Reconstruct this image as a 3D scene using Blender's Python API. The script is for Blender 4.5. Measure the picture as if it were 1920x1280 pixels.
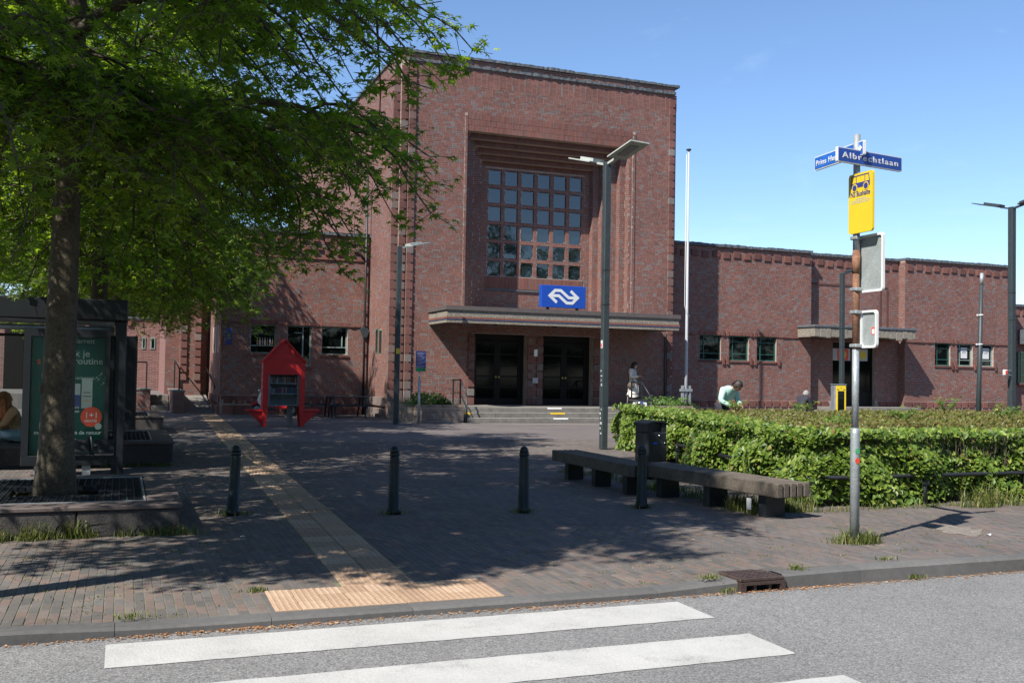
import bpy, bmesh, math, random
import numpy as np
from mathutils import Vector, Matrix

for o in list(bpy.data.objects):
    bpy.data.objects.remove(o)
scene = bpy.context.scene
COL = scene.collection
rnd = random.Random(7)
nrng = np.random.default_rng(11)
R = math.radians

# ------------------------------------------------------------------ camera
CAM_H = 1.70
FPX = 1880.0                       # focal length in pixels of the 1920 wide photograph
PITCH, ROLL, YAW = R(1.83), R(1.0), R(21.2)
fw = Vector((math.sin(YAW) * math.cos(PITCH), math.cos(YAW) * math.cos(PITCH), math.sin(PITCH)))
r0 = Vector((math.cos(YAW), -math.sin(YAW), 0))
u0 = r0.cross(fw)
cr = r0 * math.cos(ROLL) + u0 * math.sin(ROLL)
cu = u0 * math.cos(ROLL) - r0 * math.sin(ROLL)
cam_data = bpy.data.cameras.new('camera')
cam = bpy.data.objects.new('camera', cam_data)
COL.objects.link(cam)
cam_data.sensor_width = 36.0
cam_data.lens = FPX / 1920 * 36
cam_data.clip_start, cam_data.clip_end = 0.1, 1500
m3 = Matrix((cr, cu, -fw)).transposed()
cam.matrix_world = Matrix.Translation((0, 0, CAM_H)) @ m3.to_4x4()
scene.camera = cam
CP = Vector((0, 0, CAM_H))

# ------------------------------------------------------------------ sky, sun, exposure
SUN_EL = R(47)
SUN_AZ = Vector((-0.874, -0.485, 0)).normalized()      # horizontal direction towards the sun
world = bpy.data.worlds.new('World')
scene.world = world
world.use_nodes = True
wn = world.node_tree.nodes
wl = world.node_tree.links
wn.clear()
w_out = wn.new('ShaderNodeOutputWorld')
w_bg = wn.new('ShaderNodeBackground')
w_sky = wn.new('ShaderNodeTexSky')
w_sky.sky_type = 'NISHITA'
w_sky.sun_disc = False
w_sky.sun_elevation = SUN_EL
w_sky.sun_rotation = math.atan2(SUN_AZ.x, SUN_AZ.y)
w_sky.altitude = 0
w_sky.air_density = 0.9
w_sky.dust_density = 0.1
w_sky.ozone_density = 5.0
w_bg.inputs['Strength'].default_value = 0.10
# a few hardly visible wisps of cirrus
w_tc = wn.new('ShaderNodeTexCoord'); w_map = wn.new('ShaderNodeMapping'); w_map.inputs['Scale'].default_value = (2.0, 2.0, 6.0); w_map.inputs['Rotation'].default_value = (0.3, 0.2, 0.7)
w_n = wn.new('ShaderNodeTexNoise'); w_n.inputs['Scale'].default_value = 2.3; w_n.inputs['Detail'].default_value = 8.0; w_n.inputs['Roughness'].default_value = 0.62; w_n.inputs['Distortion'].default_value = 0.6
w_r = wn.new('ShaderNodeMapRange'); w_r.inputs['From Min'].default_value = 0.60; w_r.inputs['From Max'].default_value = 0.85; w_r.inputs['To Max'].default_value = 0.16
w_mx = wn.new('ShaderNodeMix'); w_mx.data_type = 'RGBA'; w_mx.inputs[7].default_value = (5.2, 6.4, 7.6, 1)
wl.new(w_tc.outputs['Generated'], w_map.inputs['Vector']); wl.new(w_map.outputs[0], w_n.inputs['Vector']); wl.new(w_n.outputs['Fac'], w_r.inputs['Value'])
wl.new(w_r.outputs[0], w_mx.inputs['Factor']); wl.new(w_sky.outputs['Color'], w_mx.inputs[6])
wl.new(w_mx.outputs[2], w_bg.inputs['Color'])
wl.new(w_bg.outputs['Background'], w_out.inputs['Surface'])

sd = bpy.data.lights.new('sun', 'SUN')
sd.energy = 5.0
sd.angle = R(0.53)
sd.color = (1.0, 0.955, 0.88)
so = bpy.data.objects.new('sun', sd)
COL.objects.link(so)
sdir = Vector((SUN_AZ.x * math.cos(SUN_EL), SUN_AZ.y * math.cos(SUN_EL), math.sin(SUN_EL)))
so.rotation_euler = sdir.to_track_quat('Z', 'Y').to_euler()
so.location = (-30, -20, 40)
vs = scene.view_settings
vs.view_transform = 'Standard'
vs.look = 'None'
vs.exposure = 0.95
vs.gamma = 1.0
vs.use_curve_mapping = False
scene.render.engine = 'CYCLES'
scene.cycles.max_bounces = 6
scene.cycles.diffuse_bounces = 3
scene.cycles.transparent_max_bounces = 6

# ------------------------------------------------------------------ placing helpers
def ray(px, py):
    return fw * FPX + cr * (px - 960) - cu * (py - 640)
def G(px, py, z=0.0):
    d = ray(px, py); return CP + d * ((z - CAM_H) / d.z)
def P(px, py, Y):
    d = ray(px, py); return CP + d * (Y / d.y)
def PX(px, Y, py=620):
    return P(px, py, Y).x
def PZ(px, py, Y):
    return P(px, py, Y).z
def sstep(a, b, x):
    t = min(1, max(0, (x - a) / (b - a))); return t * t * (3 - 2 * t)
def kerb_rise(x):
    return 0.075 * sstep(3.9, 5.6, x) + 0.03 * sstep(0.4, -0.8, x)
def zg(x, y):
    return kerb_rise(x) * (1 - sstep(7.2, 11.0, y))
ROAD_Z = -0.055

# ------------------------------------------------------------------ material helpers
def new_mat(name):
    m = bpy.data.materials.new(name)
    m.use_nodes = True
    nt = m.node_tree
    return m, nt, nt.nodes['Principled BSDF']
def N(nt, kind, **kw):
    n = nt.nodes.new(kind)
    for k, v in kw.items():
        if hasattr(n, k) and not k[0].isupper():
            setattr(n, k, v)
        else:
            n.inputs[k].default_value = v
    return n
def ramp(nt, stops, interp='LINEAR'):
    n = nt.nodes.new('ShaderNodeValToRGB')
    n.color_ramp.interpolation = interp
    el = n.color_ramp.elements
    while len(el) > 1:
        el.remove(el[0])
    el[0].position = stops[0][0]; el[0].color = (*stops[0][1], 1)
    for p, c in stops[1:]:
        e = el.new(p); e.color = (*c, 1)
    return n
def objco(nt):
    return nt.nodes.new('ShaderNodeTexCoord').outputs['Object']
def scol(c, f):
    return tuple(max(0, min(1, v * f)) for v in c)
def plain(name, col, rough=0.6, metal=0.0, var=0.25, scale=6.0, bump=0.15, spec=0.4, fine=60.0):
    m, nt, b = new_mat(name)
    co = objco(nt)
    n1 = N(nt, 'ShaderNodeTexNoise', Scale=scale, Detail=5.0, Roughness=0.65)
    n2 = N(nt, 'ShaderNodeTexNoise', Scale=fine, Detail=3.0)
    nt.links.new(co, n1.inputs['Vector']); nt.links.new(co, n2.inputs['Vector'])
    mx = N(nt, 'ShaderNodeMath', operation='ADD')
    nt.links.new(n1.outputs['Fac'], mx.inputs[0]); nt.links.new(n2.outputs['Fac'], mx.inputs[1])
    rp = ramp(nt, [(0.35, scol(col, 1 - var)), (0.65, scol(col, 1 + var))])
    hf = N(nt, 'ShaderNodeMath', operation='MULTIPLY'); hf.inputs[1].default_value = 0.5
    nt.links.new(mx.outputs[0], hf.inputs[0]); nt.links.new(hf.outputs[0], rp.inputs['Fac'])
    nt.links.new(rp.outputs['Color'], b.inputs['Base Color'])
    b.inputs['Roughness'].default_value = rough
    b.inputs['Metallic'].default_value = metal
    b.inputs['Specular IOR Level'].default_value = spec
    if bump:
        bp = N(nt, 'ShaderNodeBump', Strength=bump, Distance=0.01)
        nt.links.new(n2.outputs['Fac'], bp.inputs['Height'])
        nt.links.new(bp.outputs['Normal'], b.inputs['Normal'])
    return m
def tone_mat(name, stops, source='attr', rough=0.85, bump=0.4, fine=90, wear=0.35, spec=0.25, interp='LINEAR', blotch=None):
    """colour picked piece by piece: from the face attribute 'tone', the mesh island or the object"""
    m, nt, b = new_mat(name)
    if source == 'attr':
        a = nt.nodes.new('ShaderNodeAttribute'); a.attribute_name = 'tone'; f = a.outputs['Fac']
    elif source == 'island':
        f = nt.nodes.new('ShaderNodeNewGeometry').outputs['Random Per Island']
    else:
        f = nt.nodes.new('ShaderNodeObjectInfo').outputs['Random']
    rp = ramp(nt, stops, interp)
    nt.links.new(f, rp.inputs['Fac'])
    geo = nt.nodes.new('ShaderNodeNewGeometry')
    n1 = N(nt, 'ShaderNodeTexNoise', Scale=fine * 0.2, Detail=6.0, Roughness=0.7)
    n2 = N(nt, 'ShaderNodeTexNoise', Scale=0.8, Detail=4.0, Roughness=0.6)
    nt.links.new(geo.outputs['Position'], n1.inputs['Vector'])
    nt.links.new(geo.outputs['Position'], n2.inputs['Vector'])
    ad = N(nt, 'ShaderNodeMath', operation='ADD')
    nt.links.new(n1.outputs['Fac'], ad.inputs[0]); nt.links.new(n2.outputs['Fac'], ad.inputs[1])
    mr = N(nt, 'ShaderNodeMapRange'); mr.inputs['From Min'].default_value = 0.6; mr.inputs['From Max'].default_value = 1.4
    mr.inputs['To Min'].default_value = 1 - wear; mr.inputs['To Max'].default_value = 1 + wear
    nt.links.new(ad.outputs[0], mr.inputs['Value'])
    mul = N(nt, 'ShaderNodeVectorMath', operation='SCALE')
    nt.links.new(rp.outputs['Color'], mul.inputs[0]); nt.links.new(mr.outputs[0], mul.inputs['Scale'])
    colout = mul.outputs[0]
    if blotch:
        n3 = N(nt, 'ShaderNodeTexNoise', Scale=blotch[1], Detail=5.0, Roughness=0.7)
        nt.links.new(geo.outputs['Position'], n3.inputs['Vector'])
        r3 = ramp(nt, [(blotch[2], (0, 0, 0)), (blotch[2] + 0.12, (1, 1, 1))])
        nt.links.new(n3.outputs['Fac'], r3.inputs['Fac'])
        mm = nt.nodes.new('ShaderNodeMix'); mm.data_type = 'RGBA'
        fm = N(nt, 'ShaderNodeMath', operation='MULTIPLY'); fm.inputs[1].default_value = blotch[3]
        nt.links.new(r3.outputs['Color'], fm.inputs[0])
        nt.links.new(fm.outputs[0], mm.inputs['Factor'])
        nt.links.new(colout, mm.inputs[6]); mm.inputs[7].default_value = (*blotch[0], 1)
        colout = mm.outputs[2]
    nt.links.new(colout, b.inputs['Base Color'])
    b.inputs['Roughness'].default_value = rough
    b.inputs['Specular IOR Level'].default_value = spec
    bp = N(nt, 'ShaderNodeBump', Strength=bump, Distance=0.006)
    nt.links.new(n1.outputs['Fac'], bp.inputs['Height'])
    nt.links.new(bp.outputs['Normal'], b.inputs['Normal'])
    return m
def leaf_mat(name, stops, source='island', trans=0.45, rough=0.45, tint=(1.15, 1.2, 0.55)):
    m, nt, b = new_mat(name)
    if source == 'island':
        f = nt.nodes.new('ShaderNodeNewGeometry').outputs['Random Per Island']
    else:
        f = nt.nodes.new('ShaderNodeObjectInfo').outputs['Random']
    rp = ramp(nt, stops)
    nt.links.new(f, rp.inputs['Fac'])
    nt.links.new(rp.outputs['Color'], b.inputs['Base Color'])
    b.inputs['Roughness'].default_value = rough
    b.inputs['Specular IOR Level'].default_value = 0.4
    tr = nt.nodes.new('ShaderNodeBsdfTranslucent')
    mul = N(nt, 'ShaderNodeVectorMath', operation='MULTIPLY'); mul.inputs[1].default_value = tint
    nt.links.new(rp.outputs['Color'], mul.inputs[0]); nt.links.new(mul.outputs[0], tr.inputs['Color'])
    mx = nt.nodes.new('ShaderNodeMixShader'); mx.inputs[0].default_value = trans
    nt.links.new(b.outputs[0], mx.inputs[1]); nt.links.new(tr.outputs[0], mx.inputs[2])
    nt.links.new(mx.outputs[0], nt.nodes['Material Output'].inputs['Surface'])
    return m
def glass_mat(name, col, rough=0.03, spec=0.6, wob=0.0):
    m, nt, b = new_mat(name)
    b.inputs['Base Color'].default_value = (*col, 1)
    b.inputs['Roughness'].default_value = rough
    b.inputs['Specular IOR Level'].default_value = spec
    if wob:
        co = objco(nt)
        n = N(nt, 'ShaderNodeTexNoise', Scale=2.2, Detail=2.0); nt.links.new(co, n.inputs['Vector'])
        bp = N(nt, 'ShaderNodeBump', Strength=wob, Distance=0.02)
        nt.links.new(n.outputs['Fac'], bp.inputs['Height']); nt.links.new(bp.outputs['Normal'], b.inputs['Normal'])
    return m

BR = [(0.0, (0.136, 0.062, 0.052)), (0.25, (0.160, 0.070, 0.057)), (0.5, (0.182, 0.080, 0.063)), (0.64, (0.150, 0.073, 0.063)),
      (0.72, (0.132, 0.086, 0.079)), (0.88, (0.138, 0.108, 0.104)), (1.0, (0.162, 0.132, 0.124))]
M = {}
M['brick'] = tone_mat('brick_red_mix', BR, 'attr', bump=.2, wear=.28, blotch=((0.115, 0.07, 0.062), 0.35, 0.55, 0.35))
M['brick_one'] = tone_mat('brick_red_single', BR, 'object', bump=.2, wear=.28, blotch=((0.115, 0.07, 0.062), 0.35, 0.55, 0.35))
M['mortar'] = plain('mortar', (0.30, 0.235, 0.20), 0.95, var=0.25, scale=3)
M['block'] = tone_mat('quoin_brown', [(0, (0.11, 0.05, 0.044)), (0.6, (0.15, 0.07, 0.058)), (0.85, (0.14, 0.10, 0.088)), (1, (0.155, 0.135, 0.125))], 'object', bump=.8)
M['dentil'] = tone_mat('dentil_red', [(0, (0.10, 0.046, 0.04)), (1, (0.165, 0.072, 0.058))], 'object')
M['grey_brick'] = tone_mat('planter_brick', [(0, (0.16, 0.115, 0.09)), (0.5, (0.23, 0.175, 0.14)), (1, (0.30, 0.25, 0.21))], 'attr')
M['slate'] = plain('slate_coping', (0.075, 0.085, 0.095), 0.75, var=0.5, scale=9, bump=0.6, fine=30)
M['roof'] = plain('roof_felt', (0.07, 0.07, 0.07), 0.9)
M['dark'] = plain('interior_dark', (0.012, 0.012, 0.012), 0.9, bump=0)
M['door'] = plain('door_dark_brown', (0.009, 0.007, 0.006), 0.6, var=0.3, spec=.2)
M['glass'] = glass_mat('window_glass', (0.004, 0.006, 0.006), 0.02, 0.42, 0.02)
M['glass_door'] = glass_mat('door_glass', (0.003, 0.004, 0.004), 0.05, 0.16)
M['glass_up'] = glass_mat('hall_glass', (0.008, 0.014, 0.018), 0.03, 1.0, 0.10)
M['glass_up'].node_tree.nodes['Principled BSDF'].inputs['IOR'].default_value = 1.62
M['frame_green'] = plain('frame_green', (0.02, 0.085, 0.068), 0.45, var=0.2)
M['frame_pale'] = plain('frame_pale_green', (0.20, 0.26, 0.24), 0.5, var=0.2)
M['brass'] = plain('brass', (0.45, 0.33, 0.12), 0.35, metal=0.9, bump=0)
M['step'] = plain('step_stone', (0.15, 0.14, 0.125), 0.9, var=0.35, scale=4, bump=0.4, fine=120)
M['pebble'] = plain('pebble_concrete', (0.19, 0.168, 0.138), 0.95, var=0.6, scale=22, bump=1.0, fine=30)
M['cap_metal'] = plain('roof_edge_brown', (0.09, 0.075, 0.07), 0.5, var=0.2)
M['mosaic_orange'] = plain('mosaic_orange', (0.20, 0.075, 0.045), 0.5, var=0.35, scale=20)
M['mosaic_blue'] = plain('mosaic_blue', (0.05, 0.055, 0.10), 0.45, var=0.4, scale=20)
M['soffit'] = plain('soffit', (0.34, 0.31, 0.26), 0.9)
M['white'] = plain('white_paint', (0.72, 0.72, 0.70), 0.5, var=0.08)
M['road_white'] = plain('road_paint', (0.36, 0.355, 0.34), 0.8, var=0.13, scale=2.2, bump=0.4, fine=70)
def worn_paint():
    m = M['road_white']; nt = m.node_tree; b = nt.nodes['Principled BSDF']
    src = b.inputs['Base Color'].links[0].from_socket
    co = objco(nt)
    n1 = N(nt, 'ShaderNodeTexNoise', Scale=95.0, Detail=4.0, Roughness=0.8); n2 = N(nt, 'ShaderNodeTexNoise', Scale=1.6, Detail=5.0, Roughness=0.7)
    nt.links.new(co, n1.inputs['Vector']); nt.links.new(co, n2.inputs['Vector'])
    ad = N(nt, 'ShaderNodeMath', operation='ADD'); nt.links.new(n1.outputs['Fac'], ad.inputs[0]); nt.links.new(n2.outputs['Fac'], ad.inputs[1])
    rp = ramp(nt, [(0.545, (0, 0, 0)), (0.61, (1, 1, 1))]); hf = N(nt, 'ShaderNodeMath', operation='MULTIPLY'); hf.inputs[1].default_value = .5
    nt.links.new(ad.outputs[0], hf.inputs[0]); nt.links.new(hf.outputs[0], rp.inputs['Fac'])
    fm = N(nt, 'ShaderNodeMath', operation='MULTIPLY'); fm.inputs[1].default_value = .75; nt.links.new(rp.outputs['Color'], fm.inputs[0])
    mx = nt.nodes.new('ShaderNodeMix'); mx.data_type = 'RGBA'; nt.links.new(fm.outputs[0], mx.inputs['Factor'])
    nt.links.new(src, mx.inputs[6]); mx.inputs[7].default_value = (.13, .128, .125, 1); nt.links.new(mx.outputs[2], b.inputs['Base Color'])
worn_paint()
M['yellow'] = plain('yellow_paint', (0.75, 0.48, 0.02), 0.5, var=0.15)
M['sign_yellow'] = plain('sign_yellow', (0.56, 0.41, 0.025), 0.35, var=0.05, bump=0)
M['sign_blue'] = plain('sign_blue', (0.010, 0.055, 0.32), 0.35, var=0.06, bump=0)
M['street_blue'] = plain('street_sign_blue', (0.018, 0.06, 0.27), 0.4, var=0.12, bump=0)
M['print_blue'] = plain('print_dark_blue', (0.03, 0.04, 0.17), 0.4, var=0.05, bump=0)
M['print_white'] = plain('print_white', (0.55, 0.56, 0.56), 0.45, var=0.04, bump=0)
M['print_red'] = plain('print_red', (0.62, 0.06, 0.03), 0.4, var=0.05, bump=0)
M['print_black'] = plain('print_black', (0.02, 0.02, 0.025), 0.5, var=0.05, bump=0)
M['print_grey'] = plain('print_grey', (0.35, 0.36, 0.37), 0.5, var=0.05, bump=0)
M['galv'] = plain('galvanised', (0.30, 0.325, 0.335), 0.45, metal=0.45, var=0.25, scale=9)
M['rust'] = plain('rust', (0.17, 0.085, 0.05), 0.9, var=0.45, scale=14)
M['alu_back'] = plain('sign_back', (0.27, 0.30, 0.30), 0.5, metal=0.2, var=0.2, scale=4)
M['black'] = plain('black_steel', (0.014, 0.016, 0.019), 0.45, var=0.3)
M['bollard'] = plain('bollard_green_black', (0.008, 0.013, 0.011), 0.45, var=0.35, spec=.3)
M['post_grey'] = plain('lamp_post_grey', (0.028, 0.037, 0.04), 0.5, var=0.25, scale=8)
M['lamp_pale'] = plain('lamp_head_pale', (0.33, 0.35, 0.32), 0.5, var=0.15)
M['lamp_glass'] = glass_mat('lamp_glass', (0.045, 0.05, 0.045), 0.15)
M['shelter'] = plain('shelter_grey', (0.010, 0.012, 0.015), 0.45, var=0.2, spec=.3)
M['red'] = plain('library_red', (0.46, 0.016, 0.016), 0.55, var=0.18, scale=5)
M['pale_panel'] = plain('pale_panel', (0.15, 0.19, 0.21), 0.6)
M['wood'] = plain('bench_wood', (0.088, 0.072, 0.056), 0.85, var=0.45, scale=5, bump=0.5)
M['concrete'] = plain('concrete', (0.16, 0.15, 0.14), 0.95, var=0.35, scale=3, bump=0.5, fine=80)
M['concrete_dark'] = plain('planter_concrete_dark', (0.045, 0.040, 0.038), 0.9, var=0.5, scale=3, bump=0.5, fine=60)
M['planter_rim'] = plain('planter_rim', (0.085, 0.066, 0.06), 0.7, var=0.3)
M['drain'] = plain('drain_iron', (0.06, 0.04, 0.034), 0.6, metal=0.3, var=0.4, scale=12)
M['bark'] = plain('bark', (0.068, 0.056, 0.038), 0.95, var=0.5, scale=7, bump=0.9, fine=35)
M['soil'] = plain('soil', (0.055, 0.045, 0.03), 1.0, var=0.4)
M['leaf'] = leaf_mat('leaf_star', [(0, (0.055, 0.105, 0.016)), (0.5, (0.085, 0.15, 0.022)), (0.8, (0.12, 0.19, 0.028)), (1, (0.19, 0.26, 0.045))], trans=.6, tint=(2.5, 2.3, 0.7))
M['leaf_one'] = leaf_mat('leaf_star_single', [(0, (0.055, 0.105, 0.016)), (0.5, (0.085, 0.15, 0.022)), (1, (0.15, 0.22, 0.035))], 'object', trans=.6, tint=(2.5, 2.3, 0.7))
M['leaf_far'] = leaf_mat('leaf_far', [(0, (0.07, 0.12, 0.02)), (1, (0.15, 0.20, 0.045))])
M['hedge'] = leaf_mat('hedge_leaf', [(0, (0.05, 0.10, 0.012)), (0.45, (0.10, 0.165, 0.02)), (0.85, (0.17, 0.235, 0.03)), (0.95, (0.25, 0.29, 0.06)), (1, (0.20, 0.13, 0.05))], trans=0.35)
M['hedge_top'] = leaf_mat('shrub_leaf', [(0, (0.09, 0.065, 0.02)), (0.5, (0.15, 0.11, 0.032)), (0.85, (0.13, 0.115, 0.03)), (1, (0.14, 0.16, 0.035))], trans=0.25)
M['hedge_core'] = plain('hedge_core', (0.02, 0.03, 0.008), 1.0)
M['shrub'] = leaf_mat('planter_leaf', [(0, (0.05, 0.11, 0.02)), (1, (0.13, 0.22, 0.05))], trans=0.3)
M['grass'] = leaf_mat('grass_blade', [(0, (0.06, 0.09, 0.02)), (0.6, (0.11, 0.14, 0.03)), (1, (0.26, 0.22, 0.09))], trans=0.3)
M['skin'] = plain('skin', (0.45, 0.24, 0.17), 0.55, var=0.08, bump=0)
M['hair_dark'] = plain('hair_dark', (0.025, 0.017, 0.013), 0.6, var=0.4, scale=40)
M['hair_grey'] = plain('hair_grey', (0.20, 0.195, 0.185), 0.7, var=0.3, scale=40)
M['hair_red'] = plain('hair_auburn', (0.40, 0.13, 0.045), 0.55, var=0.5, scale=30)
M['coat'] = plain('coat_beige', (0.60, 0.55, 0.48), 0.9, var=0.12)
M['mint'] = plain('sweater_mint', (0.36, 0.55, 0.48), 0.95, var=0.1, fine=150)
M['navy'] = plain('jacket_navy', (0.022, 0.022, 0.032), 0.9, var=0.2)
M['denim'] = plain('denim_pale', (0.42, 0.48, 0.53), 0.9, var=0.15)
M['tan'] = plain('tan_cloth', (0.36, 0.22, 0.11), 0.9, var=0.15)
M['pink'] = plain('pink_shoe', (0.62, 0.25, 0.27), 0.7, var=0.3, scale=30)
M['poster'] = plain('poster_green', (0.010, 0.062, 0.052), 0.25, var=0.25, scale=1.2, bump=0)
M['chrome'] = plain('chrome', (0.5, 0.5, 0.52), 0.2, metal=1.0, var=0.1, bump=0)

# paving: pieces near the camera are geometry, far ones are drawn by this material
PV = [(0.0, (0.082, 0.077, 0.073)), (0.35, (0.108, 0.094, 0.084)), (0.6, (0.137, 0.098, 0.082)), (0.8, (0.102, 0.097, 0.094)), (1.0, (0.148, 0.116, 0.098))]
M['paver'] = tone_mat('paver_mix', PV, 'attr', rough=0.8, wear=0.3, blotch=((0.115, 0.104, 0.098), 0.55, 0.52, 0.35))
M['paver_one'] = tone_mat('paver_mix_single', PV, 'object', rough=0.8, wear=0.3, blotch=((0.115, 0.104, 0.098), 0.55, 0.52, 0.35))
def paving_mat():
    m, nt, b = new_mat('paving_far')
    co = objco(nt)
    bt = N(nt, 'ShaderNodeTexBrick', Scale=1.0, offset=0.5)
    bt.inputs['Brick Width'].default_value = 0.206; bt.inputs['Row Height'].default_value = 0.092
    bt.inputs['Mortar Size'].default_value = 0.004; bt.inputs['Bias'].default_value = 0.0
    bt.inputs['Color1'].default_value = (0.095, 0.086, 0.084, 1); bt.inputs['Color2'].default_value = (0.122, 0.096, 0.089, 1)
    bt.inputs['Mortar'].default_value = (0.06, 0.055, 0.05, 1)
    nt.links.new(co, bt.inputs['Vector'])
    n1 = N(nt, 'ShaderNodeTexNoise', Scale=0.5, Detail=5.0); nt.links.new(co, n1.inputs['Vector'])
    mr = N(nt, 'ShaderNodeMapRange'); mr.inputs['To Min'].default_value = 0.7; mr.inputs['To Max'].default_value = 1.35
    nt.links.new(n1.outputs['Fac'], mr.inputs['Value'])
    mul = N(nt, 'ShaderNodeVectorMath', operation='SCALE')
    nt.links.new(bt.outputs['Color'], mul.inputs[0]); nt.links.new(mr.outputs[0], mul.inputs['Scale'])
    nt.links.new(mul.outputs[0], b.inputs['Base Color']); b.inputs['Roughness'].default_value = 0.85
    return m
M['paving'] = paving_mat()
M['joint'] = plain('joint_sand_moss', (0.115, 0.118, 0.07), 1.0, var=0.55, scale=1.2)
def asphalt_mat():
    m, nt, b = new_mat('asphalt')
    co = objco(nt)
    v = N(nt, 'ShaderNodeTexVoronoi', Scale=75.0); nt.links.new(co, v.inputs['Vector'])
    n1 = N(nt, 'ShaderNodeTexNoise', Scale=0.7, Detail=6.0, Roughness=0.65); nt.links.new(co, n1.inputs['Vector'])
    n2 = N(nt, 'ShaderNodeTexNoise', Scale=85.0, Detail=3.0, Roughness=0.85); nt.links.new(co, n2.inputs['Vector'])
    r1 = ramp(nt, [(0.34, (0.035, 0.035, 0.036)), (0.5, (0.135, 0.132, 0.13)), (0.66, (0.36, 0.35, 0.34))])
    nt.links.new(n2.outputs['Fac'], r1.inputs['Fac'])
    mx = nt.nodes.new('ShaderNodeMix'); mx.data_type = 'RGBA'; mx.inputs['Factor'].default_value = 0.45
    nt.links.new(r1.outputs['Color'], mx.inputs[6])
    r2 = ramp(nt, [(0, (0.05, 0.05, 0.05)), (1, (0.25, 0.245, 0.24))])
    sx = nt.nodes.new('ShaderNodeSeparateColor'); nt.links.new(v.outputs['Color'], sx.inputs[0])
    nt.links.new(sx.outputs[0], r2.inputs['Fac']); nt.links.new(r2.outputs['Color'], mx.inputs[7])
    mr = N(nt, 'ShaderNodeMapRange'); mr.inputs['From Min'].default_value = 0.25; mr.inputs['From Max'].default_value = 0.75
    mr.inputs['To Min'].default_value = 0.85; mr.inputs['To Max'].default_value = 1.15
    nt.links.new(n1.outputs['Fac'], mr.inputs['Value'])
    mul = N(nt, 'ShaderNodeVectorMath', operation='SCALE')
    nt.links.new(mx.outputs[2], mul.inputs[0]); nt.links.new(mr.outputs[0], mul.inputs['Scale'])
    nt.links.new(mul.outputs[0], b.inputs['Base Color'])
    b.inputs['Roughness'].default_value = 0.9
    bp = N(nt, 'ShaderNodeBump', Strength=0.8, Distance=0.006); nt.links.new(n2.outputs['Fac'], bp.inputs['Height'])
    nt.links.new(bp.outputs['Normal'], b.inputs['Normal'])
    return m
M['asphalt'] = asphalt_mat()
M['tactile'] = tone_mat('tactile_tile', [(0, (0.275, 0.185, 0.122)), (0.6, (0.325, 0.222, 0.148)), (1, (0.37, 0.265, 0.185))], 'object', rough=0.85, wear=0.22)
M['kerb'] = tone_mat('kerb_concrete', [(0, (0.082, 0.08, 0.078)), (1, (0.11, 0.106, 0.102))], 'object', rough=0.9, wear=0.3)
def brick_tex(name):
    m, nt, b = new_mat(name)
    tc = nt.nodes.new('ShaderNodeNewGeometry')
    sp = nt.nodes.new('ShaderNodeSeparateXYZ'); nt.links.new(tc.outputs['Position'], sp.inputs[0])
    ad = N(nt, 'ShaderNodeMath', operation='ADD'); nt.links.new(sp.outputs[0], ad.inputs[0]); nt.links.new(sp.outputs[1], ad.inputs[1])
    cb = nt.nodes.new('ShaderNodeCombineXYZ'); nt.links.new(ad.outputs[0], cb.inputs[0]); nt.links.new(sp.outputs[2], cb.inputs[1])
    bt = N(nt, 'ShaderNodeTexBrick', Scale=1.0, offset=0.37)
    bt.inputs['Brick Width'].default_value = 0.28; bt.inputs['Row Height'].default_value = 0.080; bt.inputs['Mortar Size'].default_value = 0.006
    bt.inputs['Color1'].default_value = (0.13, 0.05, 0.045, 1); bt.inputs['Color2'].default_value = (0.19, 0.083, 0.068, 1)
    bt.inputs['Mortar'].default_value = (0.24, 0.20, 0.18, 1)
    nt.links.new(cb.outputs[0], bt.inputs['Vector'])
    nt.links.new(bt.outputs['Color'], b.inputs['Base Color']); b.inputs['Roughness'].default_value = 0.9
    bp = N(nt, 'ShaderNodeBump', Strength=0.5, Distance=0.01); bp.invert = True
    nt.links.new(bt.outputs['Fac'], bp.inputs['Height']); nt.links.new(bp.outputs['Normal'], b.inputs['Normal'])
    return m
M['brick_far'] = brick_tex('brick_far')

# ------------------------------------------------------------------ object helpers
def link(name, data, parent=None, kind=None, label=None):
    o = bpy.data.objects.new(name, data)
    COL.objects.link(o)
    if parent: o.parent = parent
    if kind: o['kind'] = kind
    if label: o['label'] = label
    return o
def thing(name, label, cat, loc=(0, 0, 0), rz=0.0, group=None, data=None):
    o = bpy.data.objects.new(name, data)
    COL.objects.link(o)
    o.location = loc; o.rotation_euler = (0, 0, rz)
    o['label'] = label; o['category'] = cat
    if group: o['group'] = group
    return o
def copy_tree(o, parent=None):
    c = o.copy(); COL.objects.link(c)
    c.parent = parent
    for ch in o.children:
        copy_tree(ch, c)
    return c

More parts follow.
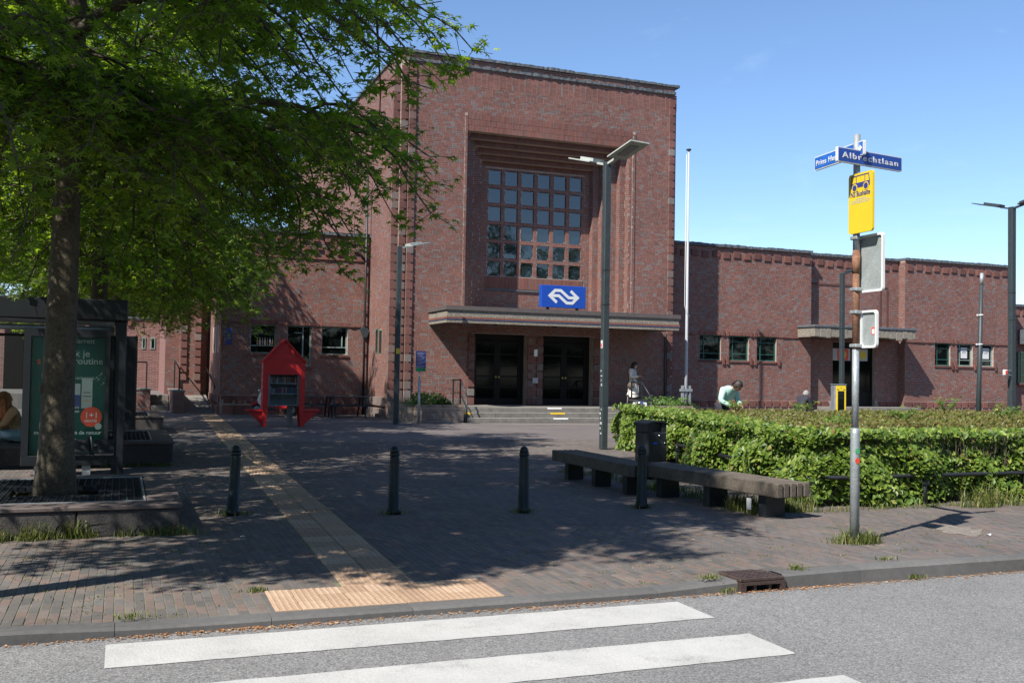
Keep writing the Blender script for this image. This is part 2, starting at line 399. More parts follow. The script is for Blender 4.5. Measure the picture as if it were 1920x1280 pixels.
class MB:
    """collects boxes, tubes and prisms, then becomes one mesh"""
    def __init__(s):
        s.v = []; s.f = []; s.sm = []
    def add(s, vs, fs, smooth=False):
        b = len(s.v); s.v.extend([tuple(p) for p in vs])
        s.f.extend([tuple(i + b for i in f) for f in fs]); s.sm.extend([smooth] * len(fs))
        return s
    def box(s, x0, x1, y0, y1, z0, z1, bev=0.0):
        if bev <= 0:
            vs = [(x0, y0, z0), (x1, y0, z0), (x1, y1, z0), (x0, y1, z0), (x0, y0, z1), (x1, y0, z1), (x1, y1, z1), (x0, y1, z1)]
            return s.add(vs, [(3, 2, 1, 0), (4, 5, 6, 7), (0, 1, 5, 4), (1, 2, 6, 5), (2, 3, 7, 6), (3, 0, 4, 7)])
        b = min(bev, (x1 - x0) * .45, (y1 - y0) * .45, (z1 - z0) * .45)
        bm = bmesh.new()
        bmesh.ops.create_cube(bm, size=1)
        for v in bm.verts:
            v.co = ((x0 + x1) / 2 + v.co.x * (x1 - x0), (y0 + y1) / 2 + v.co.y * (y1 - y0), (z0 + z1) / 2 + v.co.z * (z1 - z0))
        bmesh.ops.bevel(bm, geom=bm.edges[:], offset=b, segments=1, affect='EDGES')
        bm.verts.index_update()
        s.add([v.co[:] for v in bm.verts], [[v.index for v in f.verts] for f in bm.faces]); bm.free()
        return s
    def obox(s, c, ax, ay, az, hx, hy, hz):
        c = Vector(c); ax = Vector(ax); ay = Vector(ay); az = Vector(az)
        vs = [c + ax * (hx * i) + ay * (hy * j) + az * (hz * k) for k in (-1, 1) for (i, j) in ((-1, -1), (1, -1), (1, 1), (-1, 1))]
        return s.add(vs, [(3, 2, 1, 0), (4, 5, 6, 7), (0, 1, 5, 4), (1, 2, 6, 5), (2, 3, 7, 6), (3, 0, 4, 7)])
    def bar(s, a, b, w, h=None):
        a = Vector(a); b = Vector(b); d = (b - a); L = d.length; d.normalize()
        up = Vector((0, 0, 1)) if abs(d.z) < 0.95 else Vector((0, 1, 0))
        x = d.cross(up).normalized(); y = x.cross(d)
        return s.obox((a + b) / 2, x, d, y, w / 2, L / 2, (h or w) / 2)
    def tube(s, pts, rad, n=8, cap=True, smooth=True):
        pts = [Vector(p) for p in pts]
        if not hasattr(rad, '__len__'): rad = [rad] * len(pts)
        prev = None; vs = []; fs = []
        for i, p in enumerate(pts):
            t = (pts[min(i + 1, len(pts) - 1)] - pts[max(i - 1, 0)]).normalized()
            if prev is None:
                ref = Vector((0, 0, 1)) if abs(t.z) < 0.9 else Vector((1, 0, 0))
                x = t.cross(ref).normalized()
            else:
                x = (prev - t * prev.dot(t)).normalized()
            prev = x; y = t.cross(x)
            for k in range(n):
                a = 2 * math.pi * k / n
                vs.append(p + (x * math.cos(a) + y * math.sin(a)) * rad[i])
        for i in range(len(pts) - 1):
            for k in range(n):
                k2 = (k + 1) % n
                fs.append((i * n + k, i * n + k2, (i + 1) * n + k2, (i + 1) * n + k))
        s.add(vs, fs, smooth)
        if cap:
            b = len(s.v) - len(vs)
            s.f.append(tuple(b + k for k in range(n))[::-1]); s.sm.append(False)
            e = b + (len(pts) - 1) * n
            s.f.append(tuple(e + k for k in range(n))); s.sm.append(False)
        return s
    def lathe(s, prof, c=(0, 0, 0), n=16):
        return s.tube([(c[0], c[1], c[2] + z) for r, z in prof], [max(r, 1e-4) for r, z in prof], n)
    def prism(s, poly, o, U, V, W, t0, t1):
        """2-D polygon (u,v) in the frame o,U,V pushed along W from t0 to t1"""
        o = Vector(o); U = Vector(U); V = Vector(V); W = Vector(W)
        n = len(poly)
        vs = [o + U * u + V * v + W * t for t in (t0, t1) for u, v in poly]
        fs = [tuple(range(n))[::-1], tuple(range(n, 2 * n))] + [(i, (i + 1) % n, n + (i + 1) % n, n + i) for i in range(n)]
        return s.add(vs, fs)
    def ball(s, c, rx, ry=None, rz=None, n=10, m=7):
        ry = ry or rx; rz = rz or rx
        vs = []; fs = []
        for j in range(m + 1):
            th = math.pi * j / m
            for k in range(n):
                a = 2 * math.pi * k / n
                vs.append((c[0] + rx * math.sin(th) * math.cos(a), c[1] + ry * math.sin(th) * math.sin(a), c[2] + rz * math.cos(th)))
        for j in range(m):
            for k in range(n):
                fs.append((j * n + k, (j + 1) * n + k, (j + 1) * n + (k + 1) % n, j * n + (k + 1) % n))
        return s.add(vs, fs, True)
    def mesh(s, name, mat, off=(0, 0, 0)):
        me = bpy.data.meshes.new(name)
        ox, oy, oz = off
        me.from_pydata([(x - ox, y - oy, z - oz) for x, y, z in s.v], [], s.f)
        me.polygons.foreach_set('use_smooth', s.sm)
        if mat: me.materials.append(mat)
        bm = bmesh.new(); bm.from_mesh(me); bmesh.ops.recalc_face_normals(bm, faces=bm.faces); bm.to_mesh(me); bm.free()
        me.update()
        return me
    def build(s, name, mat, parent=None, world=True, kind=None, label=None):
        """world=True: the coordinates are world ones, the parent stands unrotated at its location"""
        off = (0, 0, 0)
        if parent and world:
            p = parent
            off = Vector((0, 0, 0))
            while p is not None:
                off = off + p.location; p = p.parent
        return link(name, s.mesh(name, mat, off), parent, kind, label)

def fast_mesh(name, verts, faces, mat, tone=None, smooth=False):
    """verts (n,3), faces (k,m) arrays -> mesh"""
    me = bpy.data.meshes.new(name)
    verts = np.asarray(verts, dtype=np.float32); faces = np.asarray(faces, dtype=np.int32)
    k, mm = faces.shape
    me.vertices.add(len(verts)); me.vertices.foreach_set('co', verts.ravel())
    me.loops.add(k * mm); me.loops.foreach_set('vertex_index', faces.ravel())
    me.polygons.add(k); me.polygons.foreach_set('loop_start', np.arange(k, dtype=np.int32) * mm)
    me.update(calc_edges=True)
    me.polygons.foreach_set('use_smooth', np.full(k, bool(smooth)))
    if tone is not None:
        a = me.attributes.new('tone', 'FLOAT', 'FACE'); a.data.foreach_set('value', np.asarray(tone, dtype=np.float32))
    me.materials.append(mat)
    return me
def scatter(name, pos, frames, scale, tv, tf, mat):
    """copies of a small template (tv verts, tf faces) at pos with 3x3 frames (columns = axes) and scale"""
    tv = np.asarray(tv, dtype=np.float32); tf = np.asarray(tf, dtype=np.int32)
    n = len(pos)
    v = np.einsum('nij,mj->nmi', frames, tv) * np.asarray(scale)[:, None, None] + pos[:, None, :]
    f = tf[None] + (np.arange(n) * len(tv))[:, None, None]
    return fast_mesh(name, v.reshape(-1, 3), f.reshape(-1, tf.shape[1]), mat)
def frames_from(normal, spin):
    """n x 3 normals and spin angles -> frames with z = normal"""
    nz = normal / np.linalg.norm(normal, axis=1)[:, None]
    ref = np.where(np.abs(nz[:, 2:3]) < 0.95, np.array([[0, 0, 1.0]]), np.array([[1.0, 0, 0]]))
    x = np.cross(ref, nz); x /= np.linalg.norm(x, axis=1)[:, None]
    y = np.cross(nz, x)
    c, s_ = np.cos(spin)[:, None], np.sin(spin)[:, None]
    return np.stack([x * c + y * s_, y * c - x * s_, nz], axis=2)

def text_mesh(txt, size, mat, name='lettering', extrude=0.002, align='LEFT', bold=0.0, space=1.0):
    cu_ = bpy.data.curves.new(name, 'FONT')
    cu_.body = txt; cu_.size = size; cu_.extrude = extrude; cu_.align_x = align; cu_.offset = bold
    cu_.space_character = space; cu_.resolution_u = 3
    tmp = bpy.data.objects.new('lettering_source', cu_); COL.objects.link(tmp)
    dg = bpy.context.evaluated_depsgraph_get(); dg.update()
    me = bpy.data.meshes.new_from_object(tmp.evaluated_get(dg))
    me.name = name; me.materials.clear(); me.materials.append(mat)
    bpy.data.objects.remove(tmp); bpy.data.curves.remove(cu_)
    return me
def put_text(txt, size, mat, o, U, V, parent=None, align='LEFT', name='lettering', bold=0.0, space=1.0, width=None):
    me = text_mesh(txt, size, mat, name, align=align, bold=bold, space=space)
    U = Vector(U).normalized(); V = Vector(V).normalized(); W = U.cross(V)
    sx = 1.0
    if width:
        xs = [v.co.x for v in me.vertices]; sx = width / (max(xs) - min(xs))
    me.transform(Matrix((U * sx, V, W)).transposed().to_4x4())
    ob = link(name, me, parent)
    o = Vector(o)
    ob.location = o - (parent.location if parent else Vector((0, 0, 0)))
    return ob

# ------------------------------------------------------------------ bricks
def bond(length, courses, course_h=0.080, L=0.268, H=0.128, j=0.013, allow=None, shift=0.0, seed=0):
    """rectangles (u0,u1,v0,v1,tone) of a wild stretcher-header bond; allow(v) gives the free intervals of a course"""
    rg = random.Random(seed)
    out = []
    for c in range(courses):
        v0 = c * course_h + j / 2; v1 = (c + 1) * course_h - j / 2
        tri = rg.choice((0, .07, .14, .21)) + .28 * rg.randrange(3) + shift
        u = -0.7 - tri; k = rg.randrange(3)
        row = []
        while u < length:
            hd = (k % 3 == 2)
            w = H if hd else L
            row.append((u, u + w, hd)); u += w + j; k += 1
        for a, b in allow((v0 + v1) / 2):
            for (p, q, hd) in row:
                p2, q2 = max(p, a), min(q, b)
                if q2 - p2 < 0.03: continue
                if q < b and b - q < 0.03: q2 = b
                t = (0.72 + 0.28 * rg.random()) if (hd and rg.random() < 0.6) else (rg.random() * 0.62 if rg.random() < 0.88 else 0.68 + 0.25 * rg.random())
                out.append((p2, q2, v0, v1, t))
    return out
def soldier(u0, u1, v0, v1, seed=0, w=0.062):
    rg = random.Random(seed)
    n = max(1, round((u1 - u0) / w)); s = (u1 - u0) / n
    return [(u0 + i * s + .004, u0 + (i + 1) * s - .004, v0 + .004, v1 - .004, rg.random() * 0.75) for i in range(n)]
def brick_arrays(rects, o, U, V, Nn, depth=0.004):
    r = np.array([x[:4] for x in rects]); t = np.array([x[4] for x in rects])
    n = len(r)
    o, U, V, Nn = (np.array(tuple(a), dtype=float) for a in (o, U, V, Nn))
    d = depth * (0.75 + 0.5 * nrng.random(n))
    cs = []
    for dd, zz in ((0, np.full(n, -0.004)), (1, d)):
        for (a, b) in ((0, 2), (1, 2), (1, 3), (0, 3)):
            cs.append(o + r[:, a:a + 1] * U + r[:, b:b + 1] * V + zz[:, None] * Nn)
    v = np.stack(cs, axis=1).reshape(-1, 3)
    base = np.array([[4, 5, 6, 7], [0, 1, 5, 4], [1, 2, 6, 5], [2, 3, 7, 6], [3, 0, 4, 7]])
    if np.dot(np.cross(U, V), Nn) < 0: base = base[:, ::-1]
    f = (base[None] + (np.arange(n) * 8)[:, None, None]).reshape(-1, 4)
    return v, f, np.repeat(t, 5)
class BrickSet:
    def __init__(s): s.v = []; s.f = []; s.t = []; s.n = 0
    def add(s, rects, o, U, V, Nn, depth=0.004):
        if not rects: return s
        v, f, t = brick_arrays(rects, o, U, V, Nn, depth)
        s.v.append(v); s.f.append(f + s.n); s.t.append(t); s.n += len(v); return s
    def build(s, name, mat, parent):
        v = np.concatenate(s.v); f = np.concatenate(s.f); t = np.concatenate(s.t)
        v = v - np.array(parent.location)
        return link(name, fast_mesh(name, v, f, mat, t), parent, 'stuff')
def intervals(u0, u1, holes):
    def fn(v):
        iv = [(u0, u1)]
        for (a, b, c, d) in holes:
            if c < v < d:
                nv = []
                for p, q in iv:
                    if b <= p or a >= q: nv.append((p, q)); continue
                    if a > p: nv.append((p, a))
                    if b < q: nv.append((b, q))
                iv = nv
        return iv
    return fn
def wall_sheet(mb, o, U, V, Nn, u0, u1, v0, v1, holes, reveal=0.25):
    """wall face with openings and their reveals"""
    o = Vector(o); U = Vector(U); V = Vector(V); Nn = Vector(Nn)
    us = sorted({u0, u1, *[h[0] for h in holes], *[h[1] for h in holes]})
    vs_ = sorted({v0, v1, *[h[2] for h in holes], *[h[3] for h in holes]})
    us = [u for u in us if u0 <= u <= u1]; vs_ = [v for v in vs_ if v0 <= v <= v1]
    pt = lambda u, v, n=0: o + U * u + V * v + Nn * n
    for a, b in zip(us, us[1:]):
        for c, d in zip(vs_, vs_[1:]):
            mu, mv = (a + b) / 2, (c + d) / 2
            if any(h[0] < mu < h[1] and h[2] < mv < h[3] for h in holes): continue
            mb.add([pt(a, c), pt(b, c), pt(b, d), pt(a, d)], [(0, 1, 2, 3)])
    for (a, b, c, d) in holes:
        for (p, q) in (((a, c), (a, d)), ((b, c), (b, d)), ((a, d), (b, d)), ((a, c), (b, c))):
            mb.add([pt(*p), pt(*q), pt(*q, -reveal), pt(*p, -reveal)], [(0, 1, 2, 3)])
XA, ZA, NY = Vector((1, 0, 0)), Vector((0, 0, 1)), Vector((0, -1, 0))

# ================================================================== SETTING
# wide ground sheet out to the horizon
mb = MB(); mb.box(-500, 500, -300, 900, -1.2, -0.20)
mb.build('ground', M['concrete'], kind='structure')
# road
mb = MB(); mb.add([(-60, -14, ROAD_Z), (90, -14, ROAD_Z), (90, 7.06, ROAD_Z), (-60, 7.06, ROAD_Z)], [(0, 1, 2, 3)])
road = mb.build('road', M['asphalt'], kind='structure')
KY0, KY1 = 7.03, 7.20
# zebra stripes, slightly irregular edges
def stripe(x0, x1, y0, y1, seed):
    rg = random.Random(seed); n = 40; pts = []
    for i in range(n + 1): pts.append((x0 + (x1 - x0) * i / n, y0 + rg.uniform(-.006, .006)))
    for i in range(n + 1): pts.append((x1 - (x1 - x0) * i / n, y1 + rg.uniform(-.006, .006)))
    b = MB(); b.add([(x, y, ROAD_Z + .004) for x, y in pts], [tuple(range(len(pts)))])
    return b.build('zebra_stripe', M['road_white'], road)
for k, (ya, yb) in enumerate(((6.33, 6.86), (5.35, 5.87), (4.37, 4.88), (3.40, 3.90))):
    stripe(-0.05, 4.08 - 0.02 * k, ya, yb, k)

# pavement base sheet following the raised kerb, then the far plaza
def base_sheet(name, x0, x1, y0, y1, nx, ny, dz, mat, parent=None):
    vs = []; fs = []
    for j in range(ny + 1):
        for i in range(nx + 1):
            x = x0 + (x1 - x0) * i / nx; y = y0 + (y1 - y0) * j / ny
            vs.append((x, y, zg(x, y) + dz))
    for j in range(ny):
        for i in range(nx):
            a = j * (nx + 1) + i
            fs.append((a, a + 1, a + nx + 2, a + nx + 1))
    return MB().add(vs, fs).build(name, mat, parent)
pavement = base_sheet('pavement', -8, 18, KY1, 24, 104, 60, -0.0035, M['joint']); pavement['kind'] = 'structure'
mb = MB()
mb.add([(-60, 24, 0), (90, 24, 0), (90, 140, 0), (-60, 140, 0)], [(0, 1, 2, 3)])
mb.add([(18, KY1, 0), (90, KY1, 0), (90, 24, 0), (18, 24, 0)], [(0, 1, 2, 3)])
mb.add([(-60, KY1, 0), (-8, KY1, 0), (-8, 24, 0), (-60, 24, 0)], [(0, 1, 2, 3)])
plaza = mb.build('plaza', M['paving'], kind='structure')

# tactile strip geometry: skewed by a few degrees towards the ramp
def strip_x(y): return 1.66 + (y - 7.9) * 0.0345
def in_tactile(x, y):
    if 1.06 < x < 2.76 and y < 7.88: return True
    return strip_x(y) - 0.01 < x < strip_x(y) + 0.60
# pavers: columns along Y on the left, rows along X to the right of the strip
pv = []
def hedge_x0(y): return 9.2 if 11.0 < y <= 11.2 else 8.55 + (y - 10.95) * .242 if y > 11.2 else 99
PL, PW, PJ = 0.200, 0.063, 0.005
for i in range(int(24.5 / (PW + PJ))):
    x = -6.6 + i * (PW + PJ)
    off = (i % 2) * 0.5 * (PL + PJ) + rnd.uniform(-.012, .012)
    y = KY1 + .004 - off
    while y < 23.9:
        y0 = max(y, KY1 + .004)
        if y + PL - y0 > .03 and not (x > hedge_x0(y) + .5): pv.append((x, x + PW, y0, y + PL, 0))
        y += PL + PJ
pv = [p for p in pv if not in_tactile((p[0] + p[1]) / 2, (p[2] + p[3]) / 2)]
def visible_ground(p, mx=1.12):
    x, y = (p[0] + p[1]) / 2, (p[2] + p[3]) / 2
    d = Vector((x, y, 0)) - CP
    z = d.dot(fw)
    return z > 0 and abs(d.dot(cr) / z * FPX) < 960 * mx
pv = [p for p in pv if visible_ground(p, 1.9)]
pv.sort(key=lambda p: (0 if visible_ground(p, 1.0) else 1, (p[0] + p[1]) ** 2 + (p[2] + p[3]) ** 2))
pav_near, pav_rest = pv[:300], pv[300:]
def paver_mesh(w, l):
    b = MB(); e = 0.0025
    b.add([(-w / 2, -l / 2, -.03), (w / 2, -l / 2, -.03), (w / 2, l / 2, -.03), (-w / 2, l / 2, -.03),
           (-w / 2, -l / 2, -e), (w / 2, -l / 2, -e), (w / 2, l / 2, -e), (-w / 2, l / 2, -e),
           (-w / 2 + e, -l / 2 + e, 0), (w / 2 - e, -l / 2 + e, 0), (w / 2 - e, l / 2 - e, 0), (-w / 2 + e, l / 2 - e, 0)],
          [(8, 9, 10, 11)] + [(i, (i + 1) % 4, 4 + (i + 1) % 4, 4 + i) for i in range(4)] + [(4 + i, 4 + (i + 1) % 4, 8 + (i + 1) % 4, 8 + i) for i in range(4)])
    return b.mesh('paver', M['paver_one'])
PM = {}
for p in pav_near:
    key = (round(p[1] - p[0], 3), round(p[3] - p[2], 3))
    if key not in PM: PM[key] = paver_mesh(*key)
    o = link('paver', PM[key], pavement)
    cx, cy = (p[0] + p[1]) / 2, (p[2] + p[3]) / 2
    o.location = (cx, cy, zg(cx, cy) + rnd.uniform(-.002, .002))
    o.rotation_euler = (rnd.uniform(-.008, .008), rnd.uniform(-.008, .008), rnd.uniform(-.006, .006))
a = np.array([q[:4] for q in pav_rest])
n = len(a)
cxy = np.stack([(a[:, 0] + a[:, 1]) / 2, (a[:, 2] + a[:, 3]) / 2], 1)
zc = np.array([zg(x, y) for x, y in cxy]) + nrng.uniform(-.0013, .0013, n)
tx, ty = nrng.uniform(-.008, .008, n), nrng.uniform(-.008, .008, n)
cs = []
for dz in (-0.02, -0.0005):
    for (i, j) in ((0, 2), (1, 2), (1, 3), (0, 3)):
        x, y = a[:, i], a[:, j]
        cs.append(np.stack([x, y, zc + dz + (x - cxy[:, 0]) * tx + (y - cxy[:, 1]) * ty], 1))
v = np.stack(cs, 1).reshape(-1, 3)
base = np.array([[4, 5, 6, 7], [0, 1, 5, 4], [1, 2, 6, 5], [2, 3, 7, 6], [3, 0, 4, 7]])
f = (base[None] + (np.arange(n) * 8)[:, None, None]).reshape(-1, 4)
link('pavers_farther_off', fast_mesh('pavers_farther_off', v, f, M['paver'], np.repeat(nrng.random(n), 5)), pavement, 'stuff')

# kerb of single stones
kerb = link('kerb', None, None, 'structure')
x = -7.0
while x < 22:
    L = 1.0
    b = MB()
    n = 4
    prof = [(KY0, ROAD_Z - .08), (KY0, -.018), (KY0 + .022, 0.0), (KY1 - .002, 0.0), (KY1 - .002, -.1)]
    vs = []; fs = []
    for i in range(n + 1):
        xx = x + .002 + (L - .004) * i / n
        for (yy, zz) in prof:
            vs.append((xx, yy, zz + (zg(xx, 7.2) if zz > -.05 else 0)))
    for i in range(n):
        for k in range(4):
            fs.append((i * 5 + k, (i + 1) * 5 + k, (i + 1) * 5 + k + 1, i * 5 + k + 1))
    fs += [(0, 1, 2, 3, 4), tuple(n * 5 + k for k in (4, 3, 2, 1, 0))]
    if not (4.0 < x + .5 < 6.0):
        b.add(vs, fs).build('kerb_stone', M['kerb'], kerb, world=False)
    x += L
# tactile paving
tac = link('tactile_paving', None, None, 'structure')
def stud_tile(w, l, nx, ny):
    b = MB(); b.box(-w / 2, w / 2, -l / 2, l / 2, -.03, .0, .004)
    for i in range(nx):
        for j in range(ny):
            x, y = (i + .5) / nx * w - w / 2, (j + .5) / ny * l - l / 2
            r1, r2 = .017, .011
            vs = [(x + r1 * math.cos(q), y + r1 * math.sin(q), .0) for q in (0, 1.571, 3.142, 4.712)] + [(x + r2 * math.cos(q), y + r2 * math.sin(q), .004) for q in (0, 1.571, 3.142, 4.712)]
            b.add(vs, [(4, 5, 6, 7)] + [(k, (k + 1) % 4, 4 + (k + 1) % 4, 4 + k) for k in range(4)])
    return b.mesh('studded_tile', M['tactile'])
st = stud_tile(.186, .217, 4, 5)
for i in range(9):
    for j in range(3):
        o = link('studded_tile', st, tac)
        x, y = 1.05 + (i + .5) * .192 + .004 * j, 7.21 + (j + .5) * .2235
        o.location = (x, y, zg(x, y) + .006 + rnd.uniform(-.0015, .0015)); o.rotation_euler = (rnd.uniform(-.006, .006), rnd.uniform(-.006, .006), rnd.uniform(-.004, .004))
def ribbed_tile(w, l, nr):
    b = MB(); b.box(-w / 2, w / 2, -l / 2, l / 2, -.03, .0, .004)
    for i in range(nr):
        x = (i + .5) / nr * w - w / 2
        b.add([(x - .014, -l / 2 + .004, 0), (x + .014, -l / 2 + .004, 0), (x + .014, l / 2 - .004, 0), (x - .014, l / 2 - .004, 0),
               (x - .008, -l / 2 + .008, .005), (x + .008, -l / 2 + .008, .005), (x + .008, l / 2 - .008, .005), (x - .008, l / 2 - .008, .005)],
              [(4, 5, 6, 7)] + [(k, (k + 1) % 4, 4 + (k + 1) % 4, 4 + k) for k in range(4)])
    return b.mesh('ribbed_tile', M['tactile'])
rt = ribbed_tile(.289, .291, 5)
y = 7.89 + .15
while y < 38.5:
    for i in range(2):
        o = link('ribbed_tile', rt, tac)
        x = strip_x(y) + (i + .5) * .298
        o.location = (x, y, zg(x, y) + .005 + rnd.uniform(-.0015, .0015)); o.rotation_euler = (rnd.uniform(-.005, .005), rnd.uniform(-.005, .005), -.0345)
    y += .30
# pale kerb line in front of the building
mb = MB()
pl0, pl1 = G(430, 789), G(1190, 797)
for i in range(24):
    p, q = pl0.lerp(pl1, i / 24), pl0.lerp(pl1, (i + 0.985) / 24)
    mb.add([(p.x, p.y, .006), (q.x, q.y, .006), (q.x, q.y + .16, .006), (p.x, p.y + .16, .006)], [(0, 1, 2, 3)])
mb.build('pale_edging_line', M['soffit'], kind='structure')

# ================================================================== STATION HALL
D = 35.5
hx0, hx1 = 9.55, 20.72
hall = thing('station_hall', 'tall red brick station hall with square window grid and blue arrows sign', 'station building', (15.0, D, 0))
HZ = 13.15                    # top of the main face
ZC = 4.02                     # canopy roof
px_l, px_r = PX(873, D, 430), PX(1178, D, 430)
pz_t = PZ(960, 254, D)
SW, SD = 0.25, 0.30
WY = D + 5 * SD               # plane of the window grid
wl_, wr_ = px_l + 5 * SW, px_r - 5 * SW
wzt = pz_t - 5 * 0.19
PLZ = 0.50                    # platform height
dl = (PX(889, D, 690), PX(988, D, 690)); dr = (PX(1017, D, 690), PX(1112, D, 690))
dzt = PZ(940, 626, D)
face_holes = [(px_l, px_r, ZC, pz_t), (dl[0], dl[1], PLZ, dzt), (dr[0], dr[1], PLZ, dzt)]
shell = MB()
wall_sheet(shell, (0, D, 0), XA, ZA, NY, hx0, hx1, 0, HZ, face_holes, 0.45)
# stepped corners
c1, c2 = 9.28, 9.00
shell.box(c1, hx0, D + .12, D + .5, 0, HZ); shell.box(c2, c1, D + .24, D + .6, 0, HZ)
rstep = MB(); rstep.box(hx1, hx1 + .25, D + .32, D + .6, 0, HZ); rstep.build('set_back_edge', M['brick_far'], hall)
HB = 58.0
# left side wall
shell.add([(c2, D + .6, 0), (c2, HB, 0), (c2, HB, HZ), (c2, D + .6, HZ)], [(0, 1, 2, 3)])
# upper set-back band
shell.box(hx0 - .35, hx1 + .1, D + .18, D + .5, HZ, HZ + .36)
shell.build('wall', M['mortar'], hall)
rear = MB()
rear.add([(hx1 + .252, D + .4, 0), (hx1 + .252, HB, 0), (hx1 + .252, HB, HZ), (hx1 + .252, D + .4, HZ)], [(0, 1, 2, 3)])
rear.add([(c2, HB, 0), (hx1 + .25, HB, 0), (hx1 + .25, HB, HZ), (c2, HB, HZ)], [(0, 1, 2, 3)])
rear.build('rear_wall', M['brick_far'], hall)
rf = MB(); rf.box(c2 + .05, hx1 + .2, D + .5, HB - .05, HZ - .1, HZ + .2)
rf.build('roof', M['roof'], hall)
# dark room behind the openings
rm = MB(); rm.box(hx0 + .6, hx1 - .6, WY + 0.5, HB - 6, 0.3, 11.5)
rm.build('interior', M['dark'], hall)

ZGRID = [wzt - 0.02]
# brickwork
bs = BrickSet()
top_sold = (px_l - .1, px_r + .25, pz_t, pz_t + 0.66)
frieze_z = int((HZ - 0.66) / .080) * .080
holes_b = face_holes + [top_sold, (hx0, hx0 + .27, 0, HZ), (hx1 - .27, hx1, 0, HZ)]
fb = bond(hx1, int(frieze_z / .080), allow=intervals(hx0, hx1, holes_b), shift=0.0, seed=1)
# the closest bricks, low on the face between the corner and the left door, become single parts
fb.sort(key=lambda r: 0 if (r[0] > 10.1 and r[1] < 12.1 and 1.2 < r[2] < 4.0) else 1)
single = [r for r in fb if (r[0] > 10.1 and r[1] < 12.1 and 1.2 < r[2] < 4.0)][:300]
sset = set(single)
bs.add([r for r in fb if r not in sset], (0, D, 0), XA, ZA, NY)
BM1 = {}
def single_bricks(rects, o, U, V, Nn, parent, rotz=0.0):
    for (u0_, u1_, v0_, v1_, t) in rects:
        w, h = round(u1_ - u0_, 2), round(v1_ - v0_, 3)
        if (w, h) not in BM1:
            b = MB(); b.box(-w / 2, w / 2, -.0035, .004, -h / 2, h / 2, .002); BM1[(w, h)] = b.mesh('brick', M['brick_one'])
        ob = link('brick', BM1[(w, h)], parent)
        p = Vector(o) + Vector(U) * (u0_ + u1_) / 2 + Vector(V) * (v0_ + v1_) / 2
        ob.location = p - parent.location; ob.rotation_euler = (0, 0, rotz)
single_bricks(single, (0, D, 0), XA, ZA, NY, hall)
# three soldier courses over the recess
for k in range(3):
    bs.add(soldier(top_sold[0], top_sold[1], pz_t + .22 * k, pz_t + .22 * (k + 1), 3 + k), (0, D, 0), XA, ZA, NY, .022)
# frieze of upright and lying bricks under the coping
u = hx0
k = 0
while u < hx1 - .3:
    rg = random.Random(k)
    w = 0.44 if k % 2 == 0 else 0.075
    if k % 2 == 0:
        rows = 8
        bs.add([(u, u + w / 2 - .01, frieze_z + .082 * i + .005, frieze_z + .082 * (i + 1) - .005, rg.random() * .66) for i in range(rows)], (0, D, 0), XA, ZA, NY, .003)
        bs.add([(u + w / 2, u + w - .01, frieze_z + .082 * i + .005, frieze_z + .082 * (i + 1) - .005, rg.random() * .66) for i in range(rows)], (0, D, 0), XA, ZA, NY, .003)
    else:
        bs.add([(u, u + w - .01, frieze_z + .22 * i + .005, frieze_z + .22 * (i + 1) - .005, rg.random()) for i in range(3)], (0, D, 0), XA, ZA, NY, .008)
    u += w; k += 1
# set-back band
bs.add(bond(hx1 + .1, 5, allow=intervals(hx0 - .35, hx1 + .1, []), seed=5), (0, D + .18, HZ), XA, ZA, NY)
# proud strip left and right of the recess
strips = MB()
for (a, b) in ((px_l - .1, px_l - .002), (px_r + .14, px_r + .26)):
    strips.box(a, b, D - .03, D - .001, ZC + .05, pz_t + .66)
    bs.add(bond(b, int((pz_t + .6 - ZC - .05) / .080), allow=intervals(a, b, []), seed=int(a * 7)), (0, D - .03, ZC + .05), XA, ZA, NY)
# stepped portal
for k in range(1, 6):
    d0 = D + SD * (k - 1); d1 = D + SD * k
    xl0, xr0 = px_l + SW * (k - 1), px_r - SW * (k - 1)
    xl1, xr1 = xl0 + SW, xr0 - SW
    zt0 = pz_t - .19 * (k - 1); zt1 = zt0 - .19
    strips.box(xl0, xl1, d1, WY + .4, ZC, zt0 + .1)
    strips.box(xr1, xr0, d1, WY + .4, ZC, zt0 + .1)
    strips.box(xl1, xr1, d1, WY + .4, zt1, zt0 + .1)
    nz = int((zt0 - ZC) / .080)
    for (a, b) in ((xl0, xl1), (xr1, xr0)):
        bs.add(bond(b, nz, allow=intervals(a, b, []), seed=int(a * 31) + k), (0, d1, ZC), XA, ZA, NY)
    bs.add(soldier(xl1, xr1, zt1, zt0, 40 + k), (0, d1, 0), XA, ZA, NY, .02)
    # jambs: the right one looks left (-X), the left one looks right
    bs.add(bond(SD, nz, allow=intervals(0, SD, []), seed=60 + k), (xr0, d0, ZC), Vector((0, 1, 0)), ZA, Vector((-1, 0, 0)))
    bs.add(bond(SD, nz, allow=intervals(0, SD, []), seed=80 + k), (xl0, d0, ZC), Vector((0, 1, 0)), ZA, Vector((1, 0, 0)))
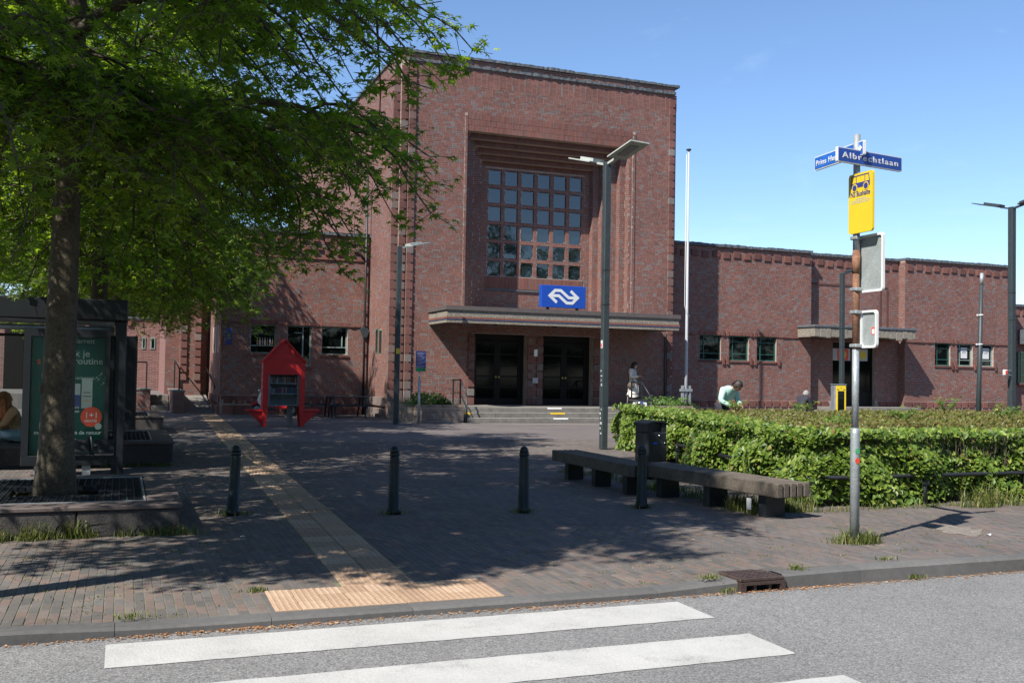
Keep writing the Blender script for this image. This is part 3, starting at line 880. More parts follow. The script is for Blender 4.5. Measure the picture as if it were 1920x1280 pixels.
# window grid
gx0, gx1 = PX(911, WY, 430), PX(1093, WY, 430)
gz1, gz0 = PZ(1000, 322, WY), PZ(1050, 527, WY)
pw, ph = (gx1 - gx0) / 6, (gz1 - gz0) / 6
mx, mz = pw * .22, ph * .19
cells = [(gx0 + i * pw + mx / 2, gx0 + (i + 1) * pw - mx / 2, gz0 + j * ph + mz / 2, gz0 + (j + 1) * ph - mz / 2) for j in range(6) for i in range(6)]
gw = MB()
wall_sheet(gw, (0, WY, 0), XA, ZA, NY, wl_, wr_, ZC, wzt, cells, 0.20)
gw.build('window_grid', M['mortar'], hall)
strips.build('portal', M['mortar'], hall)
sill_z = PZ(1000, 545, WY)
bs.add(bond(wr_, int((wzt - ZC) / .080), allow=intervals(wl_, wr_, [(gx0, gx1, sill_z, gz1)]), seed=7), (0, WY, ZC), XA, ZA, NY) if False else None
ncour = int((wzt - ZC) / .080)
hole_shift = [(c[0], c[1], c[2] - ZC, c[3] - ZC) for c in cells] + [(gx0, gx1, sill_z - ZC, gz0 + mz / 2 - ZC)]
bs.add(bond(wr_, ncour, allow=intervals(wl_, wr_, hole_shift), seed=7), (0, WY, ZC), XA, ZA, NY)
bs.add(soldier(gx0, gx1, sill_z + .02, gz0 + mz / 2 - .02, 99), (0, WY, 0), XA, ZA, NY, .02)
# reveals of the piers between the panes: brick ends catching the sun
for c in cells:
    bs.add(bond(.20, int((c[3] - c[2]) / .080), allow=intervals(0, .2, []), seed=int(c[0] * 100)), (c[1], WY, c[2]), Vector((0, 1, 0)), ZA, Vector((-1, 0, 0)), .004)
sl = MB(); sl.box(wl_ + .1, wr_ - .1, WY - .06, WY - .016, sill_z - .07, sill_z); sl.build('sill', M['slate'], hall)
# panes in front of the openings held by four clips each
for c in cells:
    e = .035
    pm_ = MB(); pm_.box(c[0] - e + .03, c[1] + e - .03, WY + .055, WY + .067, c[2] - e + .03, c[3] + e - .03)
    pane = pm_.build('pane', M['glass_up'], hall)
    cm = MB()
    for (sx, sz) in ((c[0] + .045, c[2] + .05), (c[1] - .045, c[2] + .05), (c[0] + .045, c[3] - .05), (c[1] - .045, c[3] - .05)):
        cm.box(sx - .022, sx + .022, WY + .043, WY + .054, sz - .022, sz + .022)
    cm.build('clips', M['galv'], pane, kind='stuff')
# left side wall bricks (front stretch in the sun, the rest beyond the wing)
swins = [(1.15, 1.55, 2.35, 3.25), (1.75, 2.1, 2.4, 3.3)]
SWZ = int(HZ / .080)
bs.add(bond(22.0, SWZ, allow=intervals(.24, 22.0, swins), seed=9), (c2, D, 0), Vector((0, 1, 0)), ZA, Vector((-1, 0, 0)))
for w in swins:
    q = MB(); q.box(c2 - .012, c2 + .1, D + w[0], D + w[1], w[2], w[3]); fr = q.build('side_window', M['frame_green'], hall)
    q = MB(); q.box(c2 - .016, c2 - .0125, D + w[0] + .05, D + w[1] - .05, w[2] + .05, w[3] - .05); q.build('pane', M['glass'], fr)
bs.build('brickwork', M['brick'], hall)
# corner blocks with a small hole between each two
qb = MB(); qb.box(-.125, .125, -.065, 0.0, 0, .255, .006); qm = qb.mesh('corner_block', M['block'])
qb = MB(); qb.box(-.125, .055, -.030, 0.0, 0, .062, .004); qm2 = qb.mesh('corner_spacer', M['block'])
sp_all = MB()
for (cx, yy) in ((hx0 + .135, D - .002), ((c1 + hx0) / 2, D + .118), ((c1 + c2) / 2, D + .238), (hx1 - .135, D - .002)):
    z = 0.75
    while z < HZ - .5:
        o = link('corner_block', qm, hall); o.location = Vector((cx, yy, z)) - hall.location
        o.rotation_euler = (0, 0, 0); o.scale = (1, 1, 1)
        sp_all.box(cx - .125, cx + .035, yy - .06, yy, z + .258, z + .326)
        z += .33
sp_all.build('corner_spacers', M['block'], hall, kind='stuff')
# plinth
pl = MB()
for (a, b, yy) in ((hx0, dl[0] - .3, D), (c1, hx0, D + .12), (c2, c1, D + .24)):
    n = max(1, round((b - a) / .3))
    for i in range(n):
        pl.box(a + (b - a) * i / n + .006, a + (b - a) * (i + 1) / n - .006, yy - .09, yy + .05, .42, .74, .012)
        pl.box(a + (b - a) * i / n + .006, a + (b - a) * (i + 1) / n - .006, yy - .12, yy + .05, 0, .33, .012)
for i in range(12):
    pl.box(c2 - .12, c2 + .05, D + .36 + i * .3, D + .36 + i * .3 + .29, 0, .33, .012)
    pl.box(c2 - .09, c2 + .05, D + .36 + i * .3, D + .36 + i * .3 + .29, .42, .74, .012)
pl.build('plinth', M['block'], hall)
# copings of slate pieces, rough and slightly irregular
def coping(x0, x1, y0, y1, z, h, parent, along='x', pitch=1.15):
    p = x0
    while p < x1 - .05:
        q = min(p + pitch * rnd.uniform(.9, 1.1), x1)
        b = MB()
        j = rnd.uniform(-.012, .012); t = rnd.uniform(-.015, .015)
        n = max(2, int((q - p) / .09))
        top = []
        vs = []; fs = []
        for i in range(n + 1):
            xx = p + .008 + (q - p - .016) * i / n
            ra, rb, rc = rnd.uniform(-.02, .02), rnd.uniform(-.014, .014), rnd.uniform(-.014, .014)
            ring = [(y0 + ra + j, z), (y1, z), (y1, z + h + rb), (y0 + ra * .6 + j, z + h + rc + t)]
            for (yy, zz) in ring:
                vs.append((xx, yy, zz) if along == 'x' else (yy, xx, zz))
        for i in range(n):
            for k in range(4):
                fs.append((i * 4 + k, i * 4 + (k + 1) % 4, (i + 1) * 4 + (k + 1) % 4, (i + 1) * 4 + k))
        fs += [(0, 1, 2, 3), tuple(n * 4 + k for k in (3, 2, 1, 0))]
        b.add(vs, fs); b.build('coping_stone', M['slate'], parent)
        p = q
coping(hx0 - .06, hx1 + .02, D - .07, D + .2, HZ, .10, hall)
coping(hx0 - .45, hx1 + .3, D + .10, D + .6, HZ + .365, .10, hall)
coping(D + .62, HB, c2 - .07, c2 + .4, HZ, .10, hall, 'y', 1.6)
# canopy over the doors
cy0 = 33.28
cxl, cxr = 10.47, 19.72
cz0 = PZ(838, 604, cy0); cz1 = PZ(838, 572, cy0)
hgt = cz1 - cz0
canopy = MB(); canopy.box(cxl + .05, cxr - .05, cy0 + .05, D - .005, cz0 + .10, cz1 - .06)
can = canopy.build('canopy', M['soffit'], hall)
def rim(z0, z1, out, mat, name):
    b = MB()
    b.box(cxl - out, cxr + out, cy0 - out, cy0 + .2, z0, z1)
    b.box(cxl - out, cxl + .2, cy0 + .2, D - .004, z0, z1)
    b.box(cxr - .2, cxr + out, cy0 + .2, D - .004, z0, z1)
    return b.build(name, mat, can)
rim(cz1 - .15, cz1, .05, M['cap_metal'], 'roof_edge')
rim(cz1 - .16 - .22, cz1 - .152, 0.0, M['pebble'], 'upper_band')
rim(cz0 + .004, cz1 - .16 - .22 - .115, 0.0, M['pebble'], 'lower_band')
mo = MB(); mo2 = MB(); zz = cz1 - .38
x = cxl - .012
while x < cxr:
    mo.box(x, x + .056, cy0 - .012, cy0 + .05, zz - .06, zz - .004); mo2.box(x, x + .056, cy0 - .012, cy0 + .05, zz - .112, zz - .064); x += .06
y = cy0 + .055
while y < D - .06:
    for xx in (cxl - .012, cxr - .05):
        mo.box(xx, xx + .062, y, y + .056, zz - .06, zz - .004); mo2.box(xx, xx + .062, y, y + .056, zz - .112, zz - .064)
    y += .06
core = MB(); core.box(cxl + .004, cxr - .004, cy0 + .004, D - .004, zz - .116, zz); core.build('mosaic_bed', M['soffit'], can)
o = mo.build('orange_mosaic', M['mosaic_orange'], can, kind='stuff'); o = mo2.build('blue_mosaic', M['mosaic_blue'], can, kind='stuff')
b = MB(); b.box(cxl + .5, cxr - .4, cy0 + .35, cy0 + .43, cz0 + .02, cz0 + .09); lt = b.build('light_strip', M['white'], can)
b = MB()
for fx in (.2, .45, .7):
    xx = cxl + (cxr - cxl) * fx; b.box(xx, xx + .14, cy0 + .32, cy0 + .46, cz0 - .02, cz0 + .099)
b.build('bracket', M['black'], lt)
b = MB(); b.bar((cxl - .02, cy0 + 1.2, cz1 - .22), (cxl - .22, cy0 + 1.2, cz1 - .25), .025); b.build('spout', M['black'], can)
# doors
def double_door(x0, x1, tag_right):
    r = MB(); yy = D + .42
    r.box(x0 + .002, x0 + .10, yy - .05, yy + .08, PLZ, dzt - .002); r.box(x1 - .10, x1 - .002, yy - .05, yy + .08, PLZ, dzt - .002)
    r.box(x0 + .10, x1 - .10, yy - .05, yy + .08, dzt - .22, dzt - .002)
    dd = r.build('double_door', M['door'], hall)
    xm = (x0 + x1) / 2
    for (a, b, hs) in ((x0 + .104, xm - .004, 1), (xm + .004, x1 - .104, -1)):
        lf = MB(); zt = dzt - .225
        rows = 5; h = (zt - PLZ - .25 - .12) / rows
        lf.box(a, a + .12, yy - .02, yy + .04, PLZ + .02, zt); lf.box(b - .12, b, yy - .02, yy + .04, PLZ + .02, zt)
        lf.box(a + .12, b - .12, yy - .02, yy + .04, PLZ + .02, PLZ + .25)
        for k in range(rows):
            z = PLZ + .25 + (k + 1) * h
            lf.box(a + .12, b - .12, yy - .02, yy + .04, z - .03, z + (.08 if k == rows - 1 else .03))
        pg = MB()
        for k in range(rows):
            z = PLZ + .25 + k * h
            pg.box(a + .12, b - .12, yy + .008, yy + .016, z + (.0 if k == 0 else .03), z + h - .03)
        kn = MB(); kx = b - .06 if hs == 1 else a + .06
        kn.box(kx - .03, kx + .03, yy - .08, yy - .021, PLZ + 1.02, PLZ + 1.10, .008)
        leaf = lf.build('door_leaf', M['door'], dd)
        pg2 = pg.build('door_glass', M['glass_door'], dd); kn.build('handle', M['brass'], dd)
double_door(*dl, 0); double_door(*dr, 1)
# brick door piers in shade: blocks beside the doors
jb = MB()
for xx in (dl[0] - .13, dl[1] + .13, dr[0] - .13, dr[1] + .13):
    z = PLZ + .02
    while z < dzt - .3:
        o = link('corner_block', qm, hall); o.location = Vector((xx, D - .011, z)) - hall.location
        z += .33
b = MB(); xx = PX(1003, D, 655); b.box(xx - .07, xx + .07, D - .10, D - .078, PZ(1003, 668, D), PZ(1003, 655, D)); b.build('house_number_plate', M['white'], hall)
b = MB(); b.box(xx - .11, xx + .11, D - .10, D - .078, PZ(1003, 718, D), PZ(1003, 708, D)); b.build('bell_panel', M['print_grey'], hall)
b = MB(); b.tube([(PX(1247, D - .05, 690), D - .05, .5), (PX(1247, D - .05, 690), D - .05, cz0)], .03, 8); b.build('drain_pipe', M['post_grey'], hall)
# platform and steps
sy = 32.30; sx0, sx1 = PX(874, sy, 790), 19.3
b = MB()
TR = .36
stp = link('front_steps', None, None)
stp.location = (15, sy, 0); stp['label'] = 'three wide grey stone steps rising to the dark station doors'; stp['category'] = 'steps'
for k in range(3):
    y0 = sy + k * TR; z0 = k * PLZ / 3; z1 = (k + 1) * PLZ / 3
    seg = MB(); nseg = 7
    for i in range(nseg):
        a = sx0 + (sx1 - sx0) * i / nseg; c = sx0 + (sx1 - sx0) * (i + 1) / nseg
        seg = MB(); seg.box(a + .004, c - .004, y0, (y0 + TR if k < 2 else D - .05), 0 if k == 0 else z0 - .02, z1, .012)
        seg.build('step_slab', M['step'], stp)
    for (px, mat) in ((945 + 5 * (2 - k) * 0, M['white'] if k != 1 else M['yellow']),):
        xx = PX(1040 + (6 * (2 - k)), y0, 765); mk = MB(); mk.box(xx - .28, xx + .28, y0 - .006, y0 + .07, z1 - .05, z1 + .004); mk.build('edge_marking', mat, stp)
mk = MB(); mk.box(sx0 + .02, sx0 + .3, sy + TR - .006, sy + TR + .07, PLZ * 2 / 3 - .06, PLZ * 2 / 3 + .004); mk.build('edge_marking', M['yellow'], stp)
stp.data  # an Empty
# railings
def railing(x, lab, flip):
    r = thing('stair_railing', lab, 'railing', (x, sy + .7, 0), group='railings beside the front steps')
    b = MB()
    pts = [(x, sy + 1.6, PLZ + .95), (x, sy + .75, PLZ + .95), (x, sy + .02, .90), (x, sy + .02, .0)]
    b.tube(pts[:3], .028, 8); b.tube(pts[2:], .028, 8); b.build('handrail', M['black'], r)
    for (yy, z0, z1) in ((sy + 1.55, PLZ, PLZ + .94), (sy + .75, PLZ, PLZ + .94)):
        q = MB(); q.bar((x, yy, z0), (x, yy, z1), .045); q.build('post', M['black'], r)
    q = MB(); q.bar((x, sy + 1.55, PLZ + .5), (x, sy + .75, PLZ + .5), .03); q.bar((x, sy + .75, PLZ + .5), (x, sy + .04, .5), .03); q.build('lower_rail', M['black'], r)
railing(sx0 + .02, 'bent steel stair railing by the brick planter next to the info post', 1)
railing(PX(1222, sy, 740), 'bent steel stair railing next to the woman in the long coat', -1)
# brick planters
def brick_planter(poly, h, lab, seed, soil=True):
    """polygon (counter clockwise seen from above) of the outer wall"""
    cx = sum(p[0] for p in poly) / len(poly); cy = sum(p[1] for p in poly) / len(poly)
    r = thing('brick_planter', lab, 'planter', (cx, cy, 0), group='brick planters beside the steps')
    b = MB(); b.prism(poly, (0, 0, 0), XA, Vector((0, 1, 0)), ZA, 0, h - .06)
    b.build('wall', M['mortar'], r)
    q = BrickSet()
    for i in range(len(poly)):
        p0, p1 = Vector((*poly[i], 0)), Vector((*poly[(i + 1) % len(poly)], 0))
        U = (p1 - p0); L = U.length; U.normalize(); nn = U.cross(ZA)
        q.add(bond(L, int((h - .1) / .080), allow=intervals(0, L, []), seed=seed + i), p0, U, ZA, nn)
        q.add(soldier(0, L, h - .105, h - .0, seed + 50 + i, .1), p0, U, ZA, nn, .014)
    q.build('brickwork', M['grey_brick'], r)
    s_ = MB(); c = Vector((cx, cy)); s_.prism([tuple(c + (Vector(p) - c) * .86) for p in poly], (0, 0, 0), XA, Vector((0, 1, 0)), ZA, h - .059, h - .03)
    s_.build('soil', M['soil'], r)
    return r
pa = PX(772, sy, 785); 
poly_l = [(pa + .35, sy + .02), (sx0 - .09, sy + .02), (sx0 - .09, D - .14), (pa - .05, D - .14), (pa - .05, sy + .45)]
plant_l = brick_planter(poly_l, .62, 'angled brick planter of leafy green shrubs behind the info post', 300)
pb = PX(1228, sy, 780)
poly_r = [(pb + .1, sy + .02), (pb + 1.6, sy + .02), (pb + 2.0, sy + .45), (pb + 2.0, D - .14), (pb + .1, D - .14)]
plant_r = brick_planter(poly_r, .62, 'brick planter with low greenery beside the white flagpole', 400)
LEAF4 = ([(0, -.5, 0), (.28, 0, .06), (0, .6, -.05), (-.28, 0, .06)], [(0, 1, 2), (0, 2, 3)])
def leaf_clump(name, n, sampler, size, mat, parent=None, up=0.6, kind='stuff'):
    pos = np.array([sampler() for _ in range(n)])
    nm = nrng.normal(size=(n, 3)); nm[:, 2] = np.abs(nm[:, 2]) + up
    fr = frames_from(nm, nrng.uniform(0, 6.28, n))
    sc = size * nrng.uniform(.7, 1.35, n)
    off = np.array(parent.location) if parent else np.zeros(3)
    return link(name, scatter(name, pos - off, fr, sc, *LEAF4, mat), parent, kind)
def shrub_fill(lab, x0, x1, y0, y1, z, h, n, mat, size=.11):
    r = thing('planter_shrub', lab, 'shrub', ((x0 + x1) / 2, (y0 + y1) / 2, z))
    def smp():
        x, y = rnd.uniform(x0, x1), rnd.uniform(y0, y1)
        ex = 1 - abs((x - x0) / (x1 - x0) * 2 - 1) ** 3
        bump = .55 + .45 * math.sin(x * 6 + y * 3)
        return (x, y, z + h * ex * bump * rnd.random() ** .5)
    leaf_clump('foliage', n, smp, size, mat, r)
    st_ = MB()
    for _ in range(14):
        x, y = rnd.uniform(x0 + .2, x1 - .2), rnd.uniform(y0, y1); st_.tube([(x, y, z - .05), (x + rnd.uniform(-.1, .1), y, z + h * .5)], .012, 5)
    st_.build('stems', M['bark'], r, kind='stuff')
shrub_fill('fresh green leafy shrubs filling the planter behind the info post', pa + .05, sx0 - .35, sy + .2, sy + 1.6, .58, .42, 1500, M['shrub'])
shrub_fill('low shaded greenery in the planter near the flagpole', pb + .2, pb + 1.9, sy + .1, sy + 2.2, .58, .35, 1400, M['shrub'])

# company sign on the canopy
sgx0, sgx1 = PX(1013, cy0 + .2, 560), PX(1096, cy0 + .2, 560)
sgz0, sgz1 = PZ(1055, 579, cy0 + .2), PZ(1055, 536, cy0 + .2)
ns = thing('arrows_sign', 'blue box sign with white interlocked arrows standing on the entrance canopy', 'sign', ((sgx0 + sgx1) / 2, cy0 + .2, sgz0))
b = MB(); b.box(sgx0, sgx1, cy0 + .1, cy0 + .32, sgz0 + .03, sgz1, .012); b.build('sign_box', M['sign_blue'], ns)
b = MB()
for xx in (sgx0 + .3, sgx1 - .3): b.box(xx - .04, xx + .04, cy0 + .16, cy0 + .26, cz1 - .01, sgz0 + .03)
b.build('foot', M['black'], ns)
def thick_path(pts, w):
    pts = [Vector(p) for p in pts]; L = []; Rr = []
    for i, p in enumerate(pts):
        if i == 0: d = (pts[1] - p).normalized(); nn = Vector((-d.y, d.x)); m = nn
        elif i == len(pts) - 1: d = (p - pts[i - 1]).normalized(); m = Vector((-d.y, d.x))
        else:
            d1 = (p - pts[i - 1]).normalized(); d2 = (pts[i + 1] - p).normalized()
            n1, n2 = Vector((-d1.y, d1.x)), Vector((-d2.y, d2.x)); m = (n1 + n2).normalized(); m = m / max(.45, m.dot(n1))
        L.append(p + m * w / 2); Rr.append(p - m * w / 2)
    return L, Rr
def path_prism(b, pts, w, o, U, V, W, t0, t1):
    L, Rr = thick_path(pts, w)
    for i in range(len(pts) - 1):
        b.prism([tuple(Rr[i]), tuple(Rr[i + 1]), tuple(L[i + 1]), tuple(L[i])], o, U, V, W, t0, t1)
sw_, sh_ = sgx1 - sgx0, sgz1 - sgz0 - .03
def lp(x, y): return ((x - 671.5) / 293 * sw_, -(y - 1133.5) / 152 * sh_)
A = [lp(626, 1174), lp(580, 1130), lp(614, 1092), lp(652, 1092), lp(704, 1139), lp(768, 1139)]
Bp = [(-x, -y) for x, y in A]
b = MB(); ctr = ((sgx0 + sgx1) / 2, cy0 + .1, (sgz0 + .03 + sgz1) / 2)
path_prism(b, A, .105, ctr, XA, ZA, NY, .002, .008); path_prism(b, Bp, .105, ctr, XA, ZA, NY, .0015, .0095)
b.build('arrows_emblem', M['print_white'], ns)

# ================================================================== WINGS
def green_window(parent, x0, x1, z0, z1, Y, mats, posters=False, bars=True, deep=.12):
    f = MB(); yy = Y + deep; t = .05
    f.box(x0, x0 + t, yy - .03, yy + .05, z0, z1); f.box(x1 - t, x1, yy - .03, yy + .05, z0, z1)
    f.box(x0 + t, x1 - t, yy - .03, yy + .05, z0, z0 + t); f.box(x0 + t, x1 - t, yy - .03, yy + .05, z1 - t, z1)
    w = f.build('window', mats, parent)
    if bars:
        q = MB(); h = z1 - z0; xb = x0 + (x1 - x0) * .22
        q.box(x0 + t, x1 - t, yy - .02, yy + .03, z0 + h * .25, z0 + h * .25 + .035)
        q.box(x0 + t, x1 - t, yy - .02, yy + .03, z0 + h * .74, z0 + h * .74 + .035)
        q.box(xb, xb + .035, yy - .018, yy + .028, z0 + t, z1 - t)
        q.build('glazing_bar', mats, w)
    g = MB(); g.box(x0 + t, x1 - t, yy + .012, yy + .02, z0 + t, z1 - t); g.build('pane', M['glass'], w)
    if posters:
        q = MB(); cx = (x0 + x1) / 2 + .05; q.box(cx - .2, cx + .2, yy + .002, yy + .009, z0 + .38, z1 - .18); pq = q.build('notice', M['print_white'], w)
        q = MB(); q.box(cx - .12, cx + .12, yy - .001, yy + .0015, z0 + .62, z1 - .36); q.build('notice_picture', M['print_grey'], pq)
    s = MB(); n = max(3, round((x1 - x0 + .1) / .075))
    for i in range(n):
        a = x0 - .05 + (x1 - x0 + .1) * i / n; s.box(a + .003, a + (x1 - x0 + .1) / n - .003, Y - .05, Y + .1, z0 - .09, z0 - .004, .006)
    s.build('sill', M['dentil'], w)
    return w
# ---- right wing
YR = 37.3
rw = thing('station_wing', 'long low brick station wing with green windows right of the hall', 'station building', (33, YR, 0), group='brick wings of the station')
rx0, rx1 = 20.97, PX(1890, YR, 600)
ra, rb_ = PX(1521, YR, 550), PX(1697, YR, 550)
RZ = PZ(1345, 463, YR)
RD = .42
W1 = [(PX(a, YR, 650), PX(b, YR, 650)) for a, b in ((1312, 1352), (1367, 1404), (1419, 1456))]
W2 = [(PX(a, YR, 660), PX(b, YR, 660)) for a, b in ((1753, 1782), (1795, 1824), (1838, 1863))]
w1z = (PZ(1385, 676, YR), PZ(1385, 629, YR)); w2z = (PZ(1808, 686, YR), PZ(1808, 645, YR))
wz0 = (w1z[0] + w2z[0]) / 2; wz1 = (w1z[1] + w2z[1]) / 2
strz = PZ(1480, 632, YR)
wallm = MB(); bs = BrickSet()
hl = [(a, b, wz0, wz1) for a, b in W1]; hr = [(a, b, wz0, wz1) for a, b in W2]
wall_sheet(wallm, (0, YR, 0), XA, ZA, NY, rx0, ra, 0, RZ, hl, .3)
wall_sheet(wallm, (0, YR, 0), XA, ZA, NY, rb_, rx1, 0, RZ, hr, .3)
ddx0, ddx1 = PX(1561, YR + RD, 700), PX(1641, YR + RD, 700)
cz_r = PZ(1600, 637, YR)
dhole = [(ddx0, ddx1, .45, cz_r - .1)]
wall_sheet(wallm, (0, YR + RD, 0), XA, ZA, NY, ra, rb_, 0, RZ, dhole, .3)
for xx in (ra, rb_):
    wallm.add([(xx, YR, 0), (xx, YR + RD, 0), (xx, YR + RD, RZ), (xx, YR, RZ)], [(0, 1, 2, 3)])
wallm.build('wall', M['mortar'], rw)
C0, CT = .072 * 10, .072
band = int((RZ - .62) / .080) * .080
def wing_bricks(x0, x1, Y, holes, seed):
    solds = [(h[0] - .06, h[1] + .06, h[3], h[3] + .16) for h in holes if h[3] < band - 2]
    bs.add([r for r in bond(x1, int((band) / .080), allow=intervals(x0, x1, holes + solds + [(x0, x1, 0, .74)]), seed=seed)], (0, Y, 0), XA, ZA, NY)
    for h in solds: bs.add(soldier(h[0], h[1], h[2], h[3], seed), (0, Y, 0), XA, ZA, NY, .045)
    bs.add(bond(x1, 8, allow=intervals(x0, x1, []), seed=seed + 1), (0, Y, band), XA, ZA, NY)
    # corbelled line at window head height
    for a, b in intervals(x0, x1, [(h[0] - .06, h[1] + .06, -9, 9) for h in holes])(1):
        bs.add([(p, min(p + .21, b), strz - .04, strz + .03, rnd.random() * .6) for p in np.arange(a, b - .05, .22)], (0, Y, 0), XA, ZA, NY, .05)
wing_bricks(rx0, ra, YR, hl, 21); wing_bricks(rb_, rx1, YR, hr, 22); wing_bricks(ra, rb_, YR + RD, dhole, 23)
nj = int(RZ / .080)
bs.add(bond(RD, nj, allow=intervals(0, RD, []), seed=24), (rb_, YR, 0), Vector((0, 1, 0)), ZA, Vector((-1, 0, 0)))
bs.build('brickwork', M['brick'], rw)
# raised panel lines left and right in the recess
pnl = MB()
for xx in (rb_ - .75, rb_ - 1.15):
    pnl.box(xx, xx + .09, YR + RD - .035, YR + RD + .01, cz_r + .6, RZ - 1.35)
pnl.box(ra + .1, rb_ - .7, YR + RD - .035, YR + RD + .01, RZ - 1.33, RZ - 1.25)
pnl.build('panel_moulding', M['dentil'], rw)
dm = MB(); dm.box(-.17, .17, -.055, 0.01, 0, .28, .01); dmm = dm.mesh('dentil', M['dentil'])
def dentils(x0, x1, Y, z, parent, pitch=.52):
    n = int((x1 - x0) / pitch)
    for i in range(n):
        o = link('dentil', dmm, parent); o.location = Vector((x0 + (i + .5) * (x1 - x0) / n, Y, z + (.05 if i % 2 else 0))) - parent.location
dentils(rx0, ra, YR, band + .14, rw); dentils(ra, rb_, YR + RD, band + .14, rw); dentils(rb_, rx1, YR, band + .14, rw)
coping(rx0, ra + .02, YR - .10, YR + .5, RZ, .13, rw); coping(ra + .02, rb_ - .02, YR + RD - .10, YR + RD + .5, RZ - .02, .13, rw); coping(rb_ - .02, rx1 + .05, YR - .10, YR + .5, RZ, .13, rw)
pl = MB()
def plinth_run(x0, x1, Y, par):
    n = max(1, round((x1 - x0) / .42))
    for i in range(n):
        a, b = x0 + (x1 - x0) * i / n, x0 + (x1 - x0) * (i + 1) / n
        MB().box(a + .05, b - .05, Y - .06, Y + .02, .42, .70, .012).box(a - .045, a + .045, Y - .05, Y + .02, .56, .70).build('plinth_block', M['dentil'], par)
        MB().box(a + .006, b - .006, Y - .10, Y + .02, 0, .34, .012).build('base_block', M['dentil'], par)
plinth_run(rx0 + .1, ra, YR, rw); plinth_run(ra, ddx0 - .2, YR + RD, rw); plinth_run(ddx1 + .2, rb_, YR + RD, rw); plinth_run(rb_, rx1, YR, rw)
for i, (a, b) in enumerate(W1): green_window(rw, a, b, wz0, wz1, YR, M['frame_green'])
for i, (a, b) in enumerate(W2): green_window(rw, a, b, wz0, wz1, YR, M['frame_pale'] if i else M['frame_green'], posters=i > 0)
# short corbels between the windows
cb = MB()
for Ws in (W1, W2):
    for (a, b), (c, d) in zip(Ws, Ws[1:]):
        for xx in (b + .1, c - .1):
            for (z0_, z1_) in ((wz0 - .18, wz0 + .12), (wz1 - .02, wz1 + .2)): MB().box(xx - .055, xx + .055, YR - .075, YR + .02, z0_, z1_).build('corbel', M['dentil'], rw)
    MB().box(Ws[-1][1] + .05, Ws[-1][1] + .16, YR - .075, YR + .02, wz0 - .18, wz0 + .1).build('corbel', M['dentil'], rw)
# entrance canopy and door
ox0, ox1 = PX(1527, YR - 1.17, 620), PX(1717.6, YR - 1.17, 620)
oz1, oz0 = PZ(1620, 612, YR - 1.17), PZ(1620, 634, YR - 1.17)
b = MB(); b.box(ox0 + .02, ox1 - .02, YR - 1.15, YR + RD - .01, oz0 + .1, oz1 - .08); cn = b.build('canopy', M['soffit'], rw)
b = MB(); b.box(ox0 - .05, ox1 + .05, YR - 1.22, YR - .003, oz1 - .12, oz1, .02); b.build('roof_edge', M['slate'], cn)
b = MB()
x = ox0
while x < ox1 - .1:
    w = rnd.uniform(.22, .4); e = min(x + w, ox1); b.box(x, e - .01, YR - 1.17 - rnd.uniform(0, .03), YR - .9, oz0 + rnd.uniform(-.05, .04), oz1 - .125, .015); x = e
b.box(ox0, ox0 + .25, YR - .9, YR - .003, oz0, oz1 - .125); b.box(ox1 - .25, ox1, YR - .9, YR - .003, oz0, oz1 - .125)
b.build('stone_band', M['pebble'], cn)
b = MB(); yy = YR + RD + .2; b.box(ddx0, ddx1, yy, yy + .05, .45, cz_r - .1); dr_ = b.build('door', M['door'], rw)
b = MB(); xm = (ddx0 + ddx1) / 2
for (a, c) in ((ddx0 + .08, xm - .05), (xm + .05, ddx1 - .08)): b.box(a, c, yy - .012, yy - .002, 1.1, cz_r - .35)
b.build('door_glass', M['glass_door'], dr_)
for k, (a, c) in enumerate(((ddx0 + .1, xm - .08), (xm + .2, ddx1 - .3))):
    b = MB(); zc = PZ(1575, 664, YR + RD); b.box(a, c, yy - .02, yy - .0125, zc - .28, zc + .28); ps = b.build('door_poster', M['print_grey'], dr_)
    b = MB(); mm = (a + c) / 2 + .1; b.box(mm - .32 + .1 * k, mm + .32 - .1 * k, yy - .024, yy - .0205, zc - .26, zc + .26); pr = b.build('poster_print', M['print_red'], ps) if k == 0 else None
    b = MB(); b.lathe([(.2, 0), (.2, .004)], (0, 0, 0), 14)
    me = b.mesh('poster_disc', M['sign_yellow']); ob = link('poster_disc', me, ps); ob.rotation_euler = (math.pi / 2, 0, 0); ob.location = Vector((mm, yy - .0245, zc)) - rw.location
# low steps in front of that door
b = MB()
for k in range(3): b.box(ddx0 - 1.5 + .3 * k, ddx1 + 2.2 - .4 * k, YR - 1.6 + .35 * k, YR + RD, .15 * k, .15 * (k + 1), .01)
b.build('door_steps', M['step'], rw)
# ends, rear and roof of the wing
b = MB(); b.add([(rx1, YR, 0), (rx1, YR + 9, 0), (rx1, YR + 9, RZ), (rx1, YR, RZ)], [(0, 1, 2, 3)])
b.add([(rx0, YR + 9, 0), (rx1, YR + 9, 0), (rx1, YR + 9, RZ), (rx0, YR + 9, RZ)], [(0, 1, 2, 3)])
b.build('rear_wall', M['brick_far'], rw)
b = MB(); b.box(rx0, rx1 - .02, YR + RD + .1, YR + 8.98, RZ - .2, RZ - .06); b.build('roof', M['roof'], rw)
b = MB(); b.box(rx0 + .1, rx1 - .2, YR + RD + .6, YR + 8.5, .1, RZ - .4); b.build('interior', M['dark'], rw)
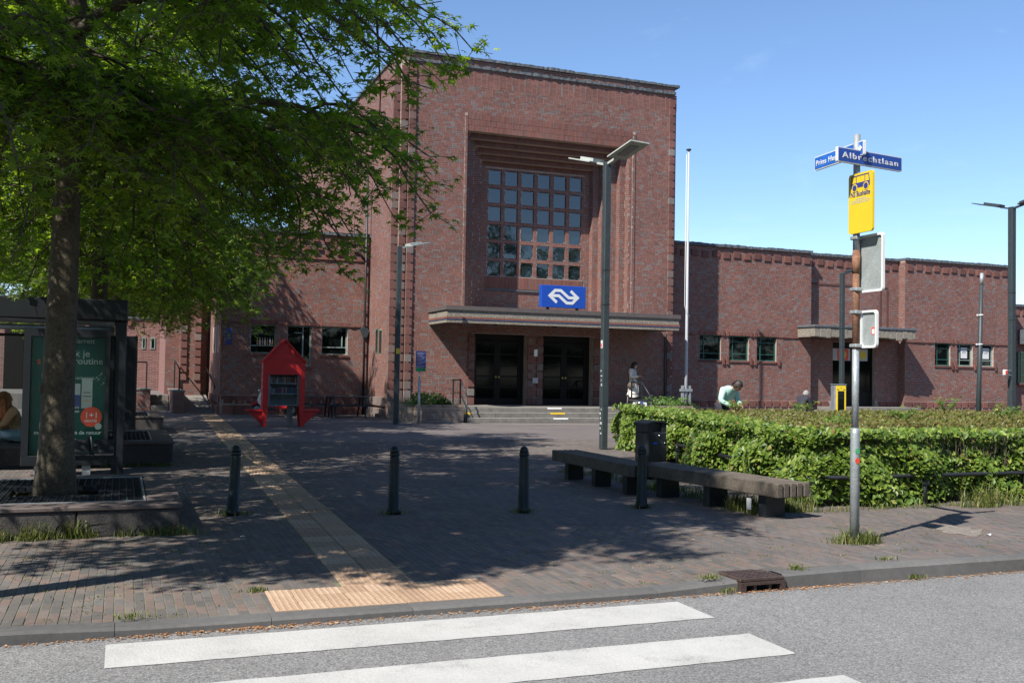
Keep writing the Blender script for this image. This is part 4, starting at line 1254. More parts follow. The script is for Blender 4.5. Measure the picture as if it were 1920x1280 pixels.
# ---- low building past the right wing
fx0 = rx1 + .03
fa = thing('brick_annex', 'low brick annex with a green window beyond the right end of the wing', 'building', (fx0 + 4, 38.6, 0))
fz = PZ(1912, 575, 38.6)
b = MB(); b.box(fx0, fx0 + 14, 38.6, 46, 0, fz); b.build('wall', M['brick_far'], fa)
b = MB(); b.box(fx0 - .0, fx0 + 14.1, 38.5, 46.1, fz, fz + .12); b.build('coping', M['slate'], fa)
green_window(fa, PX(1906, 38.6, 690), PX(1906, 38.6, 690) + .95, PZ(1910, 718, 38.6), PZ(1910, 660, 38.6), 38.42, M['frame_green'])
b = MB(); b.box(PX(1908, 38.6, 630), PX(1908, 38.6, 630) + 1.6, 37.9, 38.59, PZ(1912, 645, 38.6), PZ(1912, 618, 38.6)); b.build('small_canopy', M['slate'], fa)
for i in range(10):
    o = link('dentil', dmm, fa); o.location = Vector((fx0 + .3 + .55 * i, 38.6, fz - .45)) - fa.location

# ---- left wing
YL = 38.8
lw = thing('station_wing', 'short brick station wing with three black windows left of the hall behind the red bookcase', 'station building', (6.2, YL, 0), group='brick wings of the station')
lx0, lx1 = PX(413, YL, 690), c2 - .002
LZ = PZ(600, 440, YL)
LWN = [(PX(a, YL, 636), PX(b, YL, 636)) for a, b in ((469, 518), (538, 584), (603, 652))]
lz0, lz1 = PZ(560, 664, YL), PZ(560, 610, YL)
lh = [(a, b, lz0, lz1) for a, b in LWN]; lh[1] = (lh[1][0], lh[1][1], PZ(560, 688, YL), lz1)
wallm = MB(); bs = BrickSet()
wall_sheet(wallm, (0, YL, 0), XA, ZA, NY, lx0, lx1, 0, LZ, lh, .3)
wallm.add([(lx0, YL, 0), (lx0, YL + 5, 0), (lx0, YL + 5, LZ), (lx0, YL, LZ)], [(0, 1, 2, 3)])
wallm.build('wall', M['mortar'], lw)
lb1 = int(PZ(600, 482, YL) / .080) * .080
solds = [(h[0] - .06, h[1] + .06, h[3], h[3] + .16) for h in lh]
lfb = bond(lx1, int(lb1 / .080), allow=intervals(lx0, lx1, lh + solds + [(lx0, lx1, 0, .74)]), seed=31)
single = [r for r in lfb if 7.6 < r[0] and r[1] < 8.95 and 1.0 < r[2] < 4.6][:260]
ss = set(single)
bs.add([r for r in lfb if r not in ss], (0, YL, 0), XA, ZA, NY)
single_bricks(single, (0, YL, 0), XA, ZA, NY, lw)
for h in solds: bs.add(soldier(h[0], h[1], h[2], h[3], 5), (0, YL, 0), XA, ZA, NY, .045)
bs.add(bond(lx1, int((LZ - lb1) / .080), allow=intervals(lx0, lx1, []), seed=32), (0, YL, lb1 + .06), XA, ZA, NY)
for a, b in intervals(lx0, lx1, [(h[0] - .06, h[1] + .06, -9, 9) for h in lh])(1):
    bs.add([(p, min(p + .21, b), lz1 + .0, lz1 + .07, rnd.random() * .6) for p in np.arange(a, b - .05, .22)], (0, YL, 0), XA, ZA, NY, .05)
bs.add([(p, min(p + .21, lx1), lb1 - .02, lb1 + .05, rnd.random() * .6) for p in np.arange(lx0, lx1 - .05, .22)], (0, YL, 0), XA, ZA, NY, .06)
bs.add(bond(5.0, int(LZ / .080), allow=intervals(0, 5.0, [(.9, 1.5, lz0, lz1), (2.0, 2.6, lz0, lz1), (3.1, 3.7, lz0, lz1)]), seed=33), (lx0, YL, 0), Vector((0, 1, 0)), ZA, Vector((-1, 0, 0)))
bs.build('brickwork', M['brick'], lw)
for row, zz in enumerate((lb1 + .16, lb1 + .34, lb1 + .66)):
    n = 12
    d2 = MB()
    for i in range(n):
        a = lx0 + (lx1 - lx0) * (i + .15 + .35 * (row % 2)) / n
        d2.box(a, a + .2, YL - .085, YL + .01, zz, zz + .13, .006)
    d2.build('corbel_row', M['dentil'], lw, kind='stuff')
for i, h in enumerate(lh): 
    w = green_window(lw, h[0], h[1], h[2], h[3], YL, M['frame_pale'], bars=False, deep=.16)
    q = MB()
    if i == 0:
        q.box(h[0] + .05, h[1] - .05, YL + .13, YL + .18, h[2] + .28, h[2] + .32)
    if i == 1:
        q.box(h[0] + .6, h[0] + .65, YL + .13, YL + .18, h[2] + .05, h[3] - .05); q.box(h[0] + .3, h[1] - .3, YL + .13, YL + .18, h[3] - .3, h[3] - .26)
    if i == 2:
        q.box(h[0] + .05, h[1] - .05, YL + .13, YL + .18, h[2] + .28, h[2] + .32); q.box(h[1] - .22, h[1] - .18, YL + .13, YL + .18, h[2] + .32, h[3] - .35)
    q.build('glazing_bar', M['frame_pale'], w)
# bottles standing in the first window
for i in range(7):
    b = MB(); x = lh[0][0] + .28 + i * .095; z = lh[0][2] + .32
    b.lathe([(.028, 0), (.03, .02), (.03, .17), (.012, .22), (.011, .29)], (x, YL + .12, z), 8)
    o = b.build('bottle', M['print_white'] if i % 2 else M['tan'])
    o['label'] = 'bottle in the window row behind the roof of the red bookcase'; o['category'] = 'bottle'; o['group'] = 'bottles on the window ledge'
pl = MB(); plinth_run(lx0 + .1, lx1 - .15, YL, lw)
for i in range(9): pl.box(lx0 - .1, lx0 + .02, YL + i * .5, YL + i * .5 + .49, 0, .34, .012); pl.box(lx0 - .06, lx0 + .02, YL + i * .5, YL + i * .5 + .49, .42, .7, .012)
pl.build('side_plinth', M['block'], lw)
coping(lx0 - .05, lx1, YL - .1, YL + .5, LZ, .12, lw); coping(YL + .5, YL + 5, lx0 - .1, lx0 + .4, LZ, .12, lw, 'y')
b = MB(); b.box(lx0 + .4, lx1, YL + .5, 50, LZ - .3, LZ - .05); b.build('roof', M['roof'], lw)
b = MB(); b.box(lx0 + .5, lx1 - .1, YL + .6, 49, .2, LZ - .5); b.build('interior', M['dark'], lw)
b = MB(); b.box(lx0 + .001, lx1, YL + 5.001, 50, 0, LZ); b.build('rear_wall', M['brick_far'], lw)
for i, y0 in enumerate((.9, 2.0, 3.1)):
    q = MB(); q.box(lx0 + .08, lx0 + .12, YL + y0, YL + y0 + .6, lz0, lz1); q.build('side_window', M['frame_pale'], lw)
def drainpipe(x, y, z1, lab, zh, arm=None, r=.045):
    t = thing('drain_pipe', lab, 'drain pipe', (x, y, 0), group='drain pipes on the brick walls')
    b = MB(); b.tube([(x, y, 0), (x, y, z1)], r, 8)
    if arm: b.tube([(x, y, arm[2]), (arm[0], y + .0, arm[1])], r, 8)
    b.build('pipe', M['print_black'], t)
    b = MB(); b.prism([(-.16, .2), (-.05, -.12), (.07, -.12), (.18, .12), (.08, .26), (-.1, .28)], (x, y - .09, zh), XA, ZA, Vector((0, 1, 0)), 0, .19); b.build('rain_hopper', M['post_grey'], t)
    b = MB()
    for z in np.arange(.8, z1, 1.6): b.box(x - .065, x + .065, y - .02, y + .08, z, z + .04)
    b.build('clamp', M['print_black'], t)
drainpipe(PX(684, YL - .12, 600), YL - .12, PZ(687, 330, YL - .12), 'tall dark drain pipe in the corner between hall and left wing', PZ(690, 627, YL - .12), (PX(664, YL, 470), PZ(664, 462, YL), PZ(684, 492, YL)))
# blue flag-like sign
t = thing('projecting_sign', 'small blue projecting sign on a bracket near the left corner of the brick wing', 'sign', (PX(428, YL - .4, 630), YL - .4, PZ(428, 630, YL)))
b = MB(); x = PX(428, YL - .4, 630); b.box(x - .12, x + .14, YL - .45, YL - .36, PZ(428, 646, YL - .4), PZ(428, 614, YL - .4), .01); b.build('sign_box', M['print_blue'], t)
b = MB(); b.tube([(x, YL - .4, PZ(428, 614, YL - .4)), (x, YL - .4, PZ(428, 610, YL - .4)), (x, YL + .01, PZ(428, 608, YL - .4))], .02, 6); b.build('bracket', M['black'], t)

# ---- buildings at the far left
YA = 43.9
an = thing('brick_annex', 'brick annex with a tall pilaster and small top windows at the far left', 'building', (1.0, YA, 0))
ax0, ax1 = PX(310, YA, 650), lx0 - .02
AZ = 8.0
b = MB(); b.box(ax0, ax1, YA, YA + 8, 0, AZ)
b.build('wall', M['brick_far'], an)
q = BrickSet()
q.add(bond(ax1, int(AZ / .080), allow=intervals(ax0, ax1, []), seed=71), (0, YA, 0), XA, ZA, NY)
yb = YA - .35
bx0, bx1 = PX(352, yb, 650), PX(366, yb, 650)
bz = MB(); bz.box(bx0 - .3, bx1 + .25, YA - .34, YA - .001, 0, AZ - .5); bz.build('buttress', M['mortar'], an)
q.add(bond(bx1 + .25, int((AZ - .5) / .080), allow=intervals(bx0 - .3, bx1 + .25, []), seed=72), (0, YA - .34, 0), XA, ZA, NY)
q.add(bond(.34, int((AZ - .5) / .080), allow=intervals(0, .34, []), seed=73), (bx0 - .3, YA - .34, 0), Vector((0, 1, 0)), ZA, Vector((-1, 0, 0)))
q.build('brickwork', M['brick'], an)
z = 1.2
while z < 6:
    for xx in (bx0 - .15, bx1 + .1):
        o = link('corner_block', qm, an); o.location = Vector((xx, YA - .345, z)) - an.location
    z += .33
YB = 51.0
b = MB(); b.box(-24, PX(311, YB, 650), YB, YB + 9, 0, PZ(270, 600, YB)); b.build('low_wall', M['brick_far'], an)
lz = PZ(270, 598, YB)
b = MB(); b.box(-24, PX(311, YB, 650) , YB - .08, YB + .3, lz, lz + .09); b.build('coping', M['slate'], an)
b = MB()
for i in range(44): b.box(-23.5 + i * .55, -23.5 + i * .55 + .2, YB - .09, YB + .01, lz - .34, lz - .14)
b.build('corbel_row', M['dentil'], an, kind='stuff')
cx0, cx1 = PX(150, YB + 1.2, 580), PX(309, YB + 1.2, 580)
b = MB(); b.box(cx0, cx1, YB + 1.2, YB + 6, lz, PZ(270, 564, YB + 1.2)); b.box(cx0 - .1, cx1 + .2, YB + 1.0, YB + 6, PZ(270, 564, YB + 1.2) + .002, PZ(270, 561, YB + 1.2)); b.build('clerestory', M['roof'], an)
for i in range(6):
    q = MB(); w = (cx1 - cx0) / 6; q.box(cx0 + i * w + .06, cx0 + (i + 1) * w - .06, YB + 1.15, YB + 1.196, lz + .1, PZ(270, 569, YB + 1.2)); q.build('clerestory_pane', M['glass'], an)
for (a, c) in ((240, 251), (266, 273), (282, 291)):
    q = MB(); q.box(PX(a, YB, 640), PX(c, YB, 640), YB - .03, YB - .003, PZ(270, 654, YB), PZ(270, 632, YB)); wd = q.build('window', M['frame_pale'], an)
    q = MB(); q.box(PX(a, YB, 640) + .05, PX(c, YB, 640) - .05, YB - .04, YB - .031, PZ(270, 653, YB) + .03, PZ(270, 633, YB) - .03); q.build('pane', M['glass'], wd)
# flat dark panel standing in for the shade in the gate recess
q = MB(); g0, g1 = PX(8, YB, 660), PX(44, YB, 660); q.box(g0, g1, YB - .1, YB - .004, .05, PZ(20, 590, YB)); q.build('gate_recess_shade', M['door'], an)
drainpipe(PX(392, YA - .08, 640), YA - .08, 7.5, 'dark drain pipe beside the pilaster at the far left', PZ(391, 616, YA), None)
# ramp, low walls, steps and rails leading up to the platforms
ry0 = 39.3
rx_a, rx_b = PX(346, ry0, 770), lx0 - .13
b = MB(); b.add([(rx_a, ry0, 0.004), (rx_b, ry0, 0.004), (rx_b, YA - .02, .62), (rx_a, YA - .02, .62), (rx_a, YA - .02, 0), (rx_b, YA - .02, 0)], [(0, 1, 2, 3), (0, 3, 4), (1, 5, 2)])
b.build('ramp', M['step'], None, kind='structure')
b = MB(); tx0 = PX(200, 41.5, 740); b.box(-14, rx_a - .45, 43.0, 50.9, 0.0, .6); b.build('terrace', M['paving'], kind='structure')
def low_wall(x0, x1, y0, y1, h, lab, seed):
    t = thing('low_brick_wall', lab, 'wall', ((x0 + x1) / 2, y0, 0), group='low brick walls by the ramp')
    b = MB(); b.box(x0, x1, y0, y1, 0, h); b.build('wall', M['brick_far'], t)
    q = BrickSet(); nn = int(h / .080)
    q.add(bond(x1, nn, allow=intervals(x0, x1, []), seed=seed), (0, y0, 0), XA, ZA, NY)
    q.add(bond(y1 - y0, nn, allow=intervals(0, y1 - y0, []), seed=seed), (x0, y0, 0), Vector((0, 1, 0)), ZA, Vector((-1, 0, 0)))
    q.build('brickwork', M['brick'], t)
    b = MB(); b.box(x0 - .03, x1 + .03, y0 - .03, y1, h + .001, h + .07, .01); b.build('coping', M['concrete'], t)
low_wall(rx_a - .42, rx_a - .02, ry0 + .1, YA - .3, .78, 'low brick pier between the ramp and the small steps', 501)
sxa, sxb = PX(283, 42, 755), rx_a - .45
low_wall(PX(236, 41.9, 750), sxa - .03, 41.9, 42.9, .80, 'low brick wall left of the small steps', 502)
st = thing('side_steps', 'two small grey steps between low brick walls at the far left', 'steps', ((sxa + sxb) / 2, 41.9, 0))
for k in range(3):
    b = MB(); b.box(sxa, sxb, 41.9 + .35 * k, 42.98, .2 * k, .2 * (k + 1), .01); b.build('step_slab', M['step'], st)
def small_rail(lab, pts):
    t = thing('hand_rail', lab, 'railing', pts[0], group='dark rails by the ramp')
    b = MB()
    b.tube(pts, .028, 8); b.build('rail', M['black'], t)
    for p in (pts[0], pts[-1]):
        b = MB(); b.bar((p[0], p[1], 0.02 if p[1] < 41 else .3), (p[0], p[1], p[2] - .02), .05); b.build('post', M['black'], t)
small_rail('dark rail standing on the brick pier by the ramp', [(rx_a - .2, 39.6, 1.65), (rx_a - .2, 43.4, 2.0)])
small_rail('dark rail on the low wall left of the small steps', [(PX(240, 42.3, 700), 42.3, 1.9), (PX(275, 42.3, 700), 42.3, 1.9)])
t = thing('hand_rail', 'slanting wall rail along the side of the short brick wing', 'railing', (lx0 - .12, 39.4, 1.1), group='dark rails by the ramp')
b = MB(); b.tube([(lx0 - .14, 39.3, .95), (lx0 - .14, 39.5, 1.05), (lx0 - .14, 43.2, 1.65)], .03, 8); b.build('rail', M['black'], t)

# ================================================================== TREES
def star_leaf(lobes=5):
    """palmate pointed leaf, stalk at the origin, blade along +Y"""
    ang = {7: [-150, -100, -50, 0, 50, 100, 150], 5: [-118, -58, 0, 58, 118]}[lobes]
    L = {7: [.6, .95, 1.12, 1.25, 1.12, .95, .6], 5: [.82, 1.1, 1.25, 1.1, .82]}[lobes]
    pts = [(0, 0, 0)]
    for i, (a, l) in enumerate(zip(ang, L)):
        if i:
            am = R((ang[i - 1] + a) / 2); pts.append((.19 * math.sin(am), .30 + .19 * math.cos(am), .02))
        pts.append((l * .62 * math.sin(R(a)), .30 + l * .72 * math.cos(R(a)), -.12 * l))
    n = len(pts)
    c = n; pts.append((0, .30, .04))
    fs = [(c, i, i + 1) for i in range(1, n - 1)] + [(c, 0, 1), (c, n - 1, 0)]
    return pts, fs
SL5, SL7 = star_leaf(5), star_leaf(7)

def grow_tree(seed, height=9.5, first=3.9, nprim=20, reach=5.2, droop=1.0, trunk_r=.18, leaf_target=42000, squash=None):
    rg = random.Random(seed)
    nr = np.random.default_rng(seed)
    trunk = MB(); pts = []; rad = []
    n = 16
    for i in range(n + 1):
        t = i / n
        pts.append((0.10 * math.sin(t * 3.0 + seed) * t, 0.08 * math.sin(t * 4.1 + 2 * seed) * t, height * t))
        flare = .07 * max(0, 1 - t * 14)
        rad.append(trunk_r * (1 - .80 * t ** 1.15) + flare + rg.uniform(-.006, .006))
    trunk.tube(pts, rad, 14)
    # burrs and branch collars
    for _ in range(9):
        z = rg.uniform(1.2, height * .55); a = rg.uniform(0, 6.28); r = trunk_r * (1 - .8 * (z / height))
        trunk.ball((math.cos(a) * r * .9, math.sin(a) * r * .9, z), .05, .05, .07, 7, 5)
    branches = []; lp_ = []; ln_ = []
    nlow = 9
    for k in range(nprim + nlow):
        hang = k >= nprim
        t = k / (nprim - 1) if not hang else .05
        z0 = first + (height - first - .4) * t ** 1.05
        az = k * 2.399 + rg.uniform(-.25, .25)
        L = reach * (1 - .62 * t ** 1.4) * rg.uniform(.85, 1.1)
        if hang: L = reach * rg.uniform(.45, .72)
        if squash: L *= squash(az, t)
        rise = .12 + .55 * t
        m = 9; bp = []; br = []
        r0_ = .075 * (1 - .55 * t)
        wob = rg.uniform(0, 6)
        for i in range(m + 1):
            s = i / m
            aa = az + .18 * math.sin(s * 4 + wob)
            z = z0 + L * (rise * s + .06 * math.sin(s * 6 + wob)) - (droop * (1 - .6 * t) * .75 * s ** 2.1 if not hang else droop * 1.25 * s ** 1.6)
            bp.append(Vector((math.cos(aa) * L * s, math.sin(aa) * L * s, z))); br.append(r0_ * (1 - .85 * s) + .006)
        mbk = MB(); mbk.tube(bp, br, 7)
        # secondaries
        nsec = int(10 + L * 3.6)
        for j in range(nsec):
            s = .16 + .84 * (j + rg.random() * .6) / nsec
            i0 = min(m - 1, int(s * m)); f_ = s * m - i0
            p0 = bp[i0].lerp(bp[i0 + 1], min(1, f_))
            d0 = (bp[i0 + 1] - bp[i0]).normalized()
            side = 1 if j % 2 else -1
            perp = d0.cross(ZA).normalized() * side
            dv = (d0 * rg.uniform(.35, .9) + perp * rg.uniform(.4, 1.0) + ZA * rg.uniform(-.25, .45)).normalized()
            l2 = (.55 + 1.25 * (1 - s * .55)) * rg.uniform(.7, 1.15) * min(1, .35 + L / 5)
            sp = []
            for q in range(6):
                w = q / 5
                sp.append(p0 + dv * l2 * w + Vector((rg.uniform(-.05, .05), rg.uniform(-.05, .05), -.62 * l2 * w * w * droop)))
            mbk.tube(sp, [.018 * (1 - .75 * q / 5) + .003 for q in range(6)], 4, cap=False)
            # twigs with leaves
            for q in range(1, 6):
                for tw in range(4):
                    td = (dv * rg.uniform(.2, .8) + Vector((rg.uniform(-1, 1), rg.uniform(-1, 1), rg.uniform(-.7, .35)))).normalized()
                    tl = rg.uniform(.16, .42)
                    e = sp[q] + td * tl
                    if q >= 3: mbk.bar(sp[q], e, .006)
                    for w in (0.25, .5, .75, .9, 1.0, 1.0):
                        pp = sp[q].lerp(e, w) + Vector((rg.uniform(-.07, .07), rg.uniform(-.07, .07), rg.uniform(-.08, .05)))
                        lp_.append(pp); ln_.append(Vector((td.x * .5 + rg.gauss(0, .45), td.y * .5 + rg.gauss(0, .45), 1.0)))
        branches.append(mbk)
    pos = np.array([tuple(p) for p in lp_]); nrm = np.array([tuple(p) for p in ln_])
    if len(pos) > leaf_target:
        sel = nr.permutation(len(pos))[:leaf_target]; pos, nrm = pos[sel], nrm[sel]
    spin = nr.uniform(0, 6.28, len(pos)); sc = nr.uniform(.075, .135, len(pos))
    return trunk, branches, pos, nrm, spin, sc

def tree_thing(name, lab, loc, rz, group, data, singles=0):
    trunk, branches, pos, nrm, spin, sc = data
    r = thing(name, lab, 'tree', loc, rz, group)
    trunk.build('trunk', M['bark'], r, world=False)
    for b in branches: b.build('branch', M['bark'], r, world=False)
    fr = frames_from(nrm, spin)
    keep = np.ones(len(pos), bool)
    if singles:
        c, s_ = math.cos(rz), math.sin(rz)
        wp = np.stack([pos[:, 0] * c - pos[:, 1] * s_ + loc[0], pos[:, 0] * s_ + pos[:, 1] * c + loc[1], pos[:, 2] + loc[2]], 1) - np.array(CP)
        z = wp @ np.array(fw); x = wp @ np.array(cr) / z * FPX; y = wp @ np.array(cu) / z * FPX
        ok = (z > 0) & (np.abs(x) < 950) & (np.abs(y) < 630)
        dist = np.where(ok, z, 1e9)
        idx = np.argsort(dist)[:singles]
        keep[idx] = False
        lb = MB(); lb.add(*SL7); lm = lb.mesh('leaf', M['leaf_one'])
        for i in idx:
            o = link('leaf', lm, r)
            mm = Matrix(fr[i].tolist()).to_4x4() @ Matrix.Scale(float(sc[i]), 4); mm.translation = Vector(pos[i])
            o.matrix_local = mm
    o = link('crown', scatter('crown', pos[keep], fr[keep], sc[keep], *SL5, M['leaf']), r, 'stuff')
    return r
def sq1(az, t):
    # flatter towards the street, wide towards the plaza
    return 1.0 + .10 * math.cos(az - .3)
T1 = (-0.66, 12.25)
data1 = grow_tree(3, height=10.5, first=4.45, nprim=24, reach=4.75, trunk_r=.185, leaf_target=62000, squash=sq1)
tree1 = tree_thing('street_tree', 'nearest street tree, its thick trunk rising from the front planter', (T1[0], T1[1], .1), 4.2, 'star-leaved trees in a row of planters', data1, singles=300)
def clone_tree(lab, loc, rz, sc, group='star-leaved trees in a row of planters', src=tree1, cat=None):
    r = src.copy(); COL.objects.link(r)
    r.location = loc; r.rotation_euler = (0, 0, rz); r.scale = (sc, sc, sc * 1.0); r['label'] = lab; r['group'] = group
    for ch in src.children:
        if ch.name.split('.')[0] == 'leaf': continue
        c = ch.copy(); COL.objects.link(c); c.parent = r
    return r
clone_tree('second street tree in the row, mottled trunk behind the bus shelter', (PX(188, 20.2, 500), 20.2, .1), 2.2, 1.0)
clone_tree('fourth street tree in the row, nearest the brick wing and shading its wall', (-.6, 36.4, .1), 5.2, 1.0)
clone_tree('third street tree in the row, trunk above the bus shelter roof', (PX(220, 28.8, 500), 28.8, .1), 4.0, 1.08)
dataK = grow_tree(15, height=11.8, first=6.6, nprim=20, reach=2.5, trunk_r=.16, leaf_target=36000, droop=.5)
tree_thing('street_tree', 'tall street tree near the kerb whose high crown shades the near pavement', (-2.5, 7.3, 0), .6, 'star-leaved trees in a row of planters', dataK)
# trees beyond the buildings
dataF = grow_tree(8, height=12.0, first=2.6, nprim=22, reach=5.5, trunk_r=.22, leaf_target=15000, droop=.6)
def far_tree(lab, loc, rz, sc):
    trunk, branches, pos, nrm, spin, s_ = dataF
    r = thing('leafy_tree', lab, 'tree', loc, rz, 'bright trees beyond the buildings')
    r.scale = (sc, sc, sc)
    trunk.build('trunk', M['bark'], r, world=False)
    m_ = MB()
    for b in branches: m_.add(b.v, b.f)
    m_.build('branches', M['bark'], r, world=False)
    link('crown', scatter('crown', pos, frames_from(nrm, spin), s_ * 2.4, *SL5, M['leaf_far']), r, 'stuff')
    return r
ft = far_tree('bright green tree beyond the low brick building at the far left', (-9.5, 62, 0), 0, 1.0)
for lab, loc, rz, s_ in (('light green tree crown just left of the thick trunk, beyond the roofs', (-3.5, 68, 0), 1.3, .95),
                         ('green tree crown peeping over the clerestory roof', (2.2, 74, 0), 2.6, .72),
                         ('big green tree at the left edge beyond the street', (-17, 56, 0), .7, 1.15)):
    c = clone_tree(lab, loc, rz, s_, 'bright trees beyond the buildings', ft)

rgt = random.Random(5)
for k in range(13):
    clone_tree('tall leafy tree added out of view on the left to block sky light', (3 + k * 8.2, -26 + rgt.uniform(-3, 3), ROAD_Z), rgt.uniform(0, 6.28), rgt.uniform(1.15, 1.5), 'trees across the street', ft)
for k in range(5):  # unseen trees on the left, added to cut the sky fill and deepen shade
    clone_tree('tall leafy tree added out of view on the left to block sky light', (-21 - rgt.uniform(0, 5), -22 + k * 7.5, ROAD_Z), rgt.uniform(0, 6.28), rgt.uniform(1.1, 1.4), 'trees across the street', ft)
# ================================================================== TREE PLANTERS
def tree_planter(lab, x0, x1, y0, y1, h, hole, curb=.32):
    r = thing('tree_planter', lab, 'planter', ((x0 + x1) / 2, (y0 + y1) / 2, 0), group='low concrete tree planters with grates')
    b = MB()
    for i in range(3):
        w = (x1 - x0) / 3
        b.box(x0 + i * w + .004, x0 + (i + 1) * w - .004, y0, y0 + curb - .06, 0, h - .05, .012)
    b.box(x0, x1, y1 - curb + .06, y1, 0, h - .05, .012); b.box(x0, x0 + curb - .06, y0 + curb, y1 - curb, 0, h - .05, .012); b.box(x1 - curb + .06, x1, y0 + curb, y1 - curb, 0, h - .05, .012)
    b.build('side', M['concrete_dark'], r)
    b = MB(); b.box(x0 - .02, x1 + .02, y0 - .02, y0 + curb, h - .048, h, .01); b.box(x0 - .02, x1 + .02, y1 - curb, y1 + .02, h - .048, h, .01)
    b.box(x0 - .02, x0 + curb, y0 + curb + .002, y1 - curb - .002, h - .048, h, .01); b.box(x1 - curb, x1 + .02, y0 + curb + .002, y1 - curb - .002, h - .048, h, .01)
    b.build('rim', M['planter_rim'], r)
    b = MB(); b.box(x0 + curb - .05, x1 - curb + .05, y0 + curb - .05, y1 - curb + .05, .01, h - .16); b.build('soil', M['soil'], r)
    gx0, gx1, gy0, gy1 = x0 + curb + .012, x1 - curb - .012, y0 + curb + .012, y1 - curb - .012
    b = MB()
    b.box(gx0, gx1, gy0, gy0 + .02, h - .06, h + .004); b.box(gx0, gx1, gy1 - .02, gy1, h - .06, h + .004); b.box(gx0, gx0 + .02, gy0 + .02, gy1 - .02, h - .06, h + .004); b.box(gx1 - .02, gx1, gy0 + .02, gy1 - .02, h - .06, h + .004)
    b.build('grate_frame', M['galv'], r)
    hx, hy, hr = hole
    nb = int((gx1 - gx0 - .04) / .075)
    bars = MB()
    for i in range(nb + 1):
        x = gx0 + .03 + (gx1 - gx0 - .06) * i / nb
        for (a, c) in ((gy0 + .02, gy1 - .02),):
            if abs(x - hx) < hr:
                bars.box(x - .006, x + .006, a, hy - hr, h - .05, h); bars.box(x - .006, x + .006, hy + hr, c, h - .05, h)
            else: bars.box(x - .006, x + .006, a, c, h - .05, h)
    y = gy0 + .07
    while y < gy1 - .04:
        if abs(y - hy) < hr: bars.box(gx0 + .02, hx - hr, y - .004, y + .004, h - .044, h - .004); bars.box(hx + hr, gx1 - .02, y - .004, y + .004, h - .044, h - .004)
        else: bars.box(gx0 + .02, gx1 - .02, y - .004, y + .004, h - .044, h - .004)
        y += .10
    bars.build('grate_bars', M['black'], r, kind='stuff')
    for (e0, e1) in ((hy - hr - .02, hy - hr), (hy + hr, hy + hr + .02)):
        q = MB(); q.box(hx - hr, hx + hr, e0, e1, h - .06, h + .003); q.build('opening_edge', M['black'], r)
    return r
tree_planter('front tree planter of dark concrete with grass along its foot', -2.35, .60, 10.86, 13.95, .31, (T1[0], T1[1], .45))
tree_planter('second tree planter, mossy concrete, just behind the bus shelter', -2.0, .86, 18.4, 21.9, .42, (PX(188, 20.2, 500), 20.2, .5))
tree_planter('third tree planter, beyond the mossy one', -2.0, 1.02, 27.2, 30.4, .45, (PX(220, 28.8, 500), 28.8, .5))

# ================================================================== GRASS
def grass_tuft(name, pts, n, h, label=None, spread=.06):
    """thin bent blades around the given points"""
    vs = []; fs = []
    for _ in range(n):
        x, y, z, s = pts[rnd.randrange(len(pts))]
        x += rnd.gauss(0, spread); y += rnd.gauss(0, spread * .6)
        a = rnd.uniform(0, 6.28); hh = h * s * rnd.uniform(.35, 1.1); w = rnd.uniform(.003, .006)
        lean = rnd.uniform(.1, 1.0) * hh; dx, dy = math.cos(a), math.sin(a)
        bx, by = -dy * w, dx * w
        i = len(vs)
        vs += [(x - bx, y - by, z), (x + bx, y + by, z), (x + dx * lean * .3 + bx * .8, y + dy * lean * .3 + by * .8, z + hh * .6), (x + dx * lean * .3 - bx * .8, y + dy * lean * .3 - by * .8, z + hh * .6),
               (x + dx * lean, y + dy * lean, z + hh), (x + dx * lean, y + dy * lean, z + hh)]
        fs.append((i, i + 1, i + 2, i + 3)); fs.append((i + 3, i + 2, i + 4, i + 5))
    o = link(name, fast_mesh(name, vs, fs, M['grass']), None, 'stuff')
    return o
gp = []
for _ in range(46):
    x = rnd.uniform(-2.4, .75); gp.append((x, 10.86 - abs(rnd.gauss(0, .05)), zg(x, 10.8), rnd.choice((.4, .6, 1.0, 1.2)) * (.55 if x > .1 else 1)))
grass_tuft('grass', gp, 1500, .20)
pole_xy = G(1602, 1019, .055)
grass_tuft('grass', [(pole_xy.x + rnd.uniform(-.22, .2), pole_xy.y + rnd.uniform(-.12, .1), .05, rnd.uniform(.3, 1)) for _ in range(22)], 620, .20, spread=.06)
grass_tuft('grass', [(x, 10.62 + rnd.uniform(-.12, .1), .0, rnd.uniform(.3, 1.0)) for x in np.arange(8.0, 14.5, .12)], 900, .14, spread=.09)
grass_tuft('grass', [(x, 10.45 + rnd.uniform(-.1, .1), .0, rnd.uniform(.8, 1.3)) for x in np.arange(10.7, 11.6, .12)], 380, .28, spread=.09)
grass_tuft('grass', [(7.75 + rnd.uniform(-.4, .4), 10.9 + rnd.uniform(-.35, .25), .0, rnd.uniform(.5, 1.2)) for _ in range(26)], 1500, .26, spread=.08)
bp4 = [(436, 965), (738, 963), (982, 960), (1203, 952)]
grass_tuft('grass', [(*G(*p)[:2], 0, .6) for p in bp4], 420, .12, spread=.09)
grass_tuft('grass', [(7.15 + (15 - y) * .1 + rnd.uniform(0, .5), y, 0, rnd.uniform(.4, 1)) for y in np.arange(11.2, 16, .1)], 1700, .2, spread=.06)
grass_tuft('grass', [(4.55, 7.12, .05, .5), (5.42, 7.16, .07, .5), (4.62, 7.02, -.04, .5), (6.6, 7.02, -.04, .5), (6.5, 7.3, .07, .4), (.1, 7.22, .02, .5), (1.0, 7.9, 0, .5)], 420, .10, spread=.05)
grass_tuft('grass', [(-1.2 + rnd.random() * 2.1, 18.35, 0, .5) for _ in range(20)], 500, .16)
